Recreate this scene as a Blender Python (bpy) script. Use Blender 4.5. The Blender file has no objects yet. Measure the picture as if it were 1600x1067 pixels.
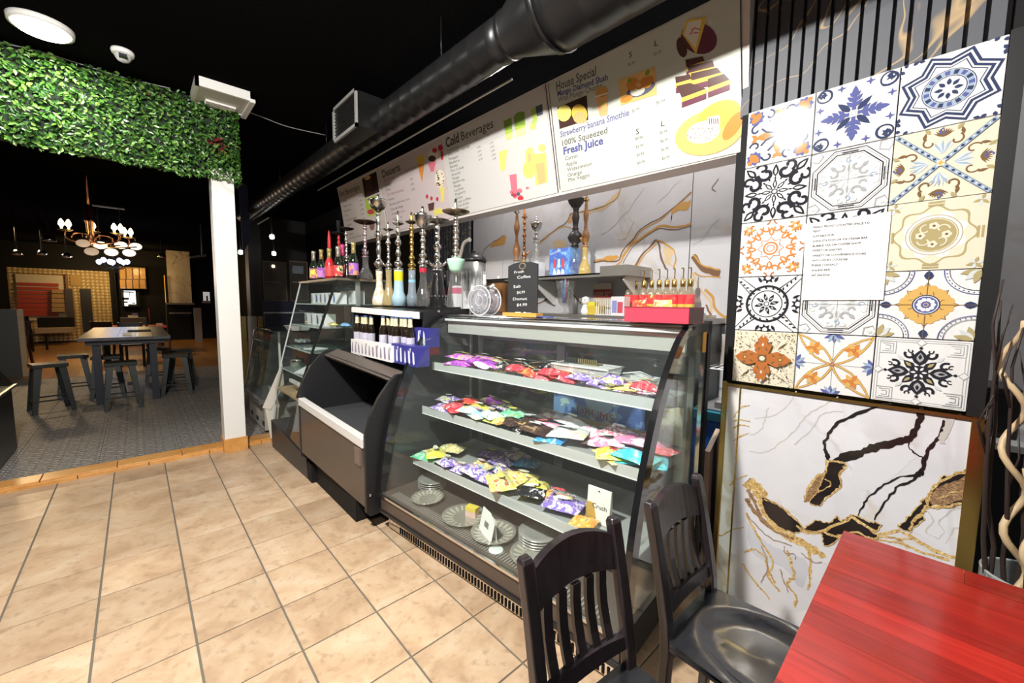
import bpy, bmesh, math, random
from mathutils import Vector, Matrix, noise as mnoise
rnd = random.Random(7)
PI = math.pi
S = bpy.context.scene
COL = S.collection
# ------------------------------------------------------------------ camera
FPX = 628.58; YAW = .7509; PITCH = -.0903; ROLL = .0129; EYE = Vector((0, 0, 1.4489))
_cy, _sy, _cp, _sp = math.cos(YAW), math.sin(YAW), math.cos(PITCH), math.sin(PITCH)
_f = Vector((_sy*_cp, _cy*_cp, _sp)); _r = Vector((_cy, -_sy, 0)); _u = _r.cross(_f)
RT = _r*math.cos(ROLL) + _u*math.sin(ROLL); UP = _u*math.cos(ROLL) - _r*math.sin(ROLL); FW = _f
cam = bpy.data.objects.new('camera', bpy.data.cameras.new('camera'))
cam.data.sensor_width = 36; cam.data.lens = FPX/1600*36; cam.data.clip_start = .02; cam.data.clip_end = 100
cam.matrix_world = Matrix(((RT.x, UP.x, -FW.x, 0), (RT.y, UP.y, -FW.y, 0), (RT.z, UP.z, -FW.z, EYE.z), (0, 0, 0, 1)))
COL.objects.link(cam); S.camera = cam
# ------------------------------------------------------------------ world, view, lamps' light
W = bpy.data.worlds.new('world'); S.world = W; W.use_nodes = True
W.node_tree.nodes['Background'].inputs[0].default_value = (.75, .85, 1, 1)
W.node_tree.nodes['Background'].inputs[1].default_value = .12
S.view_settings.view_transform = 'Standard'; S.view_settings.look = 'None'
S.view_settings.gamma = 1; S.view_settings.use_curve_mapping = False
S.view_settings.exposure = 0.42
S.cycles.use_denoising = True
S.cycles.max_bounces = 10; S.cycles.transparent_max_bounces = 24; S.cycles.glossy_bounces = 4
S.cycles.sample_clamp_indirect = 6
def light(name, kind, loc, power, size=.2, color=(1, 1, 1), rot=(0, 0, 0), spread=None):
    d = bpy.data.lights.new(name, kind); d.energy = power; d.color = color
    if kind == 'AREA':
        if isinstance(size, tuple): d.shape = 'RECTANGLE'; d.size, d.size_y = size
        else: d.shape = 'DISK'; d.size = size
        if spread: d.spread = spread
    elif kind == 'POINT': d.shadow_soft_size = size
    o = bpy.data.objects.new(name, d); o.location = loc; o.rotation_euler = rot; COL.objects.link(o); return o
LAMP_XY = [(-.36, 4.2), (-.36, 1.1), (-.9, -1.6)]
LAMP_W = [20, 80, 36]
for (x, y), w in zip(LAMP_XY, LAMP_W):
    light('ceiling_lamp_light', 'AREA', (x, y, 3.19), w, .26, (1, .96, .9))
light('ceiling_lamp_glow', 'POINT', (-.36, 1.1, 3.06), 320, .055, (1, .96, .9))
for y in (-.75, 1.15, 2.75): light('aisle_fill_light', 'AREA', (2.52, y, 3.2), 13, .2, (1, .97, .93))  # unseen fill lamps added over the aisle to brighten the rear marble wall
light('hall_spot_glow', 'AREA', (-1.9, 13.2, 2.9), 60, .4, (1, .70, .38))
light('storefront_daylight', 'AREA', (.4, -3.6, 1.7), 40, (4.5, 2.2), (.86, .93, 1), (math.radians(-90), 0, 0))
# ------------------------------------------------------------------ pixel helper: a point of the photograph at a known depth
def P(px, py, X=None, Y=None, Z=None):
    d = RT*((px-800)/FPX) - UP*((py-533.5)/FPX) + FW
    t = X/d.x if X is not None else Y/d.y if Y is not None else (Z-EYE.z)/d.z
    return EYE + d*t
def mpp(p): return (Vector(p)-EYE).dot(FW)/FPX      # metres per pixel there
# ------------------------------------------------------------------ materials
MATS = {}
def mat(name, color=(.5, .5, .5), rough=.5, metal=0, spec=.5, emit=0, ecol=None, coat=0, alpha=1):
    if name in MATS: return MATS[name]
    m = bpy.data.materials.new(name); m.use_nodes = True; b = m.node_tree.nodes['Principled BSDF']
    b.inputs['Base Color'].default_value = (*color, 1); b.inputs['Roughness'].default_value = rough
    b.inputs['Metallic'].default_value = metal; b.inputs['Specular IOR Level'].default_value = spec
    b.inputs['Coat Weight'].default_value = coat; b.inputs['Coat Roughness'].default_value = .05
    if emit: b.inputs['Emission Color'].default_value = (*(ecol or color), 1); b.inputs['Emission Strength'].default_value = emit
    MATS[name] = m; m.diffuse_color = (*color, 1); return m
class NT:
    def __init__(s, m): s.m = m; s.t = m.node_tree; s.b = s.t.nodes['Principled BSDF']
    def n(s, typ, **kw):
        n = s.t.nodes.new(typ)
        for k, v in kw.items():
            if k.startswith('_'): setattr(n, k[1:], v)
            else: n.inputs[k.replace('__', ' ')].default_value = v
        return n
    def l(s, a, b): s.t.links.new(a, b)
    def coord(s, kind='Object', scale=(1, 1, 1), loc=(0, 0, 0), rot=(0, 0, 0)):
        c = s.n('ShaderNodeTexCoord'); mp = s.n('ShaderNodeMapping')
        mp.inputs['Scale'].default_value = scale; mp.inputs['Location'].default_value = loc; mp.inputs['Rotation'].default_value = rot
        s.l(c.outputs[kind], mp.inputs[0]); return mp.outputs[0]
    def noise(s, vec, scale, detail=4, rough=.55, dist=0):
        n = s.n('ShaderNodeTexNoise'); n.inputs['Scale'].default_value = scale; n.inputs['Detail'].default_value = detail
        n.inputs['Roughness'].default_value = rough; n.inputs['Distortion'].default_value = dist
        if vec is not None: s.l(vec, n.inputs['Vector'])
        return n.outputs['Fac']
    def ramp(s, fac, stops, interp='LINEAR'):
        r = s.n('ShaderNodeValToRGB'); e = r.color_ramp; e.interpolation = interp
        while len(e.elements) < len(stops): e.elements.new(.5)
        for el, (p, c) in zip(e.elements, stops): el.position = p; el.color = (*c, 1) if len(c) == 3 else c
        s.l(fac, r.inputs[0]); return r.outputs[0]
    def mix(s, fac, a, b, mode='MIX'):
        n = s.n('ShaderNodeMix', _data_type='RGBA', _blend_type=mode)
        for i, v in ((0, fac), (6, a), (7, b)):
            if hasattr(v, 'node'): s.l(v, n.inputs[i])
            elif i == 0: n.inputs[0].default_value = v
            else: n.inputs[i].default_value = (*v, 1)
        return n.outputs[2]
    def math(s, op, a, b=0.0):
        n = s.n('ShaderNodeMath', _operation=op)
        for i, v in ((0, a), (1, b)):
            if hasattr(v, 'node'): s.l(v, n.inputs[i])
            else: n.inputs[i].default_value = v
        return n.outputs[0]
    def base(s, c): s.l(c, s.b.inputs['Base Color'])
    def bump(s, h, strength=.3, dist=.01):
        b = s.n('ShaderNodeBump'); b.inputs['Strength'].default_value = strength; b.inputs['Distance'].default_value = dist
        s.l(h, b.inputs['Height']); s.l(b.outputs[0], s.b.inputs['Normal'])
    def rnd(s):
        return s.n('ShaderNodeObjectInfo').outputs['Random']
def glass(name, tint=(.9, .97, .95), ref=.06, clear=.93, rough=.02):
    if name in MATS: return MATS[name]
    m = bpy.data.materials.new(name); m.use_nodes = True; t = m.node_tree; t.nodes.clear()
    o = t.nodes.new('ShaderNodeOutputMaterial'); tr = t.nodes.new('ShaderNodeBsdfTransparent'); gl = t.nodes.new('ShaderNodeBsdfGlossy')
    df = t.nodes.new('ShaderNodeBsdfDiffuse'); m1 = t.nodes.new('ShaderNodeMixShader'); m2 = t.nodes.new('ShaderNodeMixShader')
    lw = t.nodes.new('ShaderNodeLayerWeight'); lw.inputs[0].default_value = .35
    rp = t.nodes.new('ShaderNodeMapRange'); rp.inputs[3].default_value = ref; rp.inputs[4].default_value = .75
    t.links.new(lw.outputs['Facing'], rp.inputs[0])
    pw = t.nodes.new('ShaderNodeMath'); pw.operation = 'POWER'; pw.inputs[1].default_value = 2.5
    t.links.new(lw.outputs['Facing'], pw.inputs[0]); t.links.new(pw.outputs[0], rp.inputs[0])
    tr.inputs[0].default_value = (*tint, 1); gl.inputs['Roughness'].default_value = rough; df.inputs[0].default_value = (*tint, 1)
    m1.inputs[0].default_value = 1-clear
    t.links.new(tr.outputs[0], m1.inputs[1]); t.links.new(df.outputs[0], m1.inputs[2])
    t.links.new(rp.outputs[0], m2.inputs[0]); t.links.new(m1.outputs[0], m2.inputs[1]); t.links.new(gl.outputs[0], m2.inputs[2])
    t.links.new(m2.outputs[0], o.inputs[0]); MATS[name] = m; return m
# ------------------------------------------------------------------ mesh builder
class MB:
    def __init__(s): s.v = []; s.f = []; s.m = []; s.sm = []
    def add(s, vs, fs, m=0, smooth=False):
        o = len(s.v); s.v += [tuple(v) for v in vs]
        for f in fs: s.f.append(tuple(i+o for i in f)); s.m.append(m); s.sm.append(smooth)
        return s
    def box(s, x0, x1, y0, y1, z0, z1, m=0):
        x0, x1 = min(x0, x1), max(x0, x1); y0, y1 = min(y0, y1), max(y0, y1); z0, z1 = min(z0, z1), max(z0, z1)
        return s.add([(x0, y0, z0), (x1, y0, z0), (x1, y1, z0), (x0, y1, z0), (x0, y0, z1), (x1, y0, z1), (x1, y1, z1), (x0, y1, z1)],
                     [(0, 3, 2, 1), (4, 5, 6, 7), (0, 1, 5, 4), (1, 2, 6, 5), (2, 3, 7, 6), (3, 0, 4, 7)], m)
    def hexa(s, q0, q1, m=0):      # two quads -> solid
        return s.add(list(q0)+list(q1), [(0, 3, 2, 1), (4, 5, 6, 7), (0, 1, 5, 4), (1, 2, 6, 5), (2, 3, 7, 6), (3, 0, 4, 7)], m)
    def prism(s, poly, fn, t0, t1, m=0, smooth=False):
        n = len(poly); a = [fn(p[0], p[1], t0) for p in poly]; b = [fn(p[0], p[1], t1) for p in poly]
        s.add(a+b, [tuple(range(n))[::-1], tuple(range(n, 2*n))], m)
        return s.add(a+b, [(i, (i+1) % n, n+(i+1) % n, n+i) for i in range(n)], m, smooth)
    def lathe(s, prof, n=16, m=0, c=(0, 0, 0), smooth=True, caps=True):
        vs = []
        for r, z in prof:
            for k in range(n): a = 2*PI*k/n; vs.append((c[0]+r*math.cos(a), c[1]+r*math.sin(a), c[2]+z))
        fs = [(j*n+k, j*n+(k+1) % n, (j+1)*n+(k+1) % n, (j+1)*n+k) for j in range(len(prof)-1) for k in range(n)]
        s.add(vs, fs, m, smooth)
        if caps:
            o = len(s.v)-len(vs)
            for j, rev in ((0, True), (len(prof)-1, False)):
                if prof[j][0] > 1e-4:
                    idx = [o+j*n+k for k in range(n)]; s.f.append(tuple(idx[::-1] if rev else idx)); s.m.append(m); s.sm.append(False)
        return s
    def tube(s, path, r, n=8, m=0, caps=True):
        path = [Vector(p) for p in path]; rs = r if isinstance(r, (list, tuple)) else [r]*len(path)
        vs = []; up = None
        for i, p in enumerate(path):
            d = (path[min(i+1, len(path)-1)]-path[max(i-1, 0)])
            d = d.normalized() if d.length > 1e-9 else Vector((0, 0, 1))
            if up is None: up = d.orthogonal().normalized()
            up = (up - d*up.dot(d)); up = up.normalized() if up.length > 1e-6 else d.orthogonal().normalized()
            w = d.cross(up)
            for k in range(n): a = 2*PI*k/n; vs.append(p+(up*math.cos(a)+w*math.sin(a))*rs[i])
        L = len(path)
        fs = [(j*n+k, j*n+(k+1) % n, (j+1)*n+(k+1) % n, (j+1)*n+k) for j in range(L-1) for k in range(n)]
        s.add(vs, fs, m, True)
        if caps:
            o = len(s.v)-len(vs)
            s.f.append(tuple(o+k for k in range(n))[::-1]); s.f.append(tuple(o+(L-1)*n+k for k in range(n))); s.m += [m, m]; s.sm += [False, False]
        return s
    def bar(s, a, b, w, h, up=(0, 0, 1), m=0):      # rectangular bar from a to b
        a, b = Vector(a), Vector(b); d = (b-a).normalized(); up = Vector(up)
        sx = d.cross(up).normalized()*(w/2); sz = sx.normalized().cross(d).normalized()*(h/2)
        return s.hexa([a-sx-sz, a+sx-sz, a+sx+sz, a-sx+sz], [b-sx-sz, b+sx-sz, b+sx+sz, b-sx+sz], m)
    def xf(s, M):
        s.v = [tuple(M @ Vector(v)) for v in s.v]; return s
    def build(s, name, mats, parent=None, loc=None, rot=None, bevel=0, local=False):
        me = bpy.data.meshes.new(name); me.from_pydata(s.v, [], s.f)
        for m in (mats if isinstance(mats, (list, tuple)) else [mats]): me.materials.append(m)
        if s.f:
            me.polygons.foreach_set('material_index', s.m); me.polygons.foreach_set('use_smooth', s.sm)
        bm = bmesh.new(); bm.from_mesh(me); bmesh.ops.recalc_face_normals(bm, faces=bm.faces); bm.to_mesh(me); bm.free()
        return link(name, me, parent, loc, rot, bevel)
def link(name, me, parent=None, loc=None, rot=None, bevel=0):
    o = bpy.data.objects.new(name, me); COL.objects.link(o)
    if parent is not None: o.parent = parent
    if loc is not None: o.location = loc
    if rot is not None: o.rotation_euler = rot
    if bevel:
        b = o.modifiers.new('soft_edge', 'BEVEL'); b.width = bevel; b.segments = 2; b.limit_method = 'ANGLE'
    return o
def sm_poly(o): 
    for p in o.data.polygons: p.use_smooth = True
def tag(o, label=None, cat=None, group=None, kind=None):
    if label: o['label'] = label
    if cat: o['category'] = cat
    if group: o['group'] = group
    if kind: o['kind'] = kind
    return o
def thing(name, label, cat, loc=(0, 0, 0), rotz=0, group=None):
    o = bpy.data.objects.new(name, None); COL.objects.link(o); o.empty_display_size = .05
    o.location = loc; o.rotation_euler = (0, 0, rotz); return tag(o, label, cat, group)
def struct(o): o['kind'] = 'structure'; return o
def kids(o): return [c for c in bpy.data.objects if c.parent == o]
def dup(root, loc, rotz=None, label=None, group=None):
    r = root.copy(); COL.objects.link(r); r.location = loc
    if rotz is not None: r.rotation_euler = (0, 0, rotz)
    if label: r['label'] = label
    if group: r['group'] = group
    for c in kids(root):
        d = c.copy(); COL.objects.link(d); d.parent = r
        for g in kids(c): h = g.copy(); COL.objects.link(h); h.parent = d
    return r
# ------------------------------------------------------------------ flat print: writing and shapes on a plane
_tc = {}
def text2d(s, bold=0):
    k = (s, bold)
    if k in _tc: return _tc[k]
    c = bpy.data.curves.new('t', 'FONT'); c.body = s; c.size = 1; c.offset = bold; c.resolution_u = 2
    o = bpy.data.objects.new('t', c); COL.objects.link(o)
    dg = bpy.context.evaluated_depsgraph_get(); me = bpy.data.meshes.new_from_object(o.evaluated_get(dg))
    vs = [(v.co.x, v.co.y) for v in me.vertices]; fs = [tuple(p.vertices) for p in me.polygons]
    bpy.data.objects.remove(o); bpy.data.curves.remove(c); bpy.data.meshes.remove(me)
    _tc[k] = (vs, fs); return _tc[k]
def put_text(mb, s, a, b, up, h, m=0, off=(0, 0, 0), bold=0):
    """write s along the baseline a->b; h = capital height (m); up = direction of the letters"""
    vs, fs = text2d(s, bold)
    if not vs: return
    w = max(v[0] for v in vs)-min(v[0] for v in vs); x0 = min(v[0] for v in vs)
    a, b, up, off = Vector(a), Vector(b), Vector(up).normalized(), Vector(off)
    d = (b-a)
    mb.add([a+off+d*((x-x0)/w)+up*(y/.72*h) for x, y in vs], fs, m)
def ribbon(mb, pts, ws, nrm, m=0, off=0):
    """flat strip following pts (Vectors) of width ws on a plane with normal nrm"""
    pts = [Vector(p) for p in pts]; nrm = Vector(nrm).normalized(); vs = []
    if not isinstance(ws, (list, tuple)): ws = [ws]*len(pts)
    for i, p in enumerate(pts):
        d = (pts[min(i+1, len(pts)-1)]-pts[max(i-1, 0)]).normalized(); s = nrm.cross(d)*(ws[i]/2)
        vs += [p+s+nrm*off, p-s+nrm*off]
    mb.add(vs, [(2*i, 2*i+1, 2*i+3, 2*i+2) for i in range(len(pts)-1)], m)
def smooth_path(pts, k=4):
    pts = [Vector(p) for p in pts]; out = []
    for i in range(len(pts)-1):
        p0, p1, p2, p3 = pts[max(i-1, 0)], pts[i], pts[i+1], pts[min(i+2, len(pts)-1)]
        for j in range(k):
            t = j/k
            out.append(.5*((2*p1)+(p2-p0)*t+(2*p0-5*p1+4*p2-p3)*t*t+(3*p1-p0-3*p2+p3)*t**3))
    return out+[pts[-1]]
# ================================================================== shared materials
black = mat('black_plastic', (.012, .012, .013), .35)
blackm = mat('black_matte', (.010, .010, .011), .7, spec=.2)
chrome = mat('chrome', (.72, .72, .72), .12, 1)
steel = mat('brushed_steel', (.55, .55, .54), .3, 1)
silver = mat('aged_silver', (.62, .60, .55), .22, 1)
brass = mat('brass', (.62, .43, .14), .25, 1)
copper = mat('copper', (.55, .25, .12), .25, 1)
white = mat('white_paint', (.85, .85, .83), .4)
cream = mat('cream_paper', (.80, .74, .58), .6)
grey = mat('grey_plastic', (.25, .25, .26), .5)
lgrey = mat('light_grey', (.55, .56, .57), .5)
red = mat('red_gloss', (.55, .02, .03), .3)
G = glass('clear_glass')
GD = glass('case_glass', (.91, .96, .945), .045, .985)
GS = glass('shelf_glass', (.86, .93, .91), .12, .80)
GT = glass('tinted_glass', (.35, .40, .38), .10, .96)
GP = glass('smooth_vase_glass', (.95, .96, .95), .12, .95)

def marble(name, base=(.80, .80, .82), gold=(.50, .27, .07), dark=(.05, .035, .03), sc=1.0, rot=(.5, .3, .9), amt=1.0, rough=.12, coord='Object'):
    m = mat(name, base, rough); t = NT(m)
    v = t.coord(coord, (sc, sc, sc), (rnd.random()*9, rnd.random()*9, rnd.random()*9), rot)
    w = t.n('ShaderNodeTexNoise'); w.inputs['Scale'].default_value = 1.3; w.inputs['Detail'].default_value = 5; t.l(v, w.inputs[0])
    mx = t.n('ShaderNodeVectorMath', _operation='MULTIPLY_ADD'); t.l(w.outputs['Color'], mx.inputs[0]); mx.inputs[1].default_value = (.9, .9, .9); t.l(v, mx.inputs[2])
    st = t.n('ShaderNodeMapping'); st.inputs['Scale'].default_value = (1.0, .28, .45); t.l(mx.outputs[0], st.inputs[0])
    n1 = t.noise(st.outputs[0], 1.9, 3, .5); n2 = t.noise(st.outputs[0], 3.1, 4, .6)
    a1 = t.math('ABSOLUTE', t.math('SUBTRACT', n1, .5)); a2 = t.math('ABSOLUTE', t.math('SUBTRACT', n2, .47))
    big = t.noise(v, .9, 2)
    g1 = t.ramp(a1, [(0, (1, 1, 1)), (.008, (.85, .85, .85)), (.028, (0, 0, 0))])
    g2 = t.ramp(a2, [(0, (.8, .8, .8)), (.005, (.5, .5, .5)), (.014, (0, 0, 0))])
    mask = t.ramp(big, [(.40, (0, 0, 0)), (.58, (1, 1, 1))])
    cloud = t.ramp(t.noise(st.outputs[0], 1.2, 5), [(.35, tuple(c*.80 for c in base)), (.6, base)])
    vc = t.mix(t.ramp(t.noise(v, 6, 3), [(.42, (0, 0, 0)), (.6, (1, 1, 1))]), gold, dark)
    f1 = t.math('MULTIPLY', t.math('MULTIPLY', g1, mask), amt); f2 = t.math('MULTIPLY', g2, .55*amt)
    c = t.mix(f2, cloud, tuple(.5*(a+b) for a, b in zip(gold, base))); c = t.mix(f1, c, vc)
    t.base(c); return m
marble_back = marble('gold_vein_marble', (.50, .50, .525), gold=(.48, .40, .32), dark=(.30, .27, .24), sc=1.3, amt=.45)
marble_strip = marble('pale_marble_strip', (.80, .79, .77), gold=(.62, .48, .25), dark=(.5, .4, .25), sc=2.2)
marble_panel = marble('white_marble_panel', (.70, .70, .745), gold=(.55, .42, .2), dark=(.25, .2, .15), sc=1.6, amt=.35)
def tiled(name, c1, c2, c3, sc, rough=.35, var=.25, bump=.15):
    m = mat(name, c1, rough); t = NT(m); v = t.coord('Object'); r = t.rnd()
    ad = t.n('ShaderNodeVectorMath', _operation='ADD'); cb = t.n('ShaderNodeCombineXYZ')
    for i in range(3): t.l(t.math('MULTIPLY', r, 37.0+i*11), cb.inputs[i])
    t.l(v, ad.inputs[0]); t.l(cb.outputs[0], ad.inputs[1])
    n = t.noise(ad.outputs[0], sc, 6, .62, .6); n2 = t.noise(ad.outputs[0], sc*4.5, 5, .6)
    c = t.ramp(n, [(.30, c1), (.5, c2), (.68, c3)])
    c = t.mix(t.ramp(n2, [(.30, (.55, .55, .55)), (.46, (0, 0, 0))]), c, tuple(x*.72 for x in c1))
    hs = t.n('ShaderNodeHueSaturation'); t.l(t.math('ADD', 1-var/2, t.math('MULTIPLY', r, var)), hs.inputs['Value']); t.l(c, hs.inputs['Color'])
    t.base(hs.outputs[0]); t.bump(n2, bump, .004); return m
floor_tile_m = tiled('beige_stone_tile', (.37, .245, .15), (.49, .345, .22), (.56, .43, .30), 5)
orange_tile_m = tiled('orange_clay_tile', (.58, .26, .06), (.66, .32, .09), (.70, .38, .13), 6, .3, .12, .05)
grout_m = mat('grey_grout', (.13, .115, .09), .9)
def arabesque():
    m = mat('patterned_grey_tile', (.2, .2, .2), .55); t = NT(m); v = t.coord('Object', (1/.1375, 1/.1375, 1), (.5, .5, 0))
    fr = t.n('ShaderNodeVectorMath', _operation='FRACTION'); t.l(v, fr.inputs[0])
    sb = t.n('ShaderNodeVectorMath', _operation='SUBTRACT'); t.l(fr.outputs[0], sb.inputs[0]); sb.inputs[1].default_value = (.5, .5, 0)
    sp = t.n('ShaderNodeSeparateXYZ'); t.l(sb.outputs[0], sp.inputs[0])
    ax = t.math('ABSOLUTE', sp.outputs[0]); ay = t.math('ABSOLUTE', sp.outputs[1])
    d1 = t.math('ADD', ax, ay); d2 = t.math('MAXIMUM', ax, ay); pr = t.math('MULTIPLY', t.math('MULTIPLY', ax, ay), 22)
    k = t.math('SINE', t.math('ADD', t.math('MULTIPLY', d1, 15), pr))
    f = t.ramp(k, [(.42, (0, 0, 0)), (.55, (1, 1, 1))])
    c = t.mix(f, (.10, .095, .09), (.50, .48, .45)); n = t.noise(t.coord('Object'), 30, 4)
    c = t.mix(t.ramp(n, [(.35, (.7, .7, .7)), (.6, (0, 0, 0))]), c, (.14, .13, .12)); t.base(c); return m
arab_m = arabesque()
def wood(name, c1, c2, rough=.3, sc=(3, 40, 40), var=.2, coat=.2):
    m = mat(name, c1, rough, coat=coat); t = NT(m); v = t.coord('Object', sc); r = t.rnd()
    n = t.noise(v, 1.0, 5, .6, 1.2); c = t.ramp(n, [(.3, c1), (.7, c2)])
    hs = t.n('ShaderNodeHueSaturation'); t.l(t.math('ADD', 1-var/2, t.math('MULTIPLY', r, var)), hs.inputs['Value']); t.l(c, hs.inputs['Color']); t.base(hs.outputs[0]); return m
darkwood = wood('espresso_wood', (.010, .0075, .009), (.024, .017, .020), .3, (30, 30, 4))
redwood = wood('red_stained_wood', (.19, .006, .004), (.31, .014, .008), .2, (40, 3, 40), .6, .12)
plankwood = wood('orange_floor_wood', (.30, .13, .035), (.42, .20, .06), .4, (14, 1.0, 1), .3)
palewood = wood('pale_wood', (.50, .34, .18), (.62, .45, .27), .5)
def ceil_mat():
    m = mat('black_ceiling_paint', (.006, .006, .0065), .9, spec=0); t = NT(m); t.bump(t.noise(t.coord('Object'), 60, 3), .5, .006); return m
ceil_m = ceil_mat()
# black slats with thin gold marbling
def slat_mat():
    m = mat('black_marble_laminate', (.05, .055, .065), .5, spec=.3); t = NT(m); v = t.coord('Object', (1, 1, 1), (0, 0, 0), (.62, 0, 0))
    w = t.n('ShaderNodeTexNoise'); w.inputs['Scale'].default_value = 2.2; t.l(v, w.inputs[0])
    mx = t.n('ShaderNodeVectorMath', _operation='MULTIPLY_ADD'); t.l(w.outputs['Color'], mx.inputs[0]); mx.inputs[1].default_value = (.5, .5, .5); t.l(v, mx.inputs[2])
    st = t.n('ShaderNodeMapping'); st.inputs['Scale'].default_value = (1, 1.6, 7); t.l(mx.outputs[0], st.inputs[0])
    n = t.math('ABSOLUTE', t.math('SUBTRACT', t.noise(st.outputs[0], 1.0, 2), .5))
    f = t.ramp(n, [(0, (1, 1, 1)), (.006, (.6, .6, .6)), (.012, (0, 0, 0))])
    t.base(t.mix(f, (.085, .09, .105), (.42, .30, .16))); return m
slat_m = slat_mat()

# ================================================================== the setting
CEIL = 3.25; WX = 2.9; TP = 2.10          # ceiling height, rear wall, tiled partition plane
fl = struct(MB().box(-5, 3.4, -4.2, 4.70, -.10, -.004).build('floor', grout_m))
x_of = lambda i: -.525+.3204*(i-1)
tile_me = None
for i in range(-4, 9):
    for j in range(-3, 11):
        x0, x1 = x_of(i), x_of(i+1); y1 = (11.2225-j)*.33
        mb = MB()
        if tile_me is None:
            o = MB().box(.004, .3164, .0035, .3265, -.012, 0).build('tile', floor_tile_m, fl, bevel=.0015); tile_me = o.data
        else:
            o = link('tile', tile_me, fl, bevel=.0015)
        o.location = (x0, y1-.33, rnd.uniform(-.0006, .0006))
# far room floor: big patterned tiles, then orange planks
fl2 = struct(MB().box(-6, 6, 4.82, 26, -.05, .016).build('floor', grout_m))
pt = None
for i in range(-4, 4):
    for j in range(11):
        if pt is None: o = MB().box(.003, .547, .003, .547, -.01, .02).build('tile', arab_m, fl2); pt = o.data
        else: o = link('tile', pt, fl2)
        o.location = (.237+.55*i, 4.87+.55*j, 0)
pl = None
for i in range(-16, 16):
    if pl is None: o = MB().box(.002, .298, 0, 15.0, .0, .02).build('plank', plankwood, fl2); pl = o.data
    else: o = link('plank', pl, fl2)
    o.location = (.3*i, 10.95, 0)
# step of orange tiles between the rooms
st = struct(MB().box(-5, 3.2, 4.70, 4.86, -.05, .03).build('trim_1', grout_m))
for k in range(-7, 6):
    x = .245+k*.43
    MB().box(x, x+.425, 4.685, 4.868, .028, .045).build('tile', orange_tile_m, st, bevel=.003)
    MB().box(x+.20, x+.625, 4.680, 4.70, -.02, .030).build('tile', orange_tile_m, st, bevel=.003)
struct(MB().box(-6, 6, -4.2, 26, CEIL, CEIL+.1).build('ceiling', ceil_m))
# walls
wb = struct(MB().box(WX, WX+.15, -4.2, 26, 0, CEIL).build('wall_back', blackm))
pw = [(3.77, 3.26), (3.255, 1.268), (1.262, .045), (.04, -1.18), (-1.185, -2.4)]
for a, b in pw:
    MB().box(WX-.012, WX-.001, b, a, .02, CEIL-.02).build('panel', marble_back, wb)
for k in range(16):      # black upright slats on the rear wall past the marble
    y = 3.83+k*.062
    MB().box(WX-.03, WX-.001, y, y+.038, 0, CEIL).build('slat', slat_m, wb)
struct(MB().box(-5.1, -5, -4.2, 26, 0, CEIL).build('wall_left', blackm))
wf = struct(MB().box(-5, -2.2, -4.3, -4.2, 0, CEIL).box(2.9, 3.4, -4.3, -4.2, 0, CEIL).box(-2.2, 2.9, -4.3, -4.2, 0, .5).box(-2.2, 2.9, -4.3, -4.2, 2.9, CEIL).build('wall_front', blackm))
wn = struct(MB().box(-2.2, 2.9, -4.27, -4.25, .5, 2.9).build('window_1', G))
fr = MB()
for x in (-2.17, -.5, 1.2, 2.87): fr.box(x-.03, x+.03, -4.30, -4.22, .5, 2.9)
fr.build('window_frame', blackm, wn)
struct(MB().box(-6, 6, 25.4, 25.5, 0, CEIL).build('wall_far', blackm))
# header beam over the step, with the leaf hedge hung on it
struct(MB().box(-5, .74, 4.68, 4.90, 2.62, CEIL).build('trim_2', blackm))
# column
colm = struct(MB().box(.556, .728, 4.60, 4.77, .13, 2.66).build('trim_3', white, bevel=.004))
MB().box(.546, .738, 4.588, 4.60, 0.0, .131).box(.546, .556, 4.60, 4.78, 0, .131).box(.728, .738, 4.60, 4.78, 0, .131).box(.556, .728, 4.60, 4.77, 0, .131).build('tile', orange_tile_m, colm)
# ------------------------------------------------------------------ partition carrying the slats and tiles
pa = struct(MB().box(TP+.035, TP+.12, -.118, .735, 0, CEIL).build('wall_right', blackm))
y = .715; k = 0
while y > -.075:
    MB().box(TP-.004, TP+.034, y-.0345, y, 2.325, CEIL-.01).build('slat', slat_m, pa)
    MB().box(TP+.022, TP+.034, y-.0460, y-.0350, 2.325, CEIL-.01).build('slat', slat_m, pa)
    y -= .0465
MB().box(TP-.02, TP+.036, .676, .70, 1.09, 2.325).build('frame_strip', blackm, pa)
MB().box(TP-.03, TP+.036, -.115, -.076, 1.09, 2.335).build('frame_strip', black, pa)
MB().box(TP-.004, TP+.036, -.076, .676, 1.09, 2.33).build('backing_board', blackm, pa)

# printed veins of the marble panels on the rear wall
VW = [mat('wall_vein_ochre', (.46, .25, .07), .15), mat('wall_vein_brown', (.17, .10, .06), .15), mat('wall_vein_grey', (.36, .35, .35), .15), mat('wall_vein_sand', (.52, .40, .24), .15)]
vmb = MB(); vk = [0]; NXW = Vector((-1, 0, 0))
def WV(x, y): return P(680+x/3.234, 260+y/3.234, X=WX-.0125)
def wvein(pts, w, m):
    vk[0] += 1; pp = smooth_path([WV(*p) for p in pts], 5); n = len(pp)
    ws = [(w[0]*(1-i/(n-1))+w[1]*i/(n-1))*.0014*(1+.5*mnoise.noise(p*18)) for i, p in enumerate(pp)]
    pp = [p+Vector((0, .012*mnoise.noise(p*14), .012*mnoise.noise(p*14+Vector((5, 0, 0))))) for p in pp]
    ribbon(vmb, pp, ws, NXW, m, .0004+.00003*vk[0])
def wblob(pts, m):
    vk[0] += 1; pp = smooth_path([WV(*p) for p in pts+pts[:1]], 5)[:-1]
    pp = [p+Vector((0, .022*mnoise.noise(p*17), .022*mnoise.noise(p*17+Vector((5, 0, 0)))))+NXW*(.0004+.00003*vk[0]) for p in pp]
    vmb.add(pp, [tuple(range(len(pp)))], m)
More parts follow.
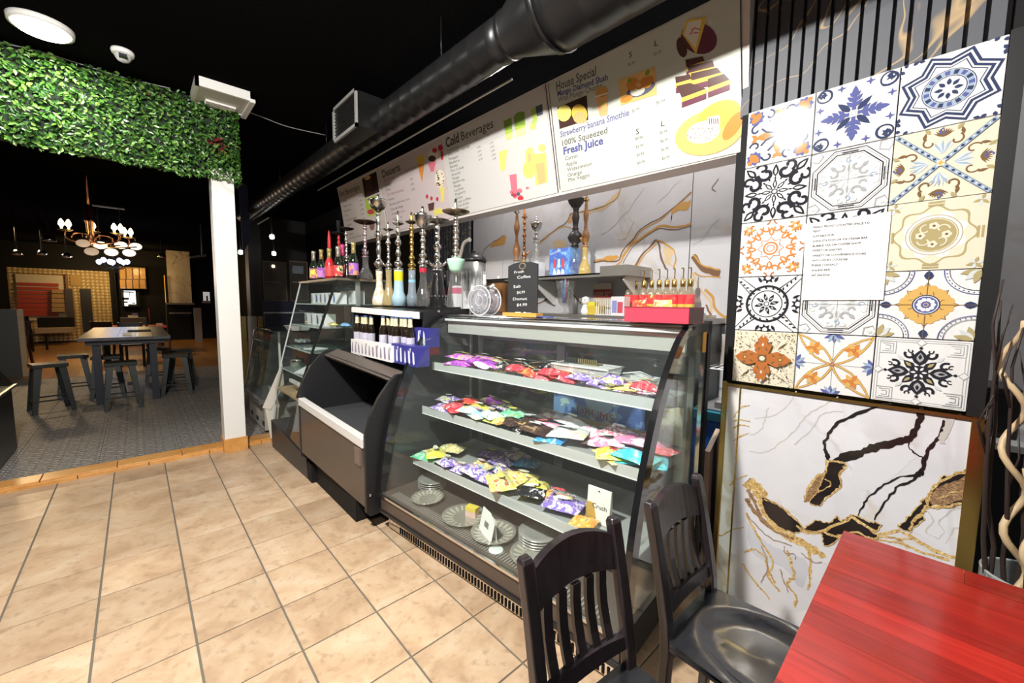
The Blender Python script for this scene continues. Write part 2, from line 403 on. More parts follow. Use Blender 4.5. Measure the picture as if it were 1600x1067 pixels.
wblob([(940, 105), (925, 160), (870, 205), (800, 235), (740, 240), (700, 230), (790, 215), (870, 180)], 3)
wblob([(1185, 288), (1200, 240), (1240, 225), (1292, 212), (1292, 165), (1235, 190), (1205, 215)], 0); wblob([(270, 405), (350, 345), (350, 390), (300, 405)], 0); wblob([(800, 475), (870, 455), (930, 450), (900, 475), (830, 485)], 0)
wblob([(665, 285), (690, 240), (700, 262), (678, 290)], 0); wblob([(590, 395), (620, 370), (660, 385), (655, 410), (610, 410)], 3); wblob([(1150, 400), (1200, 430), (1190, 490), (1215, 520), (1165, 480)], 3)
for pts, w, m in [([(940, 105), (915, 160), (870, 192), (810, 213), (760, 225), (690, 240), (660, 285), (600, 325), (530, 380)], (5, 9), 1), ([(700, 320), (650, 305), (600, 330), (560, 360), (525, 392)], (6, 10), 0), ([(1295, 130), (1240, 180), (1200, 215), (1130, 262), (1080, 290), (1030, 330), (990, 380), (950, 422), (930, 470), (870, 478), (800, 482)], (5, 9), 1),
    ([(1295, 138), (1230, 195), (1140, 268), (1080, 300), (1030, 342), (990, 395), (945, 455)], (4, 8), 0), ([(1295, 285), (1220, 305), (1150, 300), (1100, 320), (1050, 355), (1010, 385), (970, 430), (940, 480), (905, 505)], (12, 8), 0), ([(1295, 295), (1210, 318), (1140, 312), (1090, 335), (1040, 372), (985, 430), (950, 490)], (5, 4), 1),
    ([(980, 535), (1040, 460), (1090, 402), (1115, 378), (1135, 420), (1150, 470), (1168, 512)], (12, 9), 1), ([(985, 545), (1045, 470), (1092, 415), (1112, 395)], (7, 7), 0), ([(1115, 378), (1150, 385), (1200, 420), (1215, 470), (1205, 520)], (8, 8), 0), ([(350, 348), (290, 385), (250, 420), (232, 452)], (6, 6), 1),
    ([(500, 705), (560, 672), (600, 645), (650, 612), (690, 642), (735, 692)], (9, 9), 1), ([(700, 175), (680, 240), (660, 300)], (2, 2), 2), ([(1060, 100), (1010, 180), (960, 240), (900, 300), (840, 345)], (3, 3), 2), ([(1005, 280), (985, 320), (960, 360), (920, 372)], (6, 4), 3), ([(560, 175), (520, 240), (470, 300)], (2, 2), 2), ([(1250, 60), (1180, 130), (1120, 190)], (2, 2), 2),
    ([(1300, 455), (1340, 500), (1390, 530), (1440, 540)], (26, 30), 1), ([(1300, 450), (1345, 488), (1400, 515), (1440, 520)], (7, 7), 0), ([(1300, 540), (1340, 620), (1390, 680), (1400, 740)], (8, 10), 3), ([(1310, 540), (1360, 560), (1440, 560)], (6, 6), 0), ([(1360, 620), (1400, 660), (1420, 720), (1460, 760), (1500, 740), (1560, 700)], (12, 12), 0), ([(1370, 700), (1420, 780), (1470, 800), (1530, 760)], (9, 7), 1),
    ([(1372, 910), (1430, 930), (1500, 925), (1570, 905)], (9, 9), 1), ([(1372, 930), (1440, 945), (1570, 925)], (5, 5), 0), ([(1430, 60), (1400, 110), (1420, 130)], (4, 4), 1), ([(1300, 390), (1360, 360), (1400, 300), (1440, 260)], (3, 3), 2)]: wvein(pts, w, m)
vmb.build('vein', VW, wb)
# ================================================================== printed ceramic tiles on the partition
INK = [mat('print_'+n, tuple(.85*x for x in c), .06) for n, c in [('white', (.84, .84, .84)), ('navy', (.05, .065, .14)), ('blue', (.12, .14, .36)), ('orange', (.66, .25, .07)), ('rust', (.50, .17, .05)),
       ('black', (.03, .03, .04)), ('grey', (.42, .43, .44)), ('cream', (.78, .73, .58)), ('olive', (.45, .38, .19)), ('sky', (.36, .47, .62)), ('ochre', (.72, .45, .14)), ('brown', (.22, .13, .06)), ('pale', (.66, .70, .70))]]
WHT, NAV, BLU, ORA, RUS, BLK, GRY, CRE, OLI, SKY, OCH, BRN, PAL = range(13)
class Pat:
    def __init__(s, mb, fn): s.mb, s.fn, s.z = mb, fn, .0005
    def poly(s, pts, m): s.z += .00003; s.mb.add([s.fn(u, v, s.z) for u, v in pts], [tuple(range(len(pts)))], m)
    def ring(s, cx, cy, r0, r1, m, n=28, a0=0, a1=2*PI):
        s.z += .00003; vs = []
        for k in range(n+1):
            a = a0+(a1-a0)*k/n
            vs += [s.fn(cx+r0*math.cos(a), cy+r0*math.sin(a), s.z), s.fn(cx+r1*math.cos(a), cy+r1*math.sin(a), s.z)]
        s.mb.add(vs, [(2*k, 2*k+1, 2*k+3, 2*k+2) for k in range(n)], m)
    def dot(s, cx, cy, r, m, n=12, ry=None, rot=0):
        ry = ry or r; c, q = math.cos(rot), math.sin(rot)
        s.poly([(cx+r*math.cos(a)*c-ry*math.sin(a)*q, cy+r*math.cos(a)*q+ry*math.sin(a)*c) for a in [2*PI*k/n for k in range(n)]], m)
    def star(s, cx, cy, n, ro, ri, m, rot=0): s.poly([(cx+(ro if k % 2 == 0 else ri)*math.cos(rot+PI*k/n), cy+(ro if k % 2 == 0 else ri)*math.sin(rot+PI*k/n)) for k in range(2*n)], m)
    def leaf(s, cx, cy, a, L, w, m):
        c, q = math.cos(a), math.sin(a); pts = []
        for t, h in ((0, 0), (.2, .7), (.45, 1), (.75, .6), (1, 0), (.75, -.6), (.45, -1), (.2, -.7)): pts.append((cx+c*L*t-q*w/2*h, cy+q*L*t+c*w/2*h))
        s.poly(pts, m)
    def line(s, pts, w, m):
        s.z += .00003; vs = []
        for i, (x, y) in enumerate(pts):
            x0, y0 = pts[max(i-1, 0)]; x1, y1 = pts[min(i+1, len(pts)-1)]; d = math.hypot(x1-x0, y1-y0) or 1
            nx, ny = -(y1-y0)/d*w/2, (x1-x0)/d*w/2; vs += [s.fn(x+nx, y+ny, s.z), s.fn(x-nx, y-ny, s.z)]
        s.mb.add(vs, [(2*i, 2*i+1, 2*i+3, 2*i+2) for i in range(len(pts)-1)], m)
    def curl(s, cx, cy, r, a0, turn, w, m, n=14):
        s.line([(cx+r*(1-.75*k/n)*math.cos(a0+turn*k/n), cy+r*(1-.75*k/n)*math.sin(a0+turn*k/n)) for k in range(n+1)], w, m)
    def frame(s, e, w, m):
        for a, b in (((-e, -e), (e, -e)), ((e, -e), (e, e)), ((e, e), (-e, e)), ((-e, e), (-e, -e))): s.line([a, b], w, m)
def rot4(fn):
    for k in range(4): fn(k*PI/2)
def pc(r, a): return (r*math.cos(a), r*math.sin(a))
def pattern(p, kind):
    Q = PI/4
    if kind == 'floral':
        for k in range(4):
            a = k*PI/2; x, y = pc(.10, a); p.leaf(x, y, a, .26, .13, ORA); x, y = pc(.33, a); p.leaf(x, y, a+.7, .11, .07, ORA); p.leaf(x, y, a-.7, .11, .07, ORA)
            for d in (-.45, .45): x, y = pc(.12, a+d); p.line([pc(.06, a+d), pc(.2, a+d*.8), pc(.30, a+d*1.15)], .03, NAV)
            x, y = pc(.5, a+Q); p.star(x, y, 9, .13, .10, BLU); p.dot(x, y, .06, ORA, 10, .1, a+Q)
            for d in (-.35, .35): x, y = pc(.38, a+Q+d*1.1); p.curl(x, y, .09, a, 4.5*(1 if d > 0 else -1), .03, NAV)
            x, y = pc(.64, a+Q); p.leaf(x, y, a+Q+PI, .10, .08, ORA)
        p.dot(0, 0, .035, NAV)
    elif kind == 'snowflake':
        for k in range(4):
            a = k*PI/2; p.line([pc(0, a), pc(.36, a)], .05, BLU); p.leaf(*pc(.26, a), a, .16, .08, BLU)
            for r, L in ((.10, .14), (.18, .13), (.26, .09)):
                for d in (.8, -.8): p.leaf(*pc(r, a), a+d, L, .06, BLU)
            p.leaf(*pc(.05, a+Q), a+Q, .24, .09, NAV)
            x, y = pc(.56, a+Q); p.curl(x, y, .12, a+Q+PI, 5, .03, NAV); p.curl(x, y, .12, a+Q+PI, -5, .02, NAV); p.star(x, y, 5, .06, .025, NAV)
            for d in (.38, -.38): p.star(*pc(.46, a+d), 4, .06, .02, BLU, a)
        p.star(0, 0, 4, .07, .05, WHT, Q)
        p.frame(.025, .008, OCH)
    elif kind == 'starband':
        for ro, m in ((.50, NAV), (.46, WHT), (.43, NAV), (.385, WHT), (.36, NAV), (.345, WHT)): p.star(0, 0, 8, ro*1.04, ro*.80, m, PI/8)
        p.ring(0, 0, .25, .26, NAV); p.ring(0, 0, .18, .245, SKY)
        for k in range(16): p.ring(0, 0, .185, .24, NAV if k % 2 else BLU, 3, k*PI/8, k*PI/8+.22)
        p.ring(0, 0, .165, .175, NAV)
        for k in range(8): p.leaf(*pc(.05, k*Q), k*Q, .09, .05, NAV)
        for k in range(4):
            for d in (.2, .1, 0, -.1, -.2): p.leaf(*pc(.60+.03*math.cos(d*20), k*PI/2+Q+d), k*PI/2+d*9, .07, .045, NAV)
    elif kind == 'scroll':
        p.poly([(-.49, -.49), (.49, -.49), (.49, .49), (-.49, .49)], WHT)
        for k in range(16): p.leaf(*pc(.20, k*Q/2), k*Q/2, .07, .03, BLK)
        for k in range(8):
            a = k*Q; p.leaf(*pc(.05, a), a, .17, .07, BLK); p.leaf(*pc(.08, a), a, .10, .03, WHT)
        for k in range(4):
            a = k*PI/2
            for d in (1, -1):
                x, y = pc(.36, a+d*.42); p.curl(x, y, .13, a+PI*.5*d, 5.2*d, .055, BLK); x, y = pc(.47, a+Q+d*.33); p.curl(x, y, .10, a-PI*.4*d, 5*d, .045, BLK)
            p.leaf(*pc(.26, a), a, .22, .10, BLK); p.leaf(*pc(.29, a), a, .13, .04, WHT); p.leaf(*pc(.42, a+Q), a+Q, .24, .12, BLK); p.leaf(*pc(.47, a+Q), a+Q, .14, .05, WHT)
        p.ring(0, 0, .035, .05, BLK, 12)
    elif kind == 'octagon':
        for r, w, m in ((.50, .012, BLK), (.47, .01, GRY), (.43, .016, BLK), (.40, .006, GRY)): p.line([pc(r, PI/8+k*Q) for k in range(9)], w, m)
        for k in range(4):
            a = k*PI/2; x, y = pc(.60, a+Q); p.line([(x+dx*.09, y+dy*.09) for dx, dy in ((1, 0), (.3, 1), (-.8, .6), (-.9, -.6), (.3, -1), (1, 0))], .02, GRY); p.dot(x, y, .03, PAL, 6)
            p.leaf(*pc(.07, a), a, .22, .09, PAL); p.leaf(*pc(.10, a), a, .14, .035, GRY); p.leaf(*pc(.05, a+Q), a+Q, .20, .07, PAL); p.leaf(*pc(.23, a+Q), a+Q, .10, .06, GRY)
            for d in (1, -1): x, y = pc(.22, a+d*.45); p.curl(x, y, .085, a+d*1.5, 4.6*d, .030, GRY); x, y = pc(.33, a+d*.28); p.curl(x, y, .05, a-d*1.2, 4.6*d, .020, PAL)
            p.curl(*pc(.29, a), .05, a, 5, .015, SKY)
            for q in (.42, .46): p.line([(q*math.cos(a)-.1*math.sin(a), q*math.sin(a)+.1*math.cos(a)), (q*math.cos(a)+.1*math.sin(a), q*math.sin(a)-.1*math.cos(a))], .012, BLK)
        p.line([(-.5, 0), (.5, 0)], .005, GRY); p.line([(0, -.5), (0, .5)], .005, GRY)
    elif kind == 'bluecross':
        p.poly([(-.495, -.495), (.495, -.495), (.495, .495), (-.495, .495)], CRE)
        for k in range(4):
            a = k*PI/2
            for j in range(-3, 4): p.leaf(*pc(.12, a), a+j*.22, .20, .035, PAL if j % 2 else SKY)
            for j in range(-4, 5): p.leaf(*pc(.36, a), a+PI+j*.25, -.12, .022, BRN)
            for d in (1, -1):
                p.curl(*pc(.32, a+d*.40), .08, a+d*.5, 4.5*d, .018, BRN); p.leaf(*pc(.44, a+d*.3), a+d*.5, .12, .05, OLI); p.leaf(*pc(.40, a+d*.5), a-d*.2, .10, .04, BRN)
            p.curl(*pc(.43, a), .05, a, 5, .018, BLU)
        for a in (Q, 3*Q):
            p.line([pc(-.70, a), pc(.70, a)], .105, NAV); p.line([pc(-.70, a), pc(.70, a)], .09, SKY); p.line([pc(-.70, a), pc(.70, a)], .004, NAV)
            for j in range(-7, 8): p.dot(*pc(j*.09, a), .018, NAV, 6); p.dot(*pc(j*.09+.045, a), .012, WHT, 5)
        p.dot(0, 0, .045, CRE, 8); p.star(0, 0, 4, .04, .02, OCH)
    elif kind == 'lace':
        c1, c2 = ORA, RUS
        p.star(0, 0, 8, .21, .15, c2); p.star(0, 0, 8, .195, .135, WHT); p.ring(0, 0, .05, .065, c2, 14); p.ring(0, 0, .09, .12, c1, 16)
        for k in range(8):
            a = k*Q
            p.leaf(*pc(.22, a), a, .16, .09, c1); p.leaf(*pc(.25, a), a, .09, .035, WHT)
            for d in (1, -1): p.curl(*pc(.36, a+d*.2), .07, a+d, 4.8*d, .025, c1); p.curl(*pc(.50, a+d*.16), .06, a+PI, 4.8*d, .022, c2)
        for k in range(4):
            x, y = pc(.5, k*PI/2+Q)
            for j in range(6): p.leaf(x, y, j*PI/3, .10, .05, c1 if j % 2 else OCH)
            p.dot(x, y, .025, WHT)
    elif kind == 'medallion':
        p.poly([(-.495, -.495), (.495, -.495), (.495, .495), (-.495, .495)], CRE)
        p.poly([pc(.40+.035*math.cos(8*t), t) for t in [2*PI*k/64 for k in range(64)]], OLI); p.poly([pc(.375+.03*math.cos(8*t), t) for t in [2*PI*k/64 for k in range(64)]], CRE)
        p.poly([pc(.31+.03*math.cos(8*t+PI), t) for t in [2*PI*k/64 for k in range(64)]], WHT); p.ring(0, 0, .275, .285, OLI)
        p.dot(0, 0, .245, OLI, 30); p.ring(0, 0, .225, .235, CRE)
        for k in range(4):
            a = k*PI/2; x, y = pc(.13, a)
            for j in range(5): p.dot(x+.028*math.cos(j*1.257), y+.028*math.sin(j*1.257), .026, CRE, 8)
            p.dot(x, y, .018, BRN, 6); p.curl(*pc(.11, a+Q), .08, a, 4, .016, CRE)
            for r in (.42, .46): p.line([(r*math.cos(a)-.08*math.sin(a), r*math.sin(a)+.08*math.cos(a)), (r*math.cos(a)+.08*math.sin(a), r*math.sin(a)-.08*math.cos(a))], .025, OLI)
            x, y = pc(.6, a+Q)
            for j in range(6): p.leaf(x, y, j*PI/3+.3, .09, .04, OLI if j % 2 else PAL)
    elif kind == 'ringband':
        p.ring(0, 0, .30, .34, BLK); p.ring(0, 0, .23, .245, BLK)
        for k in range(16): p.leaf(*pc(.272, k*PI/8), k*PI/8+1.1, .05, .03, BLK)
        for k in range(4):
            a = k*PI/2+Q
            for w in (-.07, .07): p.line([(r*math.cos(a)-w*math.sin(a), r*math.sin(a)+w*math.cos(a)) for r in (.28, .70)], .018, BLK)
            for r in (.34, .42, .50, .58): p.leaf(*pc(r, a), a+.8, .06, .03, BLK)
            b = k*PI/2; x, y = pc(.47, b); p.star(x, y, 7, .11, .06, BLK); p.dot(x, y, .04, WHT)
            for d in (.25, -.25): p.leaf(*pc(.40, b+d), b+d*2, .12, .05, BLK)
        for k in range(8): p.leaf(*pc(.05, k*Q), k*Q+.3, .15, .06, BLK); p.leaf(*pc(.09, k*Q+.3), k*Q-.3, .07, .03, GRY)
        p.dot(0, 0, .06, WHT); p.ring(0, 0, .03, .045, BLK, 12)
    elif kind == 'yellowstar':
        for k in range(8):
            a = k*Q; L = .33 if k % 2 == 0 else .30; p.leaf(0, 0, a, L, .15, BRN); p.leaf(0, 0, a, L-.015, .135, OCH)
            for d in (1, -1): p.dot(*pc(L*.72, a+d*.24), .05, OCH, 8)
        p.dot(0, 0, .145, NAV, 20); p.dot(0, 0, .13, WHT, 20); p.dot(0, 0, .12, BLU, 20)
        for k in range(10): p.dot(*pc(.075, k*PI/5), .028, WHT, 6)
        p.ring(0, 0, .02, .03, OCH, 8)
        for k in range(4):
            a = k*PI/2+Q; x, y = pc(.69, a); p.ring(x, y, .335, .345, BLU, 16, a+PI-.85, a+PI+.85); p.ring(x, y, .285, .292, NAV, 16, a+PI-.85, a+PI+.85)
            for j in range(-5, 6): p.dot(*(x+.315*math.cos(a+PI+j*.16), y+.315*math.sin(a+PI+j*.16)), .008, NAV, 5)
            for j in (-1, 0, 1): p.leaf(x, y, a+PI+j*.5, .2, .09, OLI if j else PAL)
            b = k*PI/2; p.leaf(*pc(.36, b), b, .14, .10, NAV); p.line([pc(.15, b), pc(.5, b)], .006, BRN)
    elif kind == 'ruststar':
        p.poly([(-.49, -.49), (.49, -.49), (.49, .49), (-.49, .49)], CRE); q = random.Random(3)
        for _ in range(420): x, y = q.uniform(-.48, .48), q.uniform(-.48, .48); p.dot(x, y, q.uniform(.007, .013), q.choice([BRN, OCH, OLI, BLK]), 4)
        for k in range(4):
            a = k*PI/2; c = RUS
            p.poly([pc(.10, a-.9), pc(.27, a-.55), pc(.36, a-.25), pc(.45, a), pc(.36, a+.25), pc(.27, a+.55), pc(.10, a+.9)], c)
            for r, d in ((.16, .5), (.16, -.5), (.27, .38), (.27, -.38)): p.leaf(*pc(r, a+d), a-d, .08, .035, BRN)
            if k % 2: 
                for r, d in ((.22, .0), (.31, .28), (.31, -.28), (.38, 0)): p.leaf(*pc(r, a+d), a+d*2, .07, .035, PAL)
            else: p.star(*pc(.28, a), 8, .055, .03, BRN); p.dot(*pc(.28, a), .022, OCH, 8)
            p.leaf(*pc(.30, a+Q), a+Q, .20, .05, CRE)
        p.ring(0, 0, .05, .075, BRN, 14); p.dot(0, 0, .045, CRE)
    elif kind == 'interlace':
        for k in range(4):
            a = k*PI/2+Q
            for d in (1, -1):
                pts = [(r*math.cos(a)-d*w*math.sin(a), r*math.sin(a)+d*w*math.cos(a)) for r, w in ((0, .01), (.12, .06), (.25, .09), (.4, .085), (.55, .05), (.69, 0))]
                p.line(pts, .034, BRN); p.line(pts, .024, OCH)
            x, y = pc(.36, a)
            for j in range(6): p.leaf(x, y, j*PI/3, .13, .075, ORA if j % 2 else OCH)
            p.ring(x, y, .015, .03, RUS, 10)
            b = k*PI/2
            for j in range(-2, 3): p.leaf(*pc(.50, b), b+PI+j*.55, .15, .06, SKY if j % 2 else BLU)
        p.star(0, 0, 4, .05, .03, RUS); p.line([(-.5, 0), (.5, 0)], .005, GRY); p.line([(0, -.5), (0, .5)], .005, GRY)
    elif kind == 'blackmedal':
        for e in (.47, .44): p.frame(e, .007, GRY)
        for k in range(4):
            a = k*PI/2; x, y = pc(.50, a+Q); p.frame(.0, .001, WHT)
            for e in (.03, .06, .09): p.line([(x-e, y-e), (x+e, y-e), (x+e, y+e), (x-e, y+e)], .009, GRY)
            p.star(*pc(.44, a), 4, .06, .04, GRY, 0); p.star(*pc(.44, a), 4, .045, .03, WHT, 0)
            p.leaf(*pc(.10, a), a, .24, .17, BLK); p.leaf(*pc(.15, a), a, .14, .08, GRY); p.leaf(*pc(.19, a), a, .08, .04, BLK); p.dot(*pc(.36, a), .02, BLK, 8)
            for d in (1, -1): p.curl(*pc(.28, a+d*.38), .065, a+d, 4.8*d, .03, BLK); p.curl(*pc(.33, a+d*.30), .035, a+d, 4.8*d, .014, BLK)
            p.leaf(*pc(.06, a+Q), a+Q, .18, .10, BLK); p.leaf(*pc(.12, a+Q), a+Q, .09, .04, OLI); p.leaf(*pc(.24, a+Q), a+Q, .10, .05, PAL)
        p.dot(0, 0, .10, BLK, 16); 
        for k in range(6): p.leaf(*pc(.03, k*PI/3), k*PI/3, .06, .03, WHT)
tile_white = mat('glazed_white', (.70, .70, .70), .05)
TW, TH, TX = .2507, .246, TP-.020
layout = [['floral', 'snowflake', 'starband'], ['scroll', 'octagon', 'bluecross'], ['lace', 'scroll', 'medallion'], ['ringband', 'octagon', 'yellowstar'], ['ruststar', 'interlace', 'blackmedal']]
for r in range(5):
    for c in range(3):
        cy_, cz = .676-TW*(c+.5), 2.33-TH*(r+.5)
        tl = MB().box(0, .018, -TW/2+.0018, TW/2-.0018, -TH/2+.0018, TH/2-.0018).build('tile', tile_white, pa, (TX+rnd.uniform(-.001, .001), cy_, cz), (0, 0, 0), bevel=.0015)
        mb = MB(); pattern(Pat(mb, lambda u, v, z: (-z-.0003, -max(-.495, min(.495, u))*TW, max(-.495, min(.495, v))*TH)), layout[r][c])
        mb.build('pattern', INK, tl)
# paper notice taped on the tiles
PX = TX-.006
def TPt(px, py, dx=0): return P(px, py, X=PX-dx)
q = [TPt(1258, 350), TPt(1254, 469), TPt(1380, 468.5), TPt(1393, 330)]
mb = MB().hexa(q, [v+Vector((.0006, 0, 0)) for v in q], 0)
ink = mat('grey_ink', (.02, .02, .02), .6)
no = tag(mb.build('notice_sheet', mat('copy_paper', (.80, .80, .80), .6)), 'white printed paper notice taped over the patterned wall tiles', 'notice')
L = [('READY FRONT COUNTER SPACE TO', (1270.5, 356.5), (1359, 349.5)), ('RENT', (1270.5, 363), (1282, 362)), ('SUITABLE FOR:', (1270, 371), (1304, 368)), ('JUICE STATION OR ICE CREAM BAR', (1270, 378.5), (1356, 372.5)),
     ('BUBBLE TEA OR COFFEE SHOP', (1269.5, 386), (1345, 381)), ('SWEET OR SNACKS', (1269, 393), (1315, 391)), ('VARIETY OR CONVENIENCE STORE', (1269, 401), (1353, 397.5)), ('ANY LUXURY COUNTER', (1268.5, 408.5), (1325, 406.5)),
     ('PLEASE CONTACT:', (1268, 416), (1310, 414.5)), ('416.836.4321', (1268, 424), (1297, 422.5)), ('647.204.3524', (1267.5, 431.5), (1296, 431))]
for s, a, b in L: mb = MB(); put_text(mb, s, TPt(*a, .0006), TPt(*b, .0006), (0, 0, 1), .0080, 0, (0, 0, 0), .03); mb.build('lettering', ink, no)

# ================================================================== gold framed marble screen standing against the partition
gold = mat('gold_metal_trim', (.52, .38, .13), .28, 1)
GX = TP-.018
ms = thing('marble_screen', 'white marble screen with bold black veins in a gold frame below the tiles', 'screen', (GX, .29, 0))
L_ = lambda y: y-.29
MB().box(.006, .05, L_(-.09), L_(.635), .01, 1.075).build('panel', marble_panel, ms)
MB().box(.005, .05, L_(.638), L_(.692), .01, 1.075).build('strip', marble_strip, ms)
MB().box(.003, .05, L_(.633), L_(.640), .01, 1.075).build('divider', brass, ms)
for a, b, z0, z1 in ((.692, .715, 0, 1.092), (-.133, -.09, 0, 1.092)): MB().box(-.004, .052, L_(a), L_(b), z0, z1).build('frame', gold, ms, bevel=.002)
MB().box(-.004, .052, L_(-.09), L_(.692), 1.075, 1.087).build('frame', gold, ms)
VM = [mat('vein_black', (.018, .014, .014), .12), mat('vein_gold', (.55, .36, .12), .15), mat('vein_brown', (.24, .13, .07), .15), mat('vein_grey', (.50, .47, .45), .15), mat('vein_greybrown', (.30, .22, .18), .15), mat('vein_mist', (.52, .53, .58), .15), mat('vein_pale', (.62, .62, .66), .15)]
_t = NT(VM[1]); _n = _t.noise(_t.coord('Object'), 70, 5, .65, 1.5); _t.base(_t.ramp(_n, [(.30, (.10, .05, .02)), (.42, (.42, .25, .09)), (.55, (.62, .44, .18)), (.66, (.74, .62, .38))]))
_t = NT(VM[2]); _n = _t.noise(_t.coord('Object', (1, 1, 2.5)), 60, 5, .6, 2); _t.base(_t.ramp(_n, [(.32, (.06, .035, .025)), (.5, (.26, .15, .08)), (.66, (.48, .32, .17))]))
def V(x, y, off=0): return P(1080+x/2.737, 560+y/2.737, X=GX+.006-off)-Vector((GX, .29, 0))
mb = MB(); NX = Vector((-1, 0, 0)); k_ = [0]
def vein(pts, w, m):
    k_[0] += 1; pp = smooth_path([V(*p) for p in pts], 8); n = len(pp); pp = [p+Vector((0, mnoise.noise(p*45)*.006+mnoise.noise(p*150)*.003, mnoise.noise(p*45+Vector((4, 4, 4)))*.006+mnoise.noise(p*150+Vector((4, 4, 4)))*.003)) for p in pp]
    ws = [((w[0]*(1-i/(n-1))+w[1]*i/(n-1)) if isinstance(w, tuple) else w)*.00115*(1+.75*mnoise.noise(p*60)) for i, p in enumerate(pp)]
    ribbon(mb, pp, ws, NX, m, .0005+.00003*k_[0])
def blob(pts, m):
    k_[0] += 1; pp = smooth_path([V(*p) for p in pts+pts[:1]], 9)[:-1]
    pp = [p+Vector((0, mnoise.noise(p*70)*.006+mnoise.noise(p*220)*.004, mnoise.noise(p*70+Vector((9, 3, 1)))*.006+mnoise.noise(p*220+Vector((9, 3, 1)))*.004)) for p in pp]
    if m == 0: ribbon(mb, pp+pp[:1], [.004*(1+.9*mnoise.noise(p*90)) for p in pp+pp[:1]], NX, 1, .0030)
    mb.add([p+NX*(.0005+.00003*k_[0]) for p in pp], [tuple(range(len(pp)))], m)
blob([(232, 640), (330, 735), (450, 800), (560, 860), (540, 1010), (470, 1080), (300, 1060), (190, 1000), (205, 850)], 6); blob([(240, 700), (330, 790), (420, 830), (500, 880), (470, 980), (400, 900), (300, 860), (250, 800)], 5); blob([(830, 730), (960, 745), (1050, 800), (1150, 850), (1150, 740), (1050, 700), (960, 700)], 6); blob([(700, 420), (900, 360), (960, 400), (900, 480), (760, 560), (690, 540)], 6)
for pts in [[(450, 140), (380, 230), (270, 260)], [(630, 165), (500, 240), (420, 330), (320, 400), (250, 395)], [(650, 225), (560, 240), (520, 300), (440, 370)], [(330, 210), (300, 300), (250, 330)],
            [(1170, 635), (1090, 665), (1060, 700), (1080, 740), (1060, 765)], [(1165, 720), (1120, 735), (1090, 790)], [(1000, 640), (1040, 700), (1000, 740), (1060, 770)]]: vein(pts, (4, 3), 3)
for pts in [[(235, 525), (285, 560), (320, 650), (380, 735), (480, 790), (570, 850)]]: vein(pts, (62, 22), 1)
for pts in [[(240, 560), (270, 610), (300, 680), (350, 730)], [(240, 600), (262, 640), (330, 720), (440, 775)]]: vein(pts, (16, 8), 2)
blob([(305, 592), (340, 605), (380, 632), (430, 676), (472, 716), (462, 742), (405, 732), (345, 694), (312, 645)], 0)
blob([(482, 728), (532, 694), (590, 700), (622, 674), (642, 692), (692, 668), (752, 694), (818, 710), (786, 738), (792, 770), (738, 768), (662, 748), (604, 790), (570, 800), (556, 745), (520, 742)], 0)
for pts, w in [([(450, 715), (520, 748), (640, 705), (700, 684), (800, 748), (900, 742), (1000, 800), (1150, 862)], 9), ([(560, 735), (620, 760), (700, 740), (780, 772), (900, 790), (1000, 832), (1100, 860)], 8), ([(310, 600), (380, 628), (440, 680), (480, 722)], 5),
               ([(800, 745), (870, 770), (960, 775), (1040, 825), (1120, 848)], 7), ([(780, 780), (820, 760), (890, 775), (930, 810)], 6), ([(680, 672), (720, 700), (780, 745)], 6)]: vein(pts, w, 1)
blob([(1195, 468), (1130, 490), (1060, 520), (1012, 588), (942, 660), (888, 722), (940, 738), (988, 690), (1002, 632), (1060, 640), (1190, 605)], 0)
blob([(1190, 500), (1105, 530), (1040, 560), (1022, 605), (1040, 632), (1100, 620), (1185, 590)], 2)
for pts, w in [([(1190, 478), (1110, 505), (1040, 548), (1012, 605), (1000, 650), (960, 680), (930, 735)], 6), ([(1188, 560), (1110, 575), (1050, 600)], 4), ([(1188, 610), (1100, 632), (1010, 640), (960, 700)], 5)]: vein(pts, w, 1)
vein([(862, 195), (780, 210), (640, 270), (588, 320), (568, 385), (592, 430)], (7, 13), 0)
vein([(985, 208), (975, 270), (942, 330), (915, 350), (810, 375), (720, 405), (610, 440)], (13, 26), 0)
blob([(590, 432), (640, 440), (662, 456), (632, 490), (640, 542), (582, 590), (556, 625), (508, 616), (545, 560), (566, 500)], 0)
blob([(572, 490), (522, 520), (484, 608), (520, 600), (552, 545)], 2)
for pts, w in [([(590, 440), (640, 444), (664, 458), (636, 490), (640, 545), (590, 590)], 5), ([(578, 430), (575, 480), (520, 522), (486, 606)], 6), ([(575, 515), (600, 540), (540, 575)], 4)]: vein(pts, w, 1)
for pts, w in [([(1155, 240), (1090, 270), (1060, 340), (1030, 372), (1000, 420), (990, 480), (975, 495)], (8, 14)), ([(975, 495), (930, 530), (860, 570), (780, 690)], (8, 4)), ([(975, 495), (880, 510), (800, 560), (740, 620), (715, 672)], (6, 4)), ([(925, 350), (940, 390), (992, 425)], 4)]: vein(pts, w, 0)
blob([(1090, 262), (1130, 250), (1120, 275), (1085, 355), (1060, 358), (1070, 310)], 3)
for pts in [[(410, 820), (420, 850), (440, 930), (410, 960), (450, 1020), (440, 1060)], [(500, 810), (510, 900), (500, 990)], [(235, 660), (290, 770), (350, 870), (330, 930), (380, 1000)], [(220, 880), (270, 950), (340, 1030)], [(225, 830), (270, 815), (330, 860)], [(360, 960), (330, 900), (320, 840)]]: vein(pts, (9, 7), 1)
for pts in [[(240, 670), (330, 760), (430, 800)], [(300, 800), (330, 880), (300, 960)], [(395, 800), (400, 830), (440, 835), (445, 860)], [(470, 830), (520, 870), (560, 870)], [(380, 900), (400, 960), (420, 1000)]]: vein(pts, 4, 4)
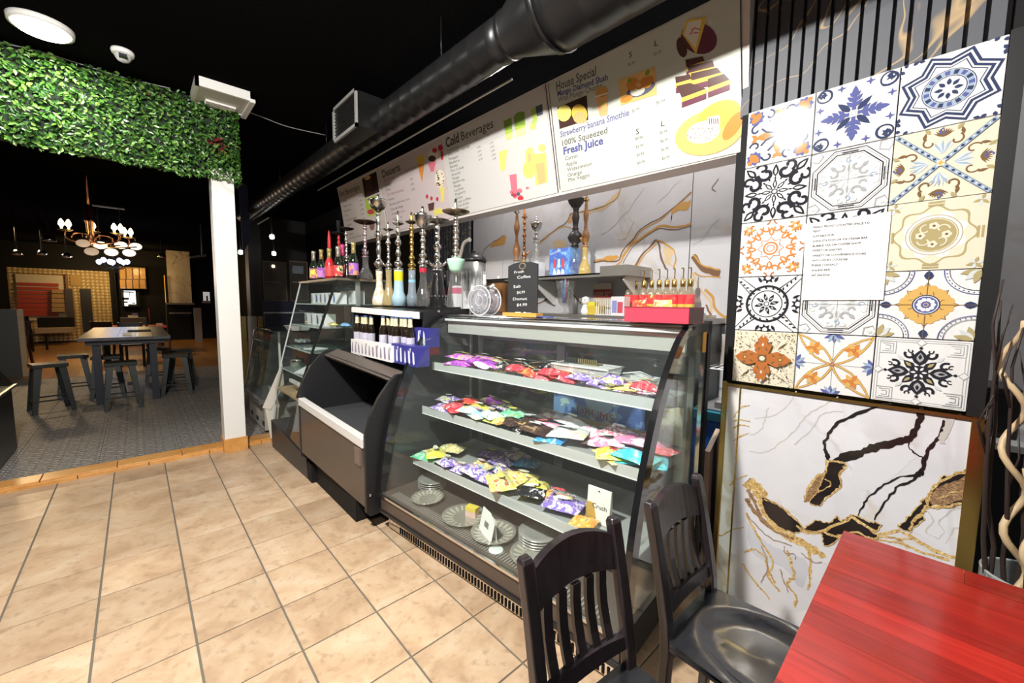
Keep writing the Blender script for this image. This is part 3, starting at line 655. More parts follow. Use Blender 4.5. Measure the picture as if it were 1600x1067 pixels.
for pts in [[(186, 250), (210, 212), (255, 196)], [(182, 268), (225, 262), (252, 270)], [(180, 300), (215, 285), (250, 290)], [(180, 355), (210, 332), (246, 322)], [(165, 540), (190, 520), (240, 495)], [(120, 760), (170, 735), (225, 720)]]: vein(pts, (5, 4), 1)
for px in []: pass
mb.build('vein', VM, ms)

# ================================================================== menu board
cTR, cBR, cBL = P(1173, -31, X=2.03), P(1167.5, 237.5, X=2.14), P(545, 381, X=2.06)
BN = (cTR-cBR).cross(cBL-cBR).normalized()
if BN.x > 0: BN = -BN
def BP(px, py, off=0):
    d = RT*((px-800)/FPX) - UP*((py-533.5)/FPX) + FW
    return EYE + d*((cBR-EYE).dot(BN)/d.dot(BN)) + BN*off
BUP = (cTR-cBR).normalized()
board_white = mat('board_frame_white', (.72, .66, .63), .45)
mbd = thing('menu_board', 'long white menu board with four printed panels above the counter', 'menu board', (0, 0, 0))
cor = [BP(526.5, 293.5), BP(545, 381), BP(1167.5, 237.5), BP(1173, -31)]
bk = Vector((.13, 0, .0))
MB().hexa(cor, [c+bk for c in cor]).build('casing', board_white, mbd)
def panel(name, c, m):
    q = [BP(*p, .001) for p in c]; return MB().hexa(q, [v+BN*.004 for v in q]).build(name, m, mbd)
pm = lambda n, c: mat('menu_'+n, c, .5)
p_hot = panel('menu_panel', [(529.5, 299), (542.5, 380), (606, 364), (590.5, 270)], pm('warm', (.62, .55, .52)))
p_des = panel('menu_panel', [(594.5, 266), (610, 363), (706, 340.5), (690, 216)], pm('rose', (.62, .53, .54)))
p_cold = panel('menu_panel', [(691, 215.5), (707, 340), (871, 301.5), (850.5, 135)], pm('pale', (.60, .59, .575)))
p_spec = panel('menu_panel', [(858.5, 131), (877, 300), (1160, 237), (1157, -22)], pm('mint', (.57, .60, .54)))
for a, b in [((592.5, 266), (608.5, 365)), ((857.3, 131), (875.8, 296)), ((528.3, 299), (541, 380)), ((1157.5, -10), (1161, 237))]: lines = MB(); ribbon(lines, [BP(*a), BP(*b)], .004, BN, 0, .006); lines.build('joint_line', blackm, mbd)
lines = MB(); ribbon(lines, [BP(853, 131.5), BP(862, 205), BP(873, 301)], .006, BN, 0, .006)
lines.build('joint_line', blackm, mbd)
TM = [mat('ink_dark', (.05, .045, .04), .5), mat('ink_blue', (.07, .08, .28), .5), mat('ink_grey', (.10, .095, .09), .5), mat('ink_rose', (.36, .10, .13), .5)]
def text(parent, items):
    for s, a, b, hpx, m, bold in items:
        mb = MB(); A, B = BP(*a), BP(*b); put_text(mb, s, A, B, BUP, hpx*mpp((A+B)/2), 0, BN*.0056, bold); mb.build('lettering', TM[m], parent)
T = []
text(p_hot, [('Hot Beverages', (532.3, 308), (563, 296), 9, 0, .01)]+[(s, (535+i*1.6, 317+i*7.3), (535+i*1.6+w, 317+i*7.3-w*.32), 3.2, 2, 0) for i, (s, w) in enumerate([('Coffee', 8), ('Cappuccino', 13), ('Espresso', 10), ('Tea', 5), ('Hot Chocolate', 17), ('Latte', 7), ('Mocha', 7), ('Chai', 6)])]
     +[('1.99', (560+i*1.2, 309+i*7), (565+i*1.2, 307.3+i*7), 3, 2, 0) for i in range(6)]+[('Soft drinks  Water  Juice', (546, 374), (572, 367.5), 3, 2, 0)])
text(p_des, [('Desserts', (599, 277.6), (626.5, 266), 11, 0, .02), ('small  large', (634, 268), (652, 261), 3, 2, 0), ('cakes & more', (601, 283.5), (617, 277.5), 3.2, 3, 0)]
     +[(s, (603+i*1.7, 291+i*7.6), (603+i*1.7+w, 291+i*7.6-w*.30), 3.4, m, 0) for i, (s, w, m) in enumerate([('Cake slice', 8, 2), ('Pie', 6, 2), ('ICE CREAM SUNDAE', 25, 3), ('Brownie', 9, 2), ('Banana split with nuts', 31, 2), ('Chocolate fudge', 19, 2), ('Waffle with fruit', 20, 3), ('Crepe', 14, 2), ('Milkshake', 14, 2)])]
     +[('4.99', (641+i*1.6, 282+i*8), (646+i*1.6, 280.5+i*8), 3, 2, 0) for i in range(3)])
text(p_cold, [('Cold', (698, 231), (718.5, 221.6), 14, 0, .035), ('Beverages', (722, 219.8), (772, 199.2), 13.5, 0, .004), ('S', (744.5, 220), (746.5, 219.2), 4, 2, 0), ('L', (763, 213), (765, 212.2), 4, 2, 0), ('Fresh Fruit', (700, 237.5), (717, 230.5), 4, 2, 0), ('SMOOTHIES - with milk', (701, 244), (735, 230), 4, 0, 0)]
     +[(s, (702+i*1.15, 251+i*6.1), (702+i*1.15+w, 251+i*6.1-w*.33), 4, 2 if i < 6 else 2, 0) for i, (s, w) in enumerate([('Pineapple', 15), ('Blueberry', 16), ('Banana', 12), ('Pina Colada', 20), ('Avocado', 14), ('Mango', 11), ('Bubble tea', 18), ('Mango', 11), ('Lychee', 14), ('Raspberry', 16), ('Guava', 10), ('Iced coffee', 22), ('Soft drinks', 18), ('Lemonade', 16)])]
     +[('4.99', (746+i*1.1, 233+i*6.2), (751.5+i*1.1, 230.8+i*6.2), 2.8, 2, 0) for i in range(4)]+[('5.99', (766+i*1.1, 226+i*6.2), (771.5+i*1.1, 223.8+i*6.2), 2.8, 2, 0) for i in range(5)])
text(p_spec, [('House Special', (870.5, 142), (932.5, 117.5), 13, 0, .008), ('Mango Diamond Slush', (872, 151), (950.7, 125), 8.5, 1, .025), ('With Mango Chunks', (873.5, 160.5), (941, 137.5), 8, 2, 0), ('Strawberry banana Smothie', (876.5, 215), (984, 180.5), 9.5, 1, .01), ('100% Squeezed', (879.6, 228.5), (950, 208), 9, 2, .01), ('Fresh Juice', (881.6, 242), (943.5, 225), 11.5, 1, .03)]
     +[('Carrot', (884, 251), (904, 246), 6, 2, 0), ('Apple', (885.5, 260), (902, 256), 6, 2, 0), ('Watermelon', (887, 268.5), (925.5, 258.5), 6, 2, 0), ('Orange', (888, 277), (910, 271.5), 6, 2, 0), ('Mix Veggie', (889, 284.5), (922, 276), 6, 2, 0),
       ('S', (983.5, 91), (988.5, 89), 8, 0, .01), ('L', (1023.5, 73), (1029, 71), 8, 0, .01), ('$4.99', (982, 104), (993, 100), 4.5, 2, 0), ('$6.99', (1022.5, 87.5), (1034, 83), 4.5, 2, 0), ('$5.99', (988.5, 176), (1000, 172), 4.5, 2, 0), ('$6.99', (1026, 163.5), (1040, 159), 4.5, 2, 0),
       ('S', (994.5, 210.5), (999.5, 209), 8, 0, .01), ('L', (1033.5, 198), (1039.5, 196.5), 8, 0, .01)]
     +[('$4.99', (993.5+i*1, 219.5+i*12.7), (1005+i*1, 216.5+i*12.7), 4.5, 2, 0) for i in range(4)]+[('$6.99', (1031.5+i*1.2, 210+i*13.4), (1043+i*1.2, 207+i*13.4), 4.5, 2, 0) for i in range(4)])
FOOD = [mat('print_'+n, c, .2) for n, c in [('coffee', (.06, .03, .025)), ('lime', (.45, .62, .10)), ('leafgreen', (.22, .36, .06)), ('yellow', (.80, .72, .18)), ('peach', (.80, .45, .20)), ('pink', (.72, .18, .25)), ('berry', (.55, .05, .07)), ('toast', (.62, .33, .10)),
        ('choc', (.10, .05, .045)), ('custard', (.78, .55, .10)), ('bun', (.78, .50, .18)), ('ivory', (.82, .78, .66)), ('plum', (.16, .05, .08)), ('tangerine', (.70, .28, .06)), ('slate', (.10, .12, .16))]]
COF, LIM, LGR, YEL, PEA, PIN, BER, TOA, CHO, CUS, BUN, IVO, PLU, TAN, SLA = range(15)
zz = [0]
def shape(mb, pts, m): zz[0] += 1; mb.add([BP(*p, .0054+zz[0]*.00002) for p in pts], [tuple(range(len(pts)))], m)
def ell(mb, cx, cy, rx, ry, m, rot=0, n=20):
    c, s_ = math.cos(rot), math.sin(rot); shape(mb, [(cx+rx*math.cos(a)*c-ry*math.sin(a)*s_, cy+rx*math.cos(a)*s_+ry*math.sin(a)*c) for a in [2*PI*k/n for k in range(n)]], m)
Z1 = lambda pts: [(690+x/6.667, 170+y/6.667) for x, y in pts]
Z2 = lambda pts: [(860+x/4.85, 80+y/4.85) for x, y in pts]
Z3 = lambda pts: [(840+x/3.557, y/3.557) for x, y in pts]
Z4 = lambda pts: [(540+x/5.3375, 180+y/5.3375) for x, y in pts]
mb = MB(); shape(mb, Z4([(140, 530), (258, 470), (285, 640), (165, 690)]), COF); ell(mb, 575, 278, 5, 3, BUN, -.4); shape(mb, Z4([(170, 560), (218, 540), (222, 640), (182, 655)]), CHO); shape(mb, Z4([(165, 700), (250, 668), (290, 740), (300, 820), (185, 850)]), LIM); ell(mb, 580, 331, 5.5, 4, BER); ell(mb, 582, 352, 4, 8, PLU); mb.build('food_print', FOOD, p_hot)
mb = MB()
shape(mb, Z4([(600, 400), (662, 398), (642, 560)]), TAN); shape(mb, Z4([(590, 370), (630, 320), (665, 345), (660, 405), (605, 410)]), CUS)
shape(mb, Z4([(690, 400), (760, 380), (740, 470), (715, 470)]), PIN); ell(mb, 678, 243, 8, 9, IVO); ell(mb, 680, 235, 4, 4, BER); ell(mb, 676, 248, 6, 5, CHO); ell(mb, 689, 231, 4, 5, BER); shape(mb, Z4([(795, 300), (815, 300), (820, 370), (800, 375)]), BER)
ell(mb, 688, 279, 7.5, 14, IVO)
for k in range(22): ell(mb, 688+rnd.uniform(-6, 6), 279+rnd.uniform(-12, 12), 1.3, 1.3, CHO if k % 2 else TOA, 0, 6)
shape(mb, Z4([(790, 600), (830, 600), (825, 720), (805, 730)]), YEL)
for x, y in ((668, 307), (675, 310), (684, 311)): ell(mb, x, y, 2, 3.4, BER, 0, 10)
shape(mb, Z4([(690, 740), (745, 725), (740, 790), (700, 800)]), CHO); shape(mb, Z4([(740, 790), (800, 770), (820, 820), (740, 835)]), YEL); mb.build('food_print', FOOD, p_des)
mb = MB()
shape(mb, Z1([(650, 130), (735, 90), (745, 310), (682, 325)]), LGR); shape(mb, Z1([(665, 230), (742, 210), (745, 310), (682, 325)]), LIM)
shape(mb, Z1([(755, 82), (872, 40), (880, 265), (785, 300)]), LGR); shape(mb, Z1([(768, 190), (878, 160), (880, 265), (785, 300)]), LIM); ell(mb, 813, 178, 8, 3, LGR, -.3)
shape(mb, Z1([(935, 10), (975, -20), (1000, 100), (985, 210), (935, 225), (915, 190), (960, 120)]), LIM); shape(mb, Z1([(985, -20), (1055, -50), (1062, 60), (1000, 80)]), SLA)
shape(mb, Z1([(600, 450), (690, 420), (665, 640), (622, 645)]), YEL); ell(mb, 829, 244, 7.5, 14, YEL); ell(mb, 827, 265, 9, 14, YEL); ell(mb, 848, 231, 6, 6, YEL); ell(mb, 828, 246, 3, 8, PEA)
shape(mb, Z1([(950, 480), (1095, 455), (1110, 765), (988, 795)]), YEL); shape(mb, Z1([(985, 575), (1078, 555), (1088, 765), (1018, 790)]), PEA)
shape(mb, Z1([(713, 690), (785, 678), (797, 870), (738, 892)]), PIN)
for k in range(16): ell(mb, 690+rnd.uniform(700, 850)/6.667, 170+(rnd.uniform(840, 940))/6.667, 3.2, 3.2, rnd.choice([PIN, BER, PIN, SLA]), 0, 10)
ell(mb, 690+900/6.667, 170+825/6.667, 2.5, 2, PIN); mb.build('food_print', FOOD, p_cold)
mb = MB()
shape(mb, Z2([(58, 428), (280, 335), (292, 520), (75, 590)]), COF); ell(mb, 882.5, 177, 11, 13, YEL, .2); ell(mb, 906.5, 178, 12, 15, CUS, -.3); ell(mb, 907, 184, 10, 9, PEA, -.3)
for k in range(4): shape(mb, [(898+k*5, 180), (899+k*5, 180), (904+k*5, 192), (903+k*5, 192)], TOA)
shape(mb, Z2([(345, 340), (443, 312), (436, 482), (380, 494)]), PEA); ell(mb, 860+395/4.85, 80+310/4.85, 10, 8.5, TOA, -.3); ell(mb, 943, 162, 3, 3.6, LIM); shape(mb, Z2([(340, 345), (443, 312), (444, 322), (342, 355)]), IVO)
shape(mb, Z2([(518, 222), (795, 118), (810, 330), (537, 412)]), BUN); ell(mb, 860+690/4.85, 80+290/4.85, 24, 10, SLA, -.4); ell(mb, 860+665/4.85, 80+300/4.85, 12, 8, IVO, -.4)
for x, y, r in ((620, 260, 8), (675, 258, 7), (730, 240, 9), (760, 215, 6), (640, 230, 6)): ell(mb, 860+x/4.85, 80+y/4.85, r, r, TAN)
ell(mb, 860+672/4.85, 80+258/4.85, 4, 4, PEA); ell(mb, 860+740/4.85, 80+165/4.85, 3, 5, LGR, .5); ell(mb, 985, 126, 3, 4, LGR, .5); ell(mb, 980, 155, 10, 5, TAN, -.4)
ell(mb, 840+900/3.557, 215/3.557, 29, 24, PLU, .4); ell(mb, 840+805/3.557, 265/3.557, 8, 16, CHO, -.2); shape(mb, Z3([(805, 190), (832, 112), (945, 95), (885, 302)]), CUS); shape(mb, Z3([(818, 195), (840, 125), (915, 112), (882, 270)]), IVO)
for k in range(4): ell(mb, 1081+k*3.5, 49+(-1)**k*3, 1.2, 5, PIN, .6+k*.4, 8)
def brownie(q, side):
    shape(mb, Z3(q), CHO); a, b, c, d = q; h = 55
    shape(mb, Z3([d, c, (c[0], c[1]+h*.45), (d[0], d[1]+h*.45)]), CUS); shape(mb, Z3([(d[0], d[1]+h*.45), (c[0], c[1]+h*.45), (c[0], c[1]+h), (d[0], d[1]+h)]), PLU)
for q in [[(825, 335), (920, 315), (930, 340), (830, 375)], [(835, 372), (975, 338), (985, 372), (845, 408)], [(768, 430), (850, 415), (860, 440), (772, 465)], [(855, 410), (1000, 378), (1025, 405), (858, 450)], [(775, 480), (850, 462), (940, 495), (805, 545)], [(950, 440), (1040, 412), (1070, 445), (950, 490)]]: brownie(q, 0)
ell(mb, 840+960/3.557, 735/3.557, 56, 34, BUN, -.32, 28); ell(mb, 840+1010/3.557, 640/3.557, 36, 20, CUS, -.45, 24); ell(mb, 840+925/3.557, 735/3.557, 27, 17, IVO, -.3, 24)
for k in range(60): a = rnd.uniform(0, 2*PI); r = rnd.random()**.5; ell(mb, 840+925/3.557+25*r*math.cos(a), 735/3.557+15*r*math.sin(a)-6*r*math.cos(a), 1, .6, CHO if k % 3 else TOA, a, 5)
ell(mb, 840+1090/3.557, 700/3.557, 10, 26, TAN, .6); shape(mb, Z3([(945, 655), (1015, 640), (1020, 690), (950, 700)]), IVO)
for k in range(5): shape(mb, Z3([(955+k*12, 660), (960+k*12, 659), (962+k*12, 690), (957+k*12, 691)]), PLU)
mb.build('food_print', FOOD, p_spec)
# ================================================================== duct under the ceiling
duct_m = mat('black_painted_duct', (.018, .018, .019), .34, .5)
dt = thing('air_duct', 'black spiral air duct hung under the ceiling beside the menu board', 'duct', (1.5, 3, 2.9))
A0, A1, A2, A3 = Vector((1.44, 8.3, 2.9)), Vector((1.555, 1.72, 2.9)), Vector((1.572, 1.43, 2.91)), Vector((1.64, -.6, 2.91))
O_ = Vector((1.5, 3, 2.9))
def spiral(a, b, r0, r1, step, name, seam=.0016):
    L = (b-a).length; n = int(L/step); path = []; rs = []
    for k in range(n):
        for t, e in ((0, 0), (.46, 0), (.5, seam), (.54, 0)):
            u = (k+t)/n; path.append(a+(b-a)*u-O_); rs.append(r0+(r1-r0)*u+e)
    path.append(b-O_); rs.append(r1)
    return MB().tube(path, rs, 28).build(name, duct_m, dt)
spiral(A0, A1, .115, .115, .15, 'duct_pipe')
MB().tube([A1-O_, A1+(A2-A1)*.08-O_, A1+(A2-A1)*.1-O_, A2-O_, A2+(A3-A2)*.02-O_], [.121, .121, .116, .205, .214], 28).build('reducer', duct_m, dt)
spiral(A2, A3, .207, .207, .16, 'duct_pipe')
zt = P(557, 139, X=1.305).z
bx = MB().box(1.31-O_.x, 1.53-O_.x, 3.16-O_.y, 3.62-O_.y, 2.80-O_.z, zt-O_.z).build('outlet_box', duct_m, dt)
g = MB(); y0, y1, z0 = 3.15-O_.y, 3.64-O_.y, 2.79-O_.z; z1 = zt-O_.z+.01; xg = 1.305-O_.x
for a in ((y0, y1, z0, z0+.025), (y0, y1, z1-.025, z1), (y0, y0+.025, z0, z1), (y1-.025, y1, z0, z1)): g.box(xg-.012, xg+.004, *a)
gr = g.build('grille_frame', mat('duct_flange', (.36, .36, .35), .4, .3), bx)
for k in range(9):
    z = z0+.035+k*(z1-z0-.07)/8; MB().bar((xg+.004, y0+.02, z), (xg+.004, y1-.02, z), .018, .004, (.6, 0, 1)).build('louver', duct_m, bx)
for y in (2.3, 4.4, 6.2):
    MB().tube([(0, y-O_.y, .1), (0, y-O_.y, CEIL-2.9)], .004, 6).build('hanger_rod', duct_m, dt)
cv = MB().tube([(1.66, 5.2, 2.78), (1.68, 2.6, 2.775), (1.70, 1.85, 2.78)], .006, 8).build('cable_pipe', mat('pale_conduit', (.5, .5, .48), .4), None)
tag(cv, 'thin pale conduit running along the underside of the black duct', 'conduit')
# ------------------------------------------------------------------ things on the ceiling
lampg = mat('lamp_diffuser', (1, .97, .92), .5, emit=14, ecol=(1, .96, .9))
for i, (x, y) in enumerate(LAMP_XY[:1]):
    t = thing('ceiling_lamp', ['round flush white ceiling lamp glowing above the leaf hedge', 'round flush white ceiling lamp over the beige floor out of view'][i], 'lamp', (x, y, CEIL), 0, 'flush ceiling lamps')
    MB().lathe([(.001, -.045), (.12, -.045), (.135, -.03)], 28, caps=False).build('diffuser', lampg, t)
    MB().lathe([(.135, -.032), (.15, -.03), (.155, 0), (.14, 0)], 28, caps=False).build('rim', white, t)
p = P(192, 86, Z=3.22); t = thing('dome_camera', 'small white security dome camera on the black ceiling', 'camera', (p.x, p.y, CEIL))
MB().lathe([(.062, 0), (.066, -.012), (.06, -.03), (.052, -.035)], 20).build('base', white, t)
MB().lathe([(.05, -.03), (.046, -.05), (.033, -.07), (.012, -.08), (.001, -.081)], 16).build('dome', lgrey, t)
MB().box(-.022, .022, -.075, -.03, -.068, -.05).build('lens', black, t)
t = thing('ceiling_light_box', 'white square ceiling fixture with slanted reflector next to the hedge', 'light fixture', (.64, 4.42, CEIL))
for a in ((-.2, .2, -.2, -.175), (-.2, .2, .175, .2), (-.2, -.175, -.2, .2), (.175, .2, -.2, .2)): MB().box(*a, -.075, 0).build('frame', white, t)
MB().hexa([(-.175, -.175, -.07), (.175, -.175, -.07), (.175, .175, -.07), (-.175, .175, -.07)], [(-.12, -.1, -.02), (.12, -.1, -.02), (.12, .1, -.02), (-.12, .1, -.02)]).build('reflector', mat('pale_reflector', (.62, .62, .60), .35), t)
for k in range(4): MB().box(-.11, .11, .05+k*.03, .06+k*.03, -.085, -.06).build('louver', white, t)
MB().box(.17, .21, -.21, .21, -.09, -.06).build('lip', white, t)
wm = mat('grey_cable', (.35, .35, .34), .5)
for lab, pts in [('grey cable drooping across the ceiling above the hedge', [(0, 66), (60, 80), (110, 95), (190, 120), (266, 138)]), ('second thin cable beside the lower end of the ceiling cable', [(150, 108), (200, 126), (240, 133), (262, 137)]), ('thin pale cable from the white ceiling fixture to the duct', [(385, 174), (410, 183), (450, 198), (508, 211)])]:
    tag(MB().tube(smooth_path([P(x, y, Z=3.235) for x, y in pts], 4), .004, 6).build('cable', wm), lab, 'cable')
# ------------------------------------------------------------------ leaf hedge
hd = thing('leaf_hedge', 'artificial green leaf hedge panel hung on the black beam', 'hedge', (-.5, 4.62, 2.9))
ho = Vector((-.5, 4.62, 2.9))
MB().box(-1.2, 1.24, -.005, .055, -.33, .30).build('backing', mat('hedge_mesh', (.01, .025, .008), .8), hd)
lm = [mat('leaf_'+n, c, .35) for n, c in [('mid', (.045, .14, .018)), ('light', (.13, .26, .045)), ('dark', (.014, .055, .010)), ('red', (.14, .015, .02))]]
mb = MB()
for k in range(7600):
    x = rnd.uniform(-1.25, 1.26); side = k % 9 == 0
    z = rnd.uniform(-.385, .315); d = rnd.uniform(0, .085)
    edge = .36+.03*mnoise.noise(Vector((x*4, 0, 0)))+.02*mnoise.noise(Vector((x*17, 3, 0)))
    if z < -edge: z = -edge+rnd.uniform(0, .05)
    c = Vector((x, -d, z))
    if side: c = Vector((1.25+rnd.uniform(0, .03), rnd.uniform(-.06, .12), z))
    L = rnd.uniform(.026, .046); w = L*rnd.uniform(.42, .6)
    n = Vector((rnd.uniform(-.7, .7)+(.8 if side else 0), -1+rnd.uniform(-.1, .6), rnd.uniform(-.2, .9))).normalized()
    u = n.cross(Vector((rnd.uniform(-1, 1), rnd.uniform(-1, 1), rnd.uniform(-1, 1)))).normalized(); v = n.cross(u)
    r = rnd.random(); m = 0 if r < .5 else 1 if r < .78 else 2
    if mnoise.noise(Vector((x*2.3, z*4, 7))) > .42: m = 3 if r < .55 else m
    mb.add([c-u*L/2, c-u*L*.1+v*w/2+n*.003, c+u*L*.25+v*w*.4+n*.003, c+u*L/2, c+u*L*.25-v*w*.4+n*.003, c-u*L*.1-v*w/2+n*.003, c-n*.002], [(0, 6, 1), (1, 6, 2), (2, 6, 3), (3, 6, 4), (4, 6, 5), (5, 6, 0)], m)
tag(mb.build('foliage', lm, hd), kind='stuff')

# ================================================================== foreground: red table and two chairs
tb = thing('restaurant_table', 'red stained wooden table in the near corner', 'table', (1.1, -.25, 0))
xs = [.46, .36, .26, .15, .05, -.05, -.16, -.27, -.38, -.52]
xs = [.485, .40, .315, .22, .13, .04, -.06, -.16, -.26, -.36, -.46, -.56]
for i in range(11):
    y = .415; ys = [y]
    while y > -.6: y -= rnd.uniform(.25, .55); ys.append(max(y, -.6))
    for a, b in zip(ys, ys[1:]):
        MB().box(xs[i+1]+.0004, xs[i]-.0004, b+.0004, a-.0004, .724, .76).build('stave', redwood, tb)
MB().box(-.50, .42, -.54, .35, .66, .724).build('apron', redwood, tb)
for x in (-.47, .37):
    for y in (-.50, .30): MB().box(x-.03, x+.03, y-.03, y+.03, 0, .66).build('leg', darkwood, tb)
def chair(label, loc, rz, w=.355):
    t = thing('dining_chair', label, 'chair', loc, rz, 'dark wooden slat-back chairs')
    h = w/2; SH = .45; TOPZ = .85
    def yb(z): return .0 if z < SH else (z-SH)*.16+.10*(z-SH)**2      # lean of the back
    for s in (-1, 1):
        path = [(s*(h-.018), yb(z) + (.05*(SH-z)*.6 if z < SH else 0), z) for z in (0, .2, .4, .5, .6, .7, .78, TOPZ-.012)]
        m = MB(); z = path[-1]; path += [(z[0], z[1]+.003, z[2]+.012)]; vs = []
        for i, (x, y, z) in enumerate(path):
            a, b = (.018, .015) if i < len(path)-1 else (.012, .010); vs += [(x-a, y-b, z), (x+a, y-b, z), (x+a, y+b, z), (x-a, y+b, z)]
        m.add(vs, [(3, 2, 1, 0), tuple(range(len(vs)-4, len(vs)))]+[(4*i+k, 4*i+(k+1) % 4, 4*i+4+(k+1) % 4, 4*i+4+k) for i in range(len(path)-1) for k in range(4)]); m.build('rear_post', darkwood, t, bevel=.004)
    # arched top rail
    pts = []; N = 10
    lo = [(-h+.034+(2*h-.068)*k/N, .715+.020*math.sin(PI*k/N)) for k in range(N+1)]
    hi = [(-h+.034+(2*h-.068)*k/N, .808+.034*math.sin(PI*k/N)**.8) for k in range(N+1)]
    mb = MB()
    for k in range(N):
        def q(x, z, o): return (x, yb(z)+o+.02*(1-(x/h)**2), z)
        c0 = [q(*lo[k], -.011), q(*lo[k+1], -.011), q(*hi[k+1], -.011), q(*hi[k], -.011)]; c1 = [q(*lo[k], .011), q(*lo[k+1], .011), q(*hi[k+1], .011), q(*hi[k], .011)]
        mb.hexa(c0, c1)
    mb.build('top_rail', darkwood, t)
    mb = MB()
    for k in range(N):
        x0, x1 = -h+.034+(2*h-.068)*k/N, -h+.034+(2*h-.068)*(k+1)/N
        def q(x, z, o): return (x, yb(z)+o+.012*(1-(x/h)**2), z)
        z0 = lambda x: .505; z1 = lambda x: .535+.012*math.sin(PI*(x+h)/(2*h))
        mb.hexa([q(x0, z0(x0), -.01), q(x1, z0(x1), -.01), q(x1, z1(x1), -.01), q(x0, z1(x0), -.01)], [q(x0, z0(x0), .01), q(x1, z0(x1), .01), q(x1, z1(x1), .01), q(x0, z1(x0), .01)])
    mb.build('lower_rail', darkwood, t)
    for k in range(5):
        x = (k-2)*.05; mb = MB(); zs = [.53, .58, .63, .68, .725]
        for a, b in zip(zs, zs[1:]):
            f = lambda z: yb(z)+.012+.012*math.sin(PI*(z-.53)/.2)
            mb.hexa([(x-.014, f(a)-.006, a), (x+.014, f(a)-.006, a), (x+.014, f(a)+.006, a), (x-.014, f(a)+.006, a)], [(x-.014, f(b)-.006, b), (x+.014, f(b)-.006, b), (x+.014, f(b)+.006, b), (x-.014, f(b)+.006, b)])
        mb.build('slat', darkwood, t)
    # scooped seat
    mb = MB(); nx, ny = 16, 16; vs = []
    for j in range(ny+1):
        v = j/ny; y = .02-.42*v; hw = h-.005+.035*v - (.03*max(0, v-.9)*10 if v > .9 else 0)
        for i in range(nx+1):
            u = i/nx*2-1; r = math.hypot(u/.80, (v-.54)/.40); dz = -.016*max(0, min(1, (1.02-r)/.14))
            if abs(r-1.06) < .1: dz += .003
            dz += .006*math.exp(-(u/.18)**2)*max(0, 1-r) if v > .5 else 0
            vs.append((u*hw, y, SH+dz))
    mb.add(vs, [(j*(nx+1)+i, j*(nx+1)+i+1, (j+1)*(nx+1)+i+1, (j+1)*(nx+1)+i) for j in range(ny) for i in range(nx)], 0, True)
    mb.hexa([(-h+.005, .02, SH-.03), (h-.005, .02, SH-.03), (h+.0, -.40, SH-.03), (-h-.0, -.40, SH-.03)], [(-h+.005, .02, SH-.018), (h-.005, .02, SH-.018), (h+.02, -.40, SH-.018), (-h-.02, -.40, SH-.018)])
    rim = [(-h+.005, .02), (h-.005, .02), (h+.03-.035, -.40), (-h-.03+.035, -.40)]
    for (xa, ya), (xb, yb_) in zip(rim, rim[1:]+rim[:1]): mb.add([(xa, ya, SH-.02), (xb, yb_, SH-.02), (xb, yb_, SH), (xa, ya, SH)], [(0, 1, 2, 3)])
    mb.build('seat', mat('seat_lacquer', (.010, .011, .014), .26, coat=.2), t)
    for s in (-1, 1):
        MB().hexa([(s*(h-.01)-.014, -.37, 0), (s*(h-.01)+.014, -.37, 0), (s*(h-.01)+.014, -.343, 0), (s*(h-.01)-.014, -.343, 0)], [(s*(h-.015)-.02, -.38, SH-.03), (s*(h-.015)+.02, -.38, SH-.03), (s*(h-.015)+.02, -.34, SH-.03), (s*(h-.015)-.02, -.34, SH-.03)]).build('front_leg', darkwood, t)
        MB().bar((s*(h-.018), .0, .2), (s*(h-.012), -.35, .2), .018, .03).build('side_stretcher', darkwood, t)
    MB().bar((-h+.02, -.17, .2), (h-.02, -.17, .2), .018, .03).build('cross_stretcher', darkwood, t)
    MB().box(-h+.03, h-.03, -.36, -.345, SH-.075, SH-.03).box(-h+.03, h-.03, -.012, .006, SH-.075, SH-.03).build('apron', darkwood, t)
    return t
chair('dark wooden slat-back chair nearest the camera in front of the curved case', (.80, .545, 0), -.12)
chair('dark wooden slat-back chair pushed up beside the gold framed marble screen', (1.29, .495, 0), -.03)
# ================================================================== curved glass display case (local x = depth, y = along the counter, 0 at its far end)
CR = math.radians(5.2); CO = Vector((1.07, 2.36, 0)); LEN = 1.66
CM = Matrix.Translation(CO) @ Matrix.Rotation(CR, 4, 'Z')
CI = CM.inverted()
case = thing('display_case', 'curved glass refrigerated display case full of candy bags with black frame', 'display case', CO, CR)
PROF = [(0, .25), (.010, .36), (.032, .52), (.062, .66), (.098, .78), (.142, .90), (.196, 1.02), (.262, 1.13), (.342, 1.235), (.44, 1.325), (.545, 1.372)]
def prof_x(z):
    for (a, b), (c, d) in zip(PROF, PROF[1:]):
        if b <= z <= d: return a+(c-a)*(z-b)/(d-b)
    return PROF[-1][0]
PS = smooth_path([(x, 0, z) for x, z in PROF], 3)
DEPTH = .84
brownm = mat('dark_brown_panel', (.075, .055, .045), .35); deckm = mat('dark_deck', (.085, .07, .06), .3)
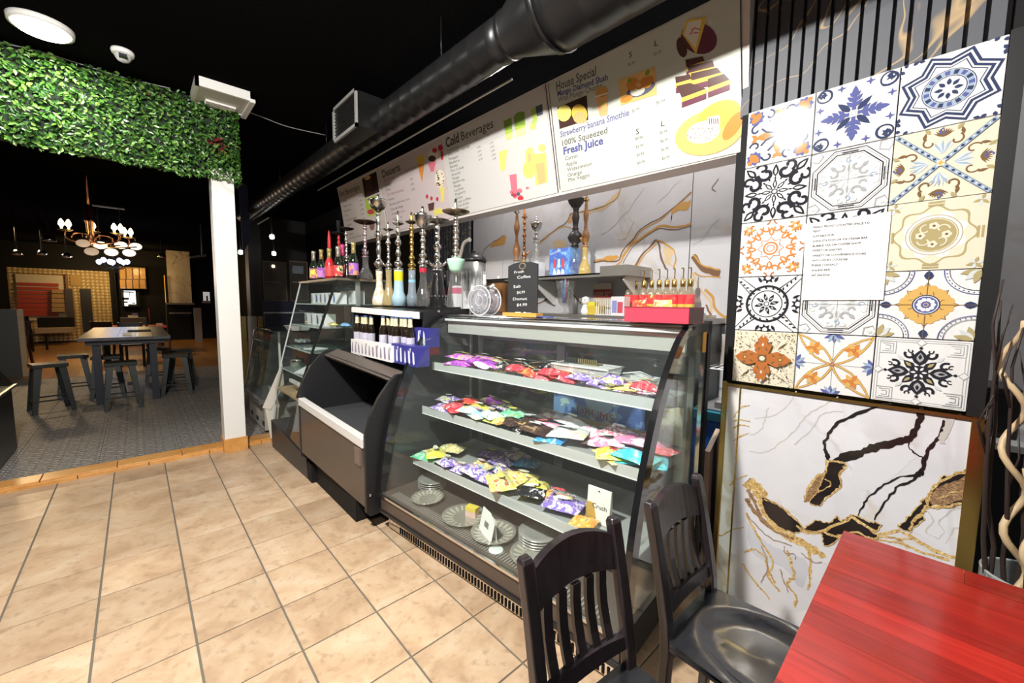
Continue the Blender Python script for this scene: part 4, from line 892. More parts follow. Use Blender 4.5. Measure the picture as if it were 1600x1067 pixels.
# body under the glass
MB().box(.02, DEPTH, -LEN, 0, .10, .245).build('lower_body', blackm, case)
MB().box(.004, .02, -LEN+.01, -.01, .15, .235).build('front_band', brownm, case)
MB().box(-.008, .012, -LEN, 0, .236, .250).build('sill_trim', chrome, case)
MB().box(-.006, .022, -LEN, 0, .128, .148).build('bumper_strip', black, case, bevel=.003)
MB().box(.05, .062, -LEN+.02, -.02, .015, .125).build('kick_panel', mat('mirror_steel', (.75, .72, .68), .08, 1), case)
for k in range(62):
    y = -.16-k*.0235; MB().box(.047, .0505, y, y+.011, .02, .06).build('vent_slot', blackm, case)
for y in (-.12, -LEN+.12):
    for x in (.12, DEPTH-.1): MB().lathe([(.022, 0), (.026, .012), (.016, .02), (.016, .1)], 12).build('foot', black, case, (x, y, 0))
MB().box(.01, DEPTH-.03, -LEN+.02, -.02, .246, .256).build('deck', deckm, case)
fnb = MB()
for k in range(90): y = -.1-k*.0165; fnb.box(.025, .085, y, y+.006, .2562, .2585)
tag(fnb.build('air_slots', mat('slot_grey', (.28, .27, .25), .4), case), kind='stuff')
# end frames, front glass
for nm, y0, y1 in (('end_frame', -LEN-.012, -LEN+.014), ('end_frame', -.014, .012)):
    mb = MB(); W_ = .052
    for a, b in zip(PS, PS[1:]):
        mb.hexa([(a.x-.004, y0, a.z), (a.x+W_, y0, a.z-.012), (a.x+W_, y1, a.z-.012), (a.x-.004, y1, a.z)], [(b.x-.004, y0, b.z), (b.x+W_, y0, b.z-.012), (b.x+W_, y1, b.z-.012), (b.x-.004, y1, b.z)])
    mb.build(nm, mat('black_gloss', (.010, .010, .011), .12, coat=.5), case)
    MB().box(DEPTH-.05, DEPTH, y0, y1, .1, 1.385).build('back_post', black, case)
    MB().box(DEPTH-.085, DEPTH-.052, y0+.004, y1-.004, .25, 1.33).build('inner_post', chrome, case)
    MB().box(.5, DEPTH, y0, y1, 1.325, 1.372).build('end_rail', black, case)
for y in (-LEN+.001, -.001):
    poly = [(p.x+.04, p.z-.008) for p in PS]+[(DEPTH-.05, 1.365), (DEPTH-.05, .25), (.05, .25)]
    MB().prism(poly, lambda a, b, t: (a, y+t, b), -.002, .002).build('end_glass', GD if y < -.5 else mat('smoked_end_panel', (.055, .06, .062), .15), case)
mb = MB(); n = len(PS)
vs = [(p.x, -.014, p.z) for p in PS]+[(p.x, -LEN+.014, p.z) for p in PS]
mb.add(vs, [(i, i+1, n+i+1, n+i) for i in range(n-1)], 0, True); mb.build('front_glass', GD, case)
MB().box(.535, .60, -LEN+.015, -.015, 1.357, 1.375).box(.60, DEPTH, -LEN, 0, 1.360, 1.378).build('top_panel', mat('polished_steel', (.66, .66, .67), .16, 1), case, bevel=.003)
MB().box(.515, .535, -LEN+.014, -.014, 1.335, 1.350).build('light_rail', mat('white_rail', (.8, .8, .8), .3), case)
MB().box(.545, .57, -LEN+.014, -.014, 1.25, 1.345).build('valance', mat('grey_valance', (.42, .43, .41), .35), case)
# back doors
hd_ = mat('door_aluminium', (.55, .56, .56), .35, .7)
MB().box(DEPTH-.03, DEPTH-.01, -LEN+.02, -.02, 1.24, 1.36).box(DEPTH-.03, DEPTH-.01, -LEN+.02, -.02, .25, .30).build('back_frame', hd_, case)
for y0, y1 in ((-.05, -.80), (-.80, -LEN+.05)):
    d = MB().box(DEPTH-.022, DEPTH-.018, y1, y0, .30, 1.24).build('back_door', glass('door_glass', (.55, .60, .60), .10, .90), case)
    f = MB()
    for a in ((y0-.03, y0, .3, 1.24), (y1, y1+.03, .3, 1.24), (y1, y0, 1.20, 1.24), (y1, y0, .3, .33)): f.box(DEPTH-.03, DEPTH-.012, *a)
    f.build('door_frame', hd_, d)
# shelves
SH = [('top', 1.035, .372, .70), ('middle', .748, .29, .74), ('low', .425, .215, .76)]
lip = glass('frosted_lip', (.80, .83, .84), .16, .38, .08)
for nm, z, x0, x1 in SH:
    s = MB().box(x0, x1, -LEN+.05, -.06, z, z+.008).build('shelf', mat('grey_shelf', (.34, .35, .34), .35) if nm != 'top' else GS, case)
    MB().box(x0-.004, x0+.004, -LEN+.05, -.06, z-.022, z+.026).build('shelf_lip', lip, s)
    MB().box(x0-.005, x0+.006, -LEN+.05, -.06, z-.026, z-.021).build('lip_edge', white, s)
    for y in (-.08, -LEN+.08): MB().bar((x0+.05, y, z-.01), (x1+.04, y, z-.05), .008, .05).build('bracket', hd_, s)
# sticker and price tag
MB().box(.70, .745, -LEN-.016, -LEN-.0125, 1.24, 1.335).build('price_tag', mat('orange_tag', (.75, .40, .06), .6), case)
MB().box(.36, .46, -.020, -.016, 1.10, 1.22).build('red_sticker', mat('sticker_red', (.45, .05, .04), .4), case)
def cz(i): return SH[i][1]+.009
# ------------------------------------------------------------------ candy bags
def candy(name, cols, sc=22, met=.0):
    m = mat('wrap_'+name, cols[0], .22, met, coat=.3); t = NT(m); v = t.coord('Object'); r = t.rnd()
    ad = t.n('ShaderNodeVectorMath', _operation='ADD'); cb = t.n('ShaderNodeCombineXYZ')
    for i in range(3): t.l(t.math('MULTIPLY', r, 50.0+i*13), cb.inputs[i])
    t.l(v, ad.inputs[0]); t.l(cb.outputs[0], ad.inputs[1])
    cols = [tuple(min(.9, x*1.3+.02) for x in q) if sum(q) > .35 else q for q in cols]
    k = len(cols); st = [(.0, cols[0])]
    for i in range(1, k): st.append((.50+.22*(i-1)/max(1, k-1), cols[i]))
    c = t.ramp(t.noise(ad.outputs[0], sc, 3, .6, .8), st, 'CONSTANT'); t.base(c)
    t.bump(t.noise(ad.outputs[0], 55, 3), .35, .006); return m
WR = {n: candy(n, c, s) for n, c, s in [
    ('purple', [(.28, .05, .42), (.62, .10, .62), (.75, .55, .75)], 18), ('magenta', [(.55, .08, .60), (.72, .25, .72), (.8, .7, .1), (.2, .3, .7)], 16), ('red', [(.60, .03, .05), (.75, .12, .14), (.8, .7, .7)], 20), ('crimson', [(.62, .06, .04), (.75, .25, .05), (.8, .75, .7)], 22),
    ('yellow', [(.78, .62, .06), (.82, .74, .25), (.5, .25, .04)], 20), ('gold', [(.74, .58, .14), (.82, .74, .42), (.55, .12, .04), (.4, .3, .1)], 24), ('sky', [(.30, .58, .72), (.60, .75, .80), (.75, .72, .3)], 18), ('blue', [(.04, .22, .55), (.08, .40, .68), (.8, .8, .85), (.6, .05, .06)], 20),
    ('green', [(.10, .45, .24), (.32, .62, .42), (.78, .80, .70)], 20), ('mint', [(.55, .72, .60), (.78, .82, .78), (.1, .4, .3), (.7, .65, .15)], 20), ('brown', [(.06, .03, .025), (.10, .055, .04), (.3, .18, .10)], 14), ('black', [(.02, .02, .022), (.05, .04, .05), (.7, .7, .7), (.4, .3, .1)], 20),
    ('multi', [(.20, .12, .40), (.70, .70, .75), (.70, .60, .12), (.15, .45, .30), (.65, .10, .15)], 34), ('violet', [(.22, .14, .48), (.62, .55, .78), (.75, .72, .70), (.65, .2, .35)], 30), ('rainbow', [(.75, .70, .3), (.70, .22, .10), (.15, .50, .25), (.25, .35, .65), (.78, .75, .7)], 40),
    ('pink', [(.72, .20, .36), (.80, .48, .56), (.80, .70, .72)], 20), ('blush', [(.80, .62, .66), (.80, .76, .76), (.70, .25, .35)], 18), ('ivory', [(.82, .80, .72), (.80, .72, .45), (.75, .45, .55)], 10), ('cyan', [(.04, .48, .66), (.15, .62, .76), (.6, .78, .82)], 14), ('confetti', [(.70, .68, .70), (.70, .10, .12), (.25, .15, .45), (.80, .66, .2), (.2, .4, .3)], 44),
    ('orange', [(.75, .28, .04), (.80, .45, .12), (.2, .1, .3)], 20), ('dusk', [(.10, .06, .22), (.28, .16, .42), (.5, .5, .6)], 24)]}
def bag_mesh(L, W_, H, seed, nx=8, ny=6):
    q = random.Random(seed); mb = MB(); vt = []; vb = []
    off = Vector((q.random()*50, q.random()*50, 0))
    for j in range(ny+1):
        for i in range(nx+1):
            u, v = i/nx*2-1, j/ny*2-1
            b = max(0, 1-abs(u)**3.2)*max(0, 1-abs(v)**2.6); pinch = 1-.06*(1-v*v)*(abs(u) > .95)
            w = mnoise.noise(Vector((u*2.2, v*2.2, 0))+off)
            x, y = u*L/2*(1-.03*abs(v)), v*W_/2*pinch*(1-.05*(1-abs(u)))
            vt.append((x, y, H*.35+b*H*(.55+.35*w)+.004*w)); vb.append((x, y, H*.35-b*H*.33+.004*w-.001))
    f = [(j*(nx+1)+i, j*(nx+1)+i+1, (j+1)*(nx+1)+i+1, (j+1)*(nx+1)+i) for j in range(ny) for i in range(nx)]
    mb.add(vt, f, 0, True); mb.add(vb, [x[::-1] for x in f], 0, True); return mb
SHN = ['top shelf', 'middle shelf', 'lowest shelf']
DESC = {'purple': 'purple', 'magenta': 'magenta and purple', 'red': 'red', 'crimson': 'orange red', 'yellow': 'yellow', 'gold': 'golden yellow', 'sky': 'light blue', 'blue': 'deep blue', 'green': 'green', 'mint': 'pale green', 'brown': 'dark brown', 'black': 'black', 'multi': 'many coloured', 'violet': 'violet and white', 'rainbow': 'rainbow striped', 'pink': 'pink', 'blush': 'pale pink', 'ivory': 'creamy white', 'cyan': 'turquoise', 'confetti': 'white and red speckled', 'orange': 'orange', 'dusk': 'dark violet'}
BAGS = [[], [], []]
BAGS[0] = [(704, 571, 'purple', .20, .13, 0), (722, 565, 'magenta', .22, .14, .2), (744, 570, 'purple', .21, .13, -.1), (757, 563, 'magenta', .21, .13, .1), (776, 569, 'rainbow', .16, .10, .1), (762, 577, 'purple', .20, .12, 0), (788, 580, 'black', .15, .10, .2), (812, 575, 'black', .16, .10, 0), (838, 577, 'brown', .16, .1, .1), (862, 581, 'black', .17, .10, -.1),
           (796, 585, 'red', .15, .09, .1), (815, 588, 'crimson', .15, .09, 0), (834, 591, 'red', .16, .09, -.1), (853, 594, 'red', .16, .09, .1), (872, 590, 'crimson', .15, .09, 0), (874, 598, 'red', .15, .09, 0), (895, 593, 'confetti', .15, .09, .1), (897, 602, 'violet', .14, .09, 0), (916, 599, 'multi', .15, .09, 0), (921, 607, 'violet', .14, .09, .1), (940, 604, 'gold', .15, .09, 0), (946, 611, 'multi', .14, .09, 0), (962, 607, 'confetti', .15, .09, .2), (970, 616, 'gold', .14, .09, 0), (986, 612, 'confetti', .15, .09, 0), (997, 620, 'red', .13, .08, .1), (1010, 616, 'confetti', .15, .09, 0), (1020, 624, 'confetti', .13, .08, 0), (1062, 622, 'dusk', .14, .10, .4)]
BAGS[1] = [(674, 643, 'violet', .17, .12, .1), (700, 630, 'multi', .19, .13, .3), (712, 642, 'red', .20, .14, .4), (733, 630, 'crimson', .18, .12, 0), (748, 638, 'yellow', .18, .12, .1), (738, 650, 'sky', .18, .13, .4), (768, 631, 'magenta', .17, .12, 0), (790, 640, 'multi', .18, .11, 0), (765, 648, 'rainbow', .17, .11, .2), (768, 657, 'mint', .19, .12, .1), (730, 657, 'sky', .17, .12, .2), (756, 667, 'yellow', .20, .11, .1), (797, 647, 'dusk', .17, .11, 0), (802, 655, 'green', .18, .11, .1), (802, 667, 'brown', .18, .13, .2), (826, 660, 'brown', .18, .13, 0), (798, 678, 'black', .15, .11, .1), (833, 681, 'brown', .18, .14, .3), (866, 656, 'confetti', .17, .11, 0), (850, 668, 'pink', .17, .11, .1), (856, 688, 'blue', .17, .13, .2), (888, 686, 'ivory', .20, .17, .3), (893, 666, 'blush', .18, .12, 0), (922, 678, 'blush', .17, .12, .3), (945, 693, 'pink', .20, .14, .2), (966, 685, 'confetti', .17, .12, 0), (985, 695, 'pink', .18, .12, .1), (962, 715, 'yellow', .19, .13, .3), (938, 722, 'gold', .16, .12, .4), (985, 733, 'cyan', .19, .13, .2), (1012, 700, 'pink', .20, .13, 0), (1045, 708, 'red', .22, .13, -.2), (1033, 727, 'cyan', .24, .16, .2)]
BAGS[2] = [(660, 710, 'green', .20, .13, .4), (681, 715, 'yellow', .18, .13, .4), (706, 706, 'rainbow', .19, .14, .2), (697, 727, 'violet', .17, .12, .3), (722, 733, 'violet', .18, .13, .2), (738, 745, 'violet', .17, .12, .1), (752, 733, 'rainbow', .16, .11, 0), (768, 712, 'dusk', .18, .13, .3), (785, 722, 'violet', .17, .12, .1), (806, 718, 'multi', .17, .12, 0), (822, 730, 'blue', .17, .12, .2), (768, 752, 'violet', .16, .12, .2), (783, 735, 'multi', .16, .11, .2), (776, 764, 'gold', .20, .14, .4), (798, 752, 'gold', .20, .14, .1), (818, 748, 'gold', .17, .12, .2), (836, 765, 'yellow', .22, .17, .9), (830, 778, 'black', .16, .10, .5), (880, 793, 'violet', .20, .15, .3), (872, 780, 'orange', .17, .10, .2), (905, 822, 'orange', .13, .10, .2)]
NTH = ['first', 'second', 'third', 'fourth', 'fifth', 'sixth', 'seventh', 'eighth', 'ninth']
pr_m = mat('bag_print_white', (.85, .85, .85), .3)
for si in range(3):
    order = {}
    for b in sorted(BAGS[si]): order.setdefault(b[2], []).append(b)
    for bi, b in enumerate(BAGS[si]):
        px, py, c, L, W_, r = b; z = cz(si)
        p = P(px, py, Z=z+.018); l = CI @ p
        x0, x1 = SH[si][2]+.055, SH[si][3]-.05
        l.x = min(max(l.x, x0), x1); l.y = min(max(l.y, -LEN+.13), -.14)
        p = CM @ l; k = order[c].index(b); nn = len(order[c])
        lab = f'{DESC[c]} candy bag on the {SHN[si]} of the curved case' if nn == 1 else f'{NTH[k]} {DESC[c]} candy bag from the left on the {SHN[si]}'
        H = rnd.uniform(.036, .05)
        o = bag_mesh(L*.98, W_*1.02, H, bi*7+si*100).build('candy_bag', WR[c], None, (p.x, p.y, z+.003+.010*((bi*3) % 4)), (rnd.uniform(-.05, .05), rnd.uniform(-.12, .12), PI/2+CR+r*rnd.choice([-1, 1, 1])+rnd.uniform(-.2, .2)))
        tag(o, lab, 'candy bag', f'candy bags on the {SHN[si]}')
        # printed flash on the front of the larger bags
        if (bi % 3 != 2) and si > 0 and c not in ('brown', 'black'):
            q = random.Random(bi); mb = MB(); n_ = 14; rx, ry = L*.20, W_*.13
            pts = [(rx*(1+.15*math.cos(5*a))*math.cos(a), ry*(1+.15*math.cos(3*a))*math.sin(a), H*1.30) for a in [2*PI*i/n_ for i in range(n_)]]
            mb.add(pts, [tuple(range(n_))]); mb.build('printed_emblem', WR[q.choice(['red', 'ivory', 'yellow', 'blush', 'pink'])] if c not in ('brown', 'black') else pr_m, o)
        if c in ('brown', 'black'):
            mb = MB()
            for q_, (a0, a1) in enumerate(((-.22, .16), (-.12, .24))): ribbon(mb, [(L*a0, -W_*.14+q_*W_*.20, H*1.28), (L*(a0+a1)/2, -W_*.11+q_*W_*.20, H*1.30), (L*a1, -W_*.09+q_*W_*.20, H*1.27)], [.014, .018, .010], (0, 0, 1), 0)
            mb.build('printed_band', pr_m if bi % 2 else WR['gold'], o)
        elif si == 0:
            mb = MB(); ribbon(mb, [(-L*.3, -W_*.05, H*1.2), (0, W_*.02, H*1.33), (L*.3, W_*.06, H*1.18)], [.010, .022, .012], (0, 0, 1), 0); mb.build('printed_band', [WR['blush'], WR['gold'], WR['rainbow']][bi % 3], o)
# a few bags with readable print
def bag_text(s, a, b, z, h, m):
    mb = MB(); A, B = P(*a, Z=z), P(*b, Z=z); d = (B-A).normalized(); up = Vector((0, 0, 1)).cross(d)
    put_text(mb, s, A, B, up, h, 0); return mb
o = max([x for x in bpy.data.objects if x.get('label', '').find('violet and white') >= 0 and 'lowest' in x['label']], key=lambda x: (CI @ x.location).x*0-(CI @ x.location).y)
mb = MB(); put_text(mb, 'Maynards', (-.075, .012, .056), (.06, .012, .058), (0, 1, 0), .022, 0, bold=.04); put_text(mb, 'Maynards', (-.075, .012, .0575), (.06, .012, .0595), (0, 1, 0), .022, 1); mb.build('lettering', [mat('may_blue', (.06, .08, .35)), pr_m], o)
o.rotation_euler.z = -PI/2+CR+.25
# standing white and gold pouch, loose cards, trays
def case_xf(x, y, z): return CM @ Vector((x, y, z))
pz = cz(2); p = P(936, 815, Z=pz); l = CI @ p; l.y = max(l.y, -LEN+.12); p = CM @ l
t = thing('snack_pouch', 'white and gold standing pouch at the right end of the lowest shelf', 'pouch', (p.x, p.y, pz), CR)
MB().hexa([(-.022, -.06, 0), (.022, -.06, 0), (.022, .06, 0), (-.022, .06, 0)], [(-.004, -.062, .165), (.004, -.062, .165), (.004, .062, .165), (-.004, .062, .165)]).build('pouch_body', mat('pouch_white', (.84, .82, .76), .35), t, bevel=.003)
MB().hexa([(-.024, .0, .002), (-.02, .0, .002), (-.02, .061, .002), (-.024, .061, .002)], [(-.014, .025, .09), (-.010, .025, .09), (-.010, .062, .09), (-.014, .062, .09)]).build('gold_panel', mat('pouch_gold', (.66, .45, .12), .3, .4), t)
mb = MB(); put_text(mb, 'Crush', (-.0165, .03, .07), (-.0165, -.045, .07), (.1, 0, 1), .022); mb.build('lettering', mat('ink_black2', (.05, .05, .05), .5), t)
mb = MB(); mb.lathe([(.001, 0), (.004, 0), (.004, .001)], 10); mb.xf(Matrix.Translation((-.009, 0, .152)) @ Matrix.Rotation(-PI/2, 4, 'Y')).build('hang_hole', black, t)
p = P(820, 563, Z=cz(0)+.03); l = CI @ p; l.x = min(l.x, .66); p = CM @ l
tag(MB().box(-.05, .05, -.10, .10, 0, .012).build('card_tray', mat('pale_card', (.72, .71, .68), .5), None, (p.x, p.y, cz(0)+.0), (0, 0, CR), .003), 'flat pale card tray at the back of the top shelf', 'tray')
# translucent tub with a black comb on top, at the back of the top shelf
p = CM @ Vector((.60, -1.12, cz(0)+.001)); tubm = glass('milky_plastic', (.82, .84, .84), .08, .42, .15)
t = thing('plastic_tub', 'milky plastic tub with odds and ends on the top shelf', 'tub', p, CR)
mb = MB(); q0 = [(-.065, -.145, 0), (.065, -.145, 0), (.065, .145, 0), (-.065, .145, 0)]; q1 = [(-.08, -.17, .085), (.08, -.17, .085), (.08, .17, .085), (-.08, .17, .085)]
mb.add(q0+q1, [(0, 3, 2, 1), (0, 1, 5, 4), (1, 2, 6, 5), (2, 3, 7, 6), (3, 0, 4, 7)]); mb.build('tub_body', tubm, t)
mb = MB()
for a in ((-.088, .088, -.178, -.168), (-.088, .088, .168, .178), (-.088, -.078, -.178, .178), (.078, .088, -.178, .178)): mb.box(*a, .082, .09)
mb.build('rim', mat('milky_rim', (.8, .8, .78), .3), t)
for i, (y, c, lab) in enumerate([(.07, (.05, .05, .05), 'black comb lying across the milky plastic tub'), (-.02, (.25, .2, .1), 'brown comb resting in the milky plastic tub')]):
    mb = MB().box(-.03, .03, -.06, .06, .088, .094)
    for k in range(10): mb.box(-.028, -.018, -.055+k*.012, -.049+k*.012, .094, .118)
    o = mb.build('comb', mat('comb_%d' % i, c, .4), None); o.matrix_world = Matrix.Translation((CM @ Vector((.60, -1.12+y, cz(0)+.003)))) @ Matrix.Rotation(CR, 4, 'Z'); tag(o, lab, 'comb')
p = CM @ Vector((.60, -1.42, cz(0)+.001)); t = thing('plastic_basin', 'clear plastic basin beside the tub on the top shelf', 'basin', p, CR)
mb = MB(); mb.add([(-.05, -.07, 0), (.05, -.07, 0), (.05, .07, 0), (-.05, .07, 0), (-.06, -.08, .06), (.06, -.08, .06), (.06, .08, .06), (-.06, .08, .06)], [(0, 3, 2, 1), (0, 1, 5, 4), (1, 2, 6, 5), (2, 3, 7, 6), (3, 0, 4, 7)]); mb.build('basin_body', tubm, t)
for k in range(3): MB().tube([(.03-.03*k, -.06, .06), (.0, 0, .085-.01*k), (-.02+.01*k, .08, .07)], .004, 6).build('tongs', lgrey, t)
# ------------------------------------------------------------------ glass plates and odd things on the deck
plate_m = glass('cut_glass', (.80, .78, .70), .22, .72, .12)
def plate(px, py, r, lab, z=.262, h=.022):
    p = P(px, py, Z=z); l = CI @ p; l.x = min(max(l.x, r+.03), .72); l.y = max(l.y, -LEN+r+.03); p = CM @ l
    t = thing('cake_plate', lab, 'plate', (p.x, p.y, .2565), 0, 'glass plates on the case floor')
    MB().lathe([(.001, .004), (r*.5, .004), (r*.55, .007), (r*.8, h*.6), (r, h), (r*.98, h+.003), (r*.78, h*.7), (r*.5, .008), (.001, .008)], 40, caps=False).build('dish', plate_m, t)
    mb = MB()
    for k in range(18):
        a = k*2*PI/18; c, s = math.cos(a), math.sin(a)
        mb.bar((r*.56*c, r*.56*s, .010), (r*.86*c, r*.86*s, h*.88), .012, .002)
    mb.lathe([(r*.52, .0085), (r*.55, .011), (r*.50, .0085)], 36, caps=False)
    tag(mb.build('cut_pattern', mat('cut_facets', (.42, .40, .33), .15), t), kind='stuff'); return t
plate(668, 780, .10, 'cut glass plate at the far end of the case floor'); plate(718, 812, .125, 'large cut glass plate beside the white card'); plate(765, 838, .12, 'cut glass plate lying under the white card'); plate(815, 885, .125, 'cut glass plate nearest the chair on the case floor')
def stack(px, py, r, n, lab):
    p = P(px, py, Z=.29); l = CI @ p; l.x = min(max(l.x, r+.03), .70); l.y = max(l.y, -LEN+r+.03); p = CM @ l
    for k in range(n):
        o = MB().lathe([(.001, 0), (r*.6, 0), (r, .010), (r*1.0, .013), (r*.62, .005), (.001, .005)], 36, caps=False).build('metal_tray', mat('pale_tray', (.60, .60, .57), .2, .6), None, (p.x, p.y, .2570+k*.014))
        tag(o, f'{["lowest", "second", "third", "fourth", "topmost"][k if k < n-1 else 4]} round tray of the stack {lab}', 'tray', 'round trays stacked on the case floor')
stack(676, 752, .095, 4, 'at the far end of the case'); stack(842, 835, .105, 4, 'behind the nearest plate')
p = P(757, 838, Z=.262); l = CI @ p; p = CM @ l
t = thing('price_card', 'white folded card with a barcode standing among the glass plates', 'card', (p.x, p.y, .2565), CR-.35)
qa = [(0, -.075, 0), (0, .075, 0), (.025, .068, .13), (.025, -.02, .135), (.022, -.075, .10)]
mb = MB(); mb.add([(x-.001, y, z) for x, y, z in qa]+[(x+.001, y, z) for x, y, z in qa], [(0, 1, 2, 3, 4), (9, 8, 7, 6, 5)]); mb.build('card_front', mat('card_white', (.84, .84, .82), .5), t)
MB().hexa([(.035, -.075, 0), (.036, -.075, 0), (.036, .075, 0), (.035, .075, 0)], [(.027, -.07, .12), (.028, -.07, .12), (.028, .068, .13), (.027, .068, .13)]).build('card_back', mat('card_white', (.8, .8, .8)), t)
mb = MB()
for k in range(14): y = .025-k*.0034; w = .0009+.0008*(k*7 % 3); mb.add([(.0095-.0018, y, .05), (.0095-.0018, y-w, .05), (.0155-.0018, y-w, .08), (.0155-.0018, y, .08)], [(0, 1, 2, 3)])
mb.build('barcode', ink, t)
p = P(738, 806, Z=.262)
t = thing('candy_box', 'small yellow and pink candy box next to the white card', 'box', (p.x, p.y, .2565), CR+.2)
MB().box(-.02, .02, -.035, .035, 0, .04).build('box_body', mat('box_pink', (.72, .48, .42), .4), t); MB().box(-.0205, .0205, -.0355, .0355, .038, .062).build('box_top', mat('box_yellow', (.74, .58, .08), .4), t)
p = P(775, 858, Z=.262)
tag(MB().lathe([(.001, .006), (.032, .006), (.038, .003), (.036, 0), (.001, 0)], 24, caps=False).build('saucer', mat('pale_disc', (.66, .72, .68), .2), None, (p.x, p.y, .257)), 'small pale round lid lying on the case floor', 'lid')
# blue party poster hung inside the back of the case
t = thing('blue_poster', 'blue glossy poster with red and white lettering inside the case back', 'poster', CM @ Vector((.775, -1.08, .78)), CR)
MB().box(0, .004, -.30, .30, 0, .22).build('sheet', candy('poster', [(.10, .18, .50), (.22, .36, .68), (.55, .68, .82)], 7), t)
mb = MB(); mb.lathe([(.001, 0), (.11, 0)], 28, caps=False); mb.xf(Matrix.Translation((-.001, -.02, .13)) @ Matrix.Rotation(PI/2, 4, 'Y') @ Matrix.Scale(.85, 4)).build('pale_disc', mat('poster_pale', (.45, .60, .78), .3), t)
mb = MB()
put_text(mb, 'DRUMS', (-.004, .12, .02), (-.004, -.12, .01), (0, 0, 1), .052, 0, bold=.04); put_text(mb, 'DRUMS', (-.005, .12, .02), (-.005, -.12, .01), (0, 0, 1), .052, 1); mb.build('lettering', [mat('poster_white', (.82, .82, .82)), mat('poster_red', (.45, .12, .16))], t)
t = thing('beige_sack', 'tall beige printed bag behind the candy at the right end', 'bag', CM @ Vector((.70, -1.54, cz(1)+.002)), CR)
bag_mesh(.20, .12, .06, 77).xf(Matrix.Rotation(PI/2, 4, 'Y')).xf(Matrix.Translation((0, 0, .10))).build('sack_body', candy('sack', [(.62, .52, .38), (.70, .62, .50), (.55, .35, .28)], 8), t)
# ================================================================== open merchandiser between the two glass cabinets (far end / near end profiles)
YA, YB = 3.46, 2.40
fa, fb = .915, 1.0
mer = thing('open_merchandiser', 'black open display cooler with brown front panel and white bumper', 'cooler', (1.3, 2.9, 0)); MO = Vector((1.3, 2.9, 0))
def loft(pa, pb, ya=YA, yb=YB):
    return MB().add([(x-MO.x, ya-MO.y, z) for x, z in pa]+[(x-MO.x, yb+(x-fb)*.091-MO.y, z) for x, z in pb], [tuple(range(len(pa)))[::-1], tuple(range(len(pa), 2*len(pa)))]+[(i, (i+1) % len(pa), len(pa)+(i+1) % len(pa), len(pa)+i) for i in range(len(pa))])
fa, fb = .915, 1.0
loft([(fa, .25), (fa+.03, .25), (fa+.03, .64), (fa, .64)], [(fb, .155), (fb+.03, .155), (fb+.03, .555), (fb, .555)], YA-.02, YB+.02).build('front_panel', mat('bronze_panel', (.085, .066, .055), .32, .1, coat=.2), mer)
loft([(fa-.014, .635), (fa+.035, .635), (fa+.035, .695), (fa-.014, .695)], [(fb-.014, .54), (fb+.035, .54), (fb+.035, .605), (fb-.014, .605)], YA-.02, YB+.02).build('bumper', mat('bumper_white', (.66, .65, .63), .4), mer, bevel=.006)
def side(pts, y, nm, m, t=.028):
    MB().prism(pts, lambda a, b, s: (a-MO.x, y+((a-fb)*.091 if y < 3 else 0)-MO.y+s, b), 0, t).build(nm, m, mer, bevel=.003)
sidem = mat('black_side', (.014, .014, .016), .45)
side([(fb-.004, .13), (fb-.004, .62), (fb+.03, .74), (fb+.09, .85), (fb+.17, .945), (fb+.22, .985), (fb+.30, .985), (fb+.42, 1.02), (fb+.45, 1.40), (fb+.62, 1.415), (1.85, 1.415), (1.85, .1), (fb+.02, .10)], YB-.012, 'end_panel', sidem)
side([(fa-.004, .22), (fa-.004, .71), (fa+.03, .83), (fa+.09, .94), (fa+.17, 1.03), (fa+.22, 1.06), (fa+.30, 1.06), (fa+.42, 1.08), (fa+.45, 1.42), (fa+.62, 1.43), (1.85, 1.43), (1.85, .1), (fa+.02, .2)], YA-.014, 'end_panel', sidem)
# well
loft([(fa+.03, .58), (1.55, .58), (1.55, .56), (fa+.03, .56)], [(fb+.03, .52), (1.6, .54), (1.6, .52), (fb+.03, .50)]).build('well_floor', mat('well_grey', (.055, .056, .06), .5), mer)
loft([(1.55, .5), (1.57, .5), (1.57, 1.4), (1.55, 1.4)], [(1.6, .46), (1.62, .46), (1.62, 1.38), (1.6, 1.38)]).build('well_back', blackm, mer)
loft([(fa+.21, 1.035), (1.55, 1.03), (1.55, 1.01), (fa+.22, 1.015)], [(fb+.21, .955), (1.6, .95), (1.6, .93), (fb+.22, .935)]).build('deck_shelf', black, mer)
loft([(fa+.195, 1.025), (fa+.30, 1.065), (fa+.305, 1.055), (fa+.20, 1.01)], [(fb+.195, .945), (fb+.30, .985), (fb+.305, .975), (fb+.20, .93)], YA-.02, YB+.02).build('lip_panel', mat('lip_bronze', (.11, .088, .075), .35), mer)
for dx, dz in ((.192, 1.012), (.300, 1.062)): loft([(fa+dx, dz), (fa+dx+.008, dz), (fa+dx+.008, dz+.010), (fa+dx, dz+.010)], [(fb+dx, dz-.08), (fb+dx+.008, dz-.08), (fb+dx+.008, dz-.07), (fb+dx, dz-.07)], YA-.02, YB+.02).build('lip_edge', chrome, mer)
loft([(fa+.43, 1.37), (fa+.43, 1.415), (1.85, 1.43), (1.85, 1.36)], [(fb+.43, 1.345), (fb+.43, 1.39), (1.85, 1.415), (1.85, 1.34)], YA-.02, YB+.02).build('canopy', black, mer)
loft([(fa+.415, 1.372), (fa+.415, 1.412), (fa+.43, 1.418), (fa+.435, 1.37)], [(fb+.415, 1.345), (fb+.415, 1.388), (fb+.43, 1.394), (fb+.435, 1.343)], YA-.04, YB+.03).build('light_bar', mat('lamp_cover', (.86, .85, .82), .3), mer, bevel=.003)
gr_ = MB()
for k in range(17): gr_.box(1.46-MO.x, 1.465-MO.x, 2.46+k*.034-MO.y, 2.466+k*.034-MO.y, .54, .635)
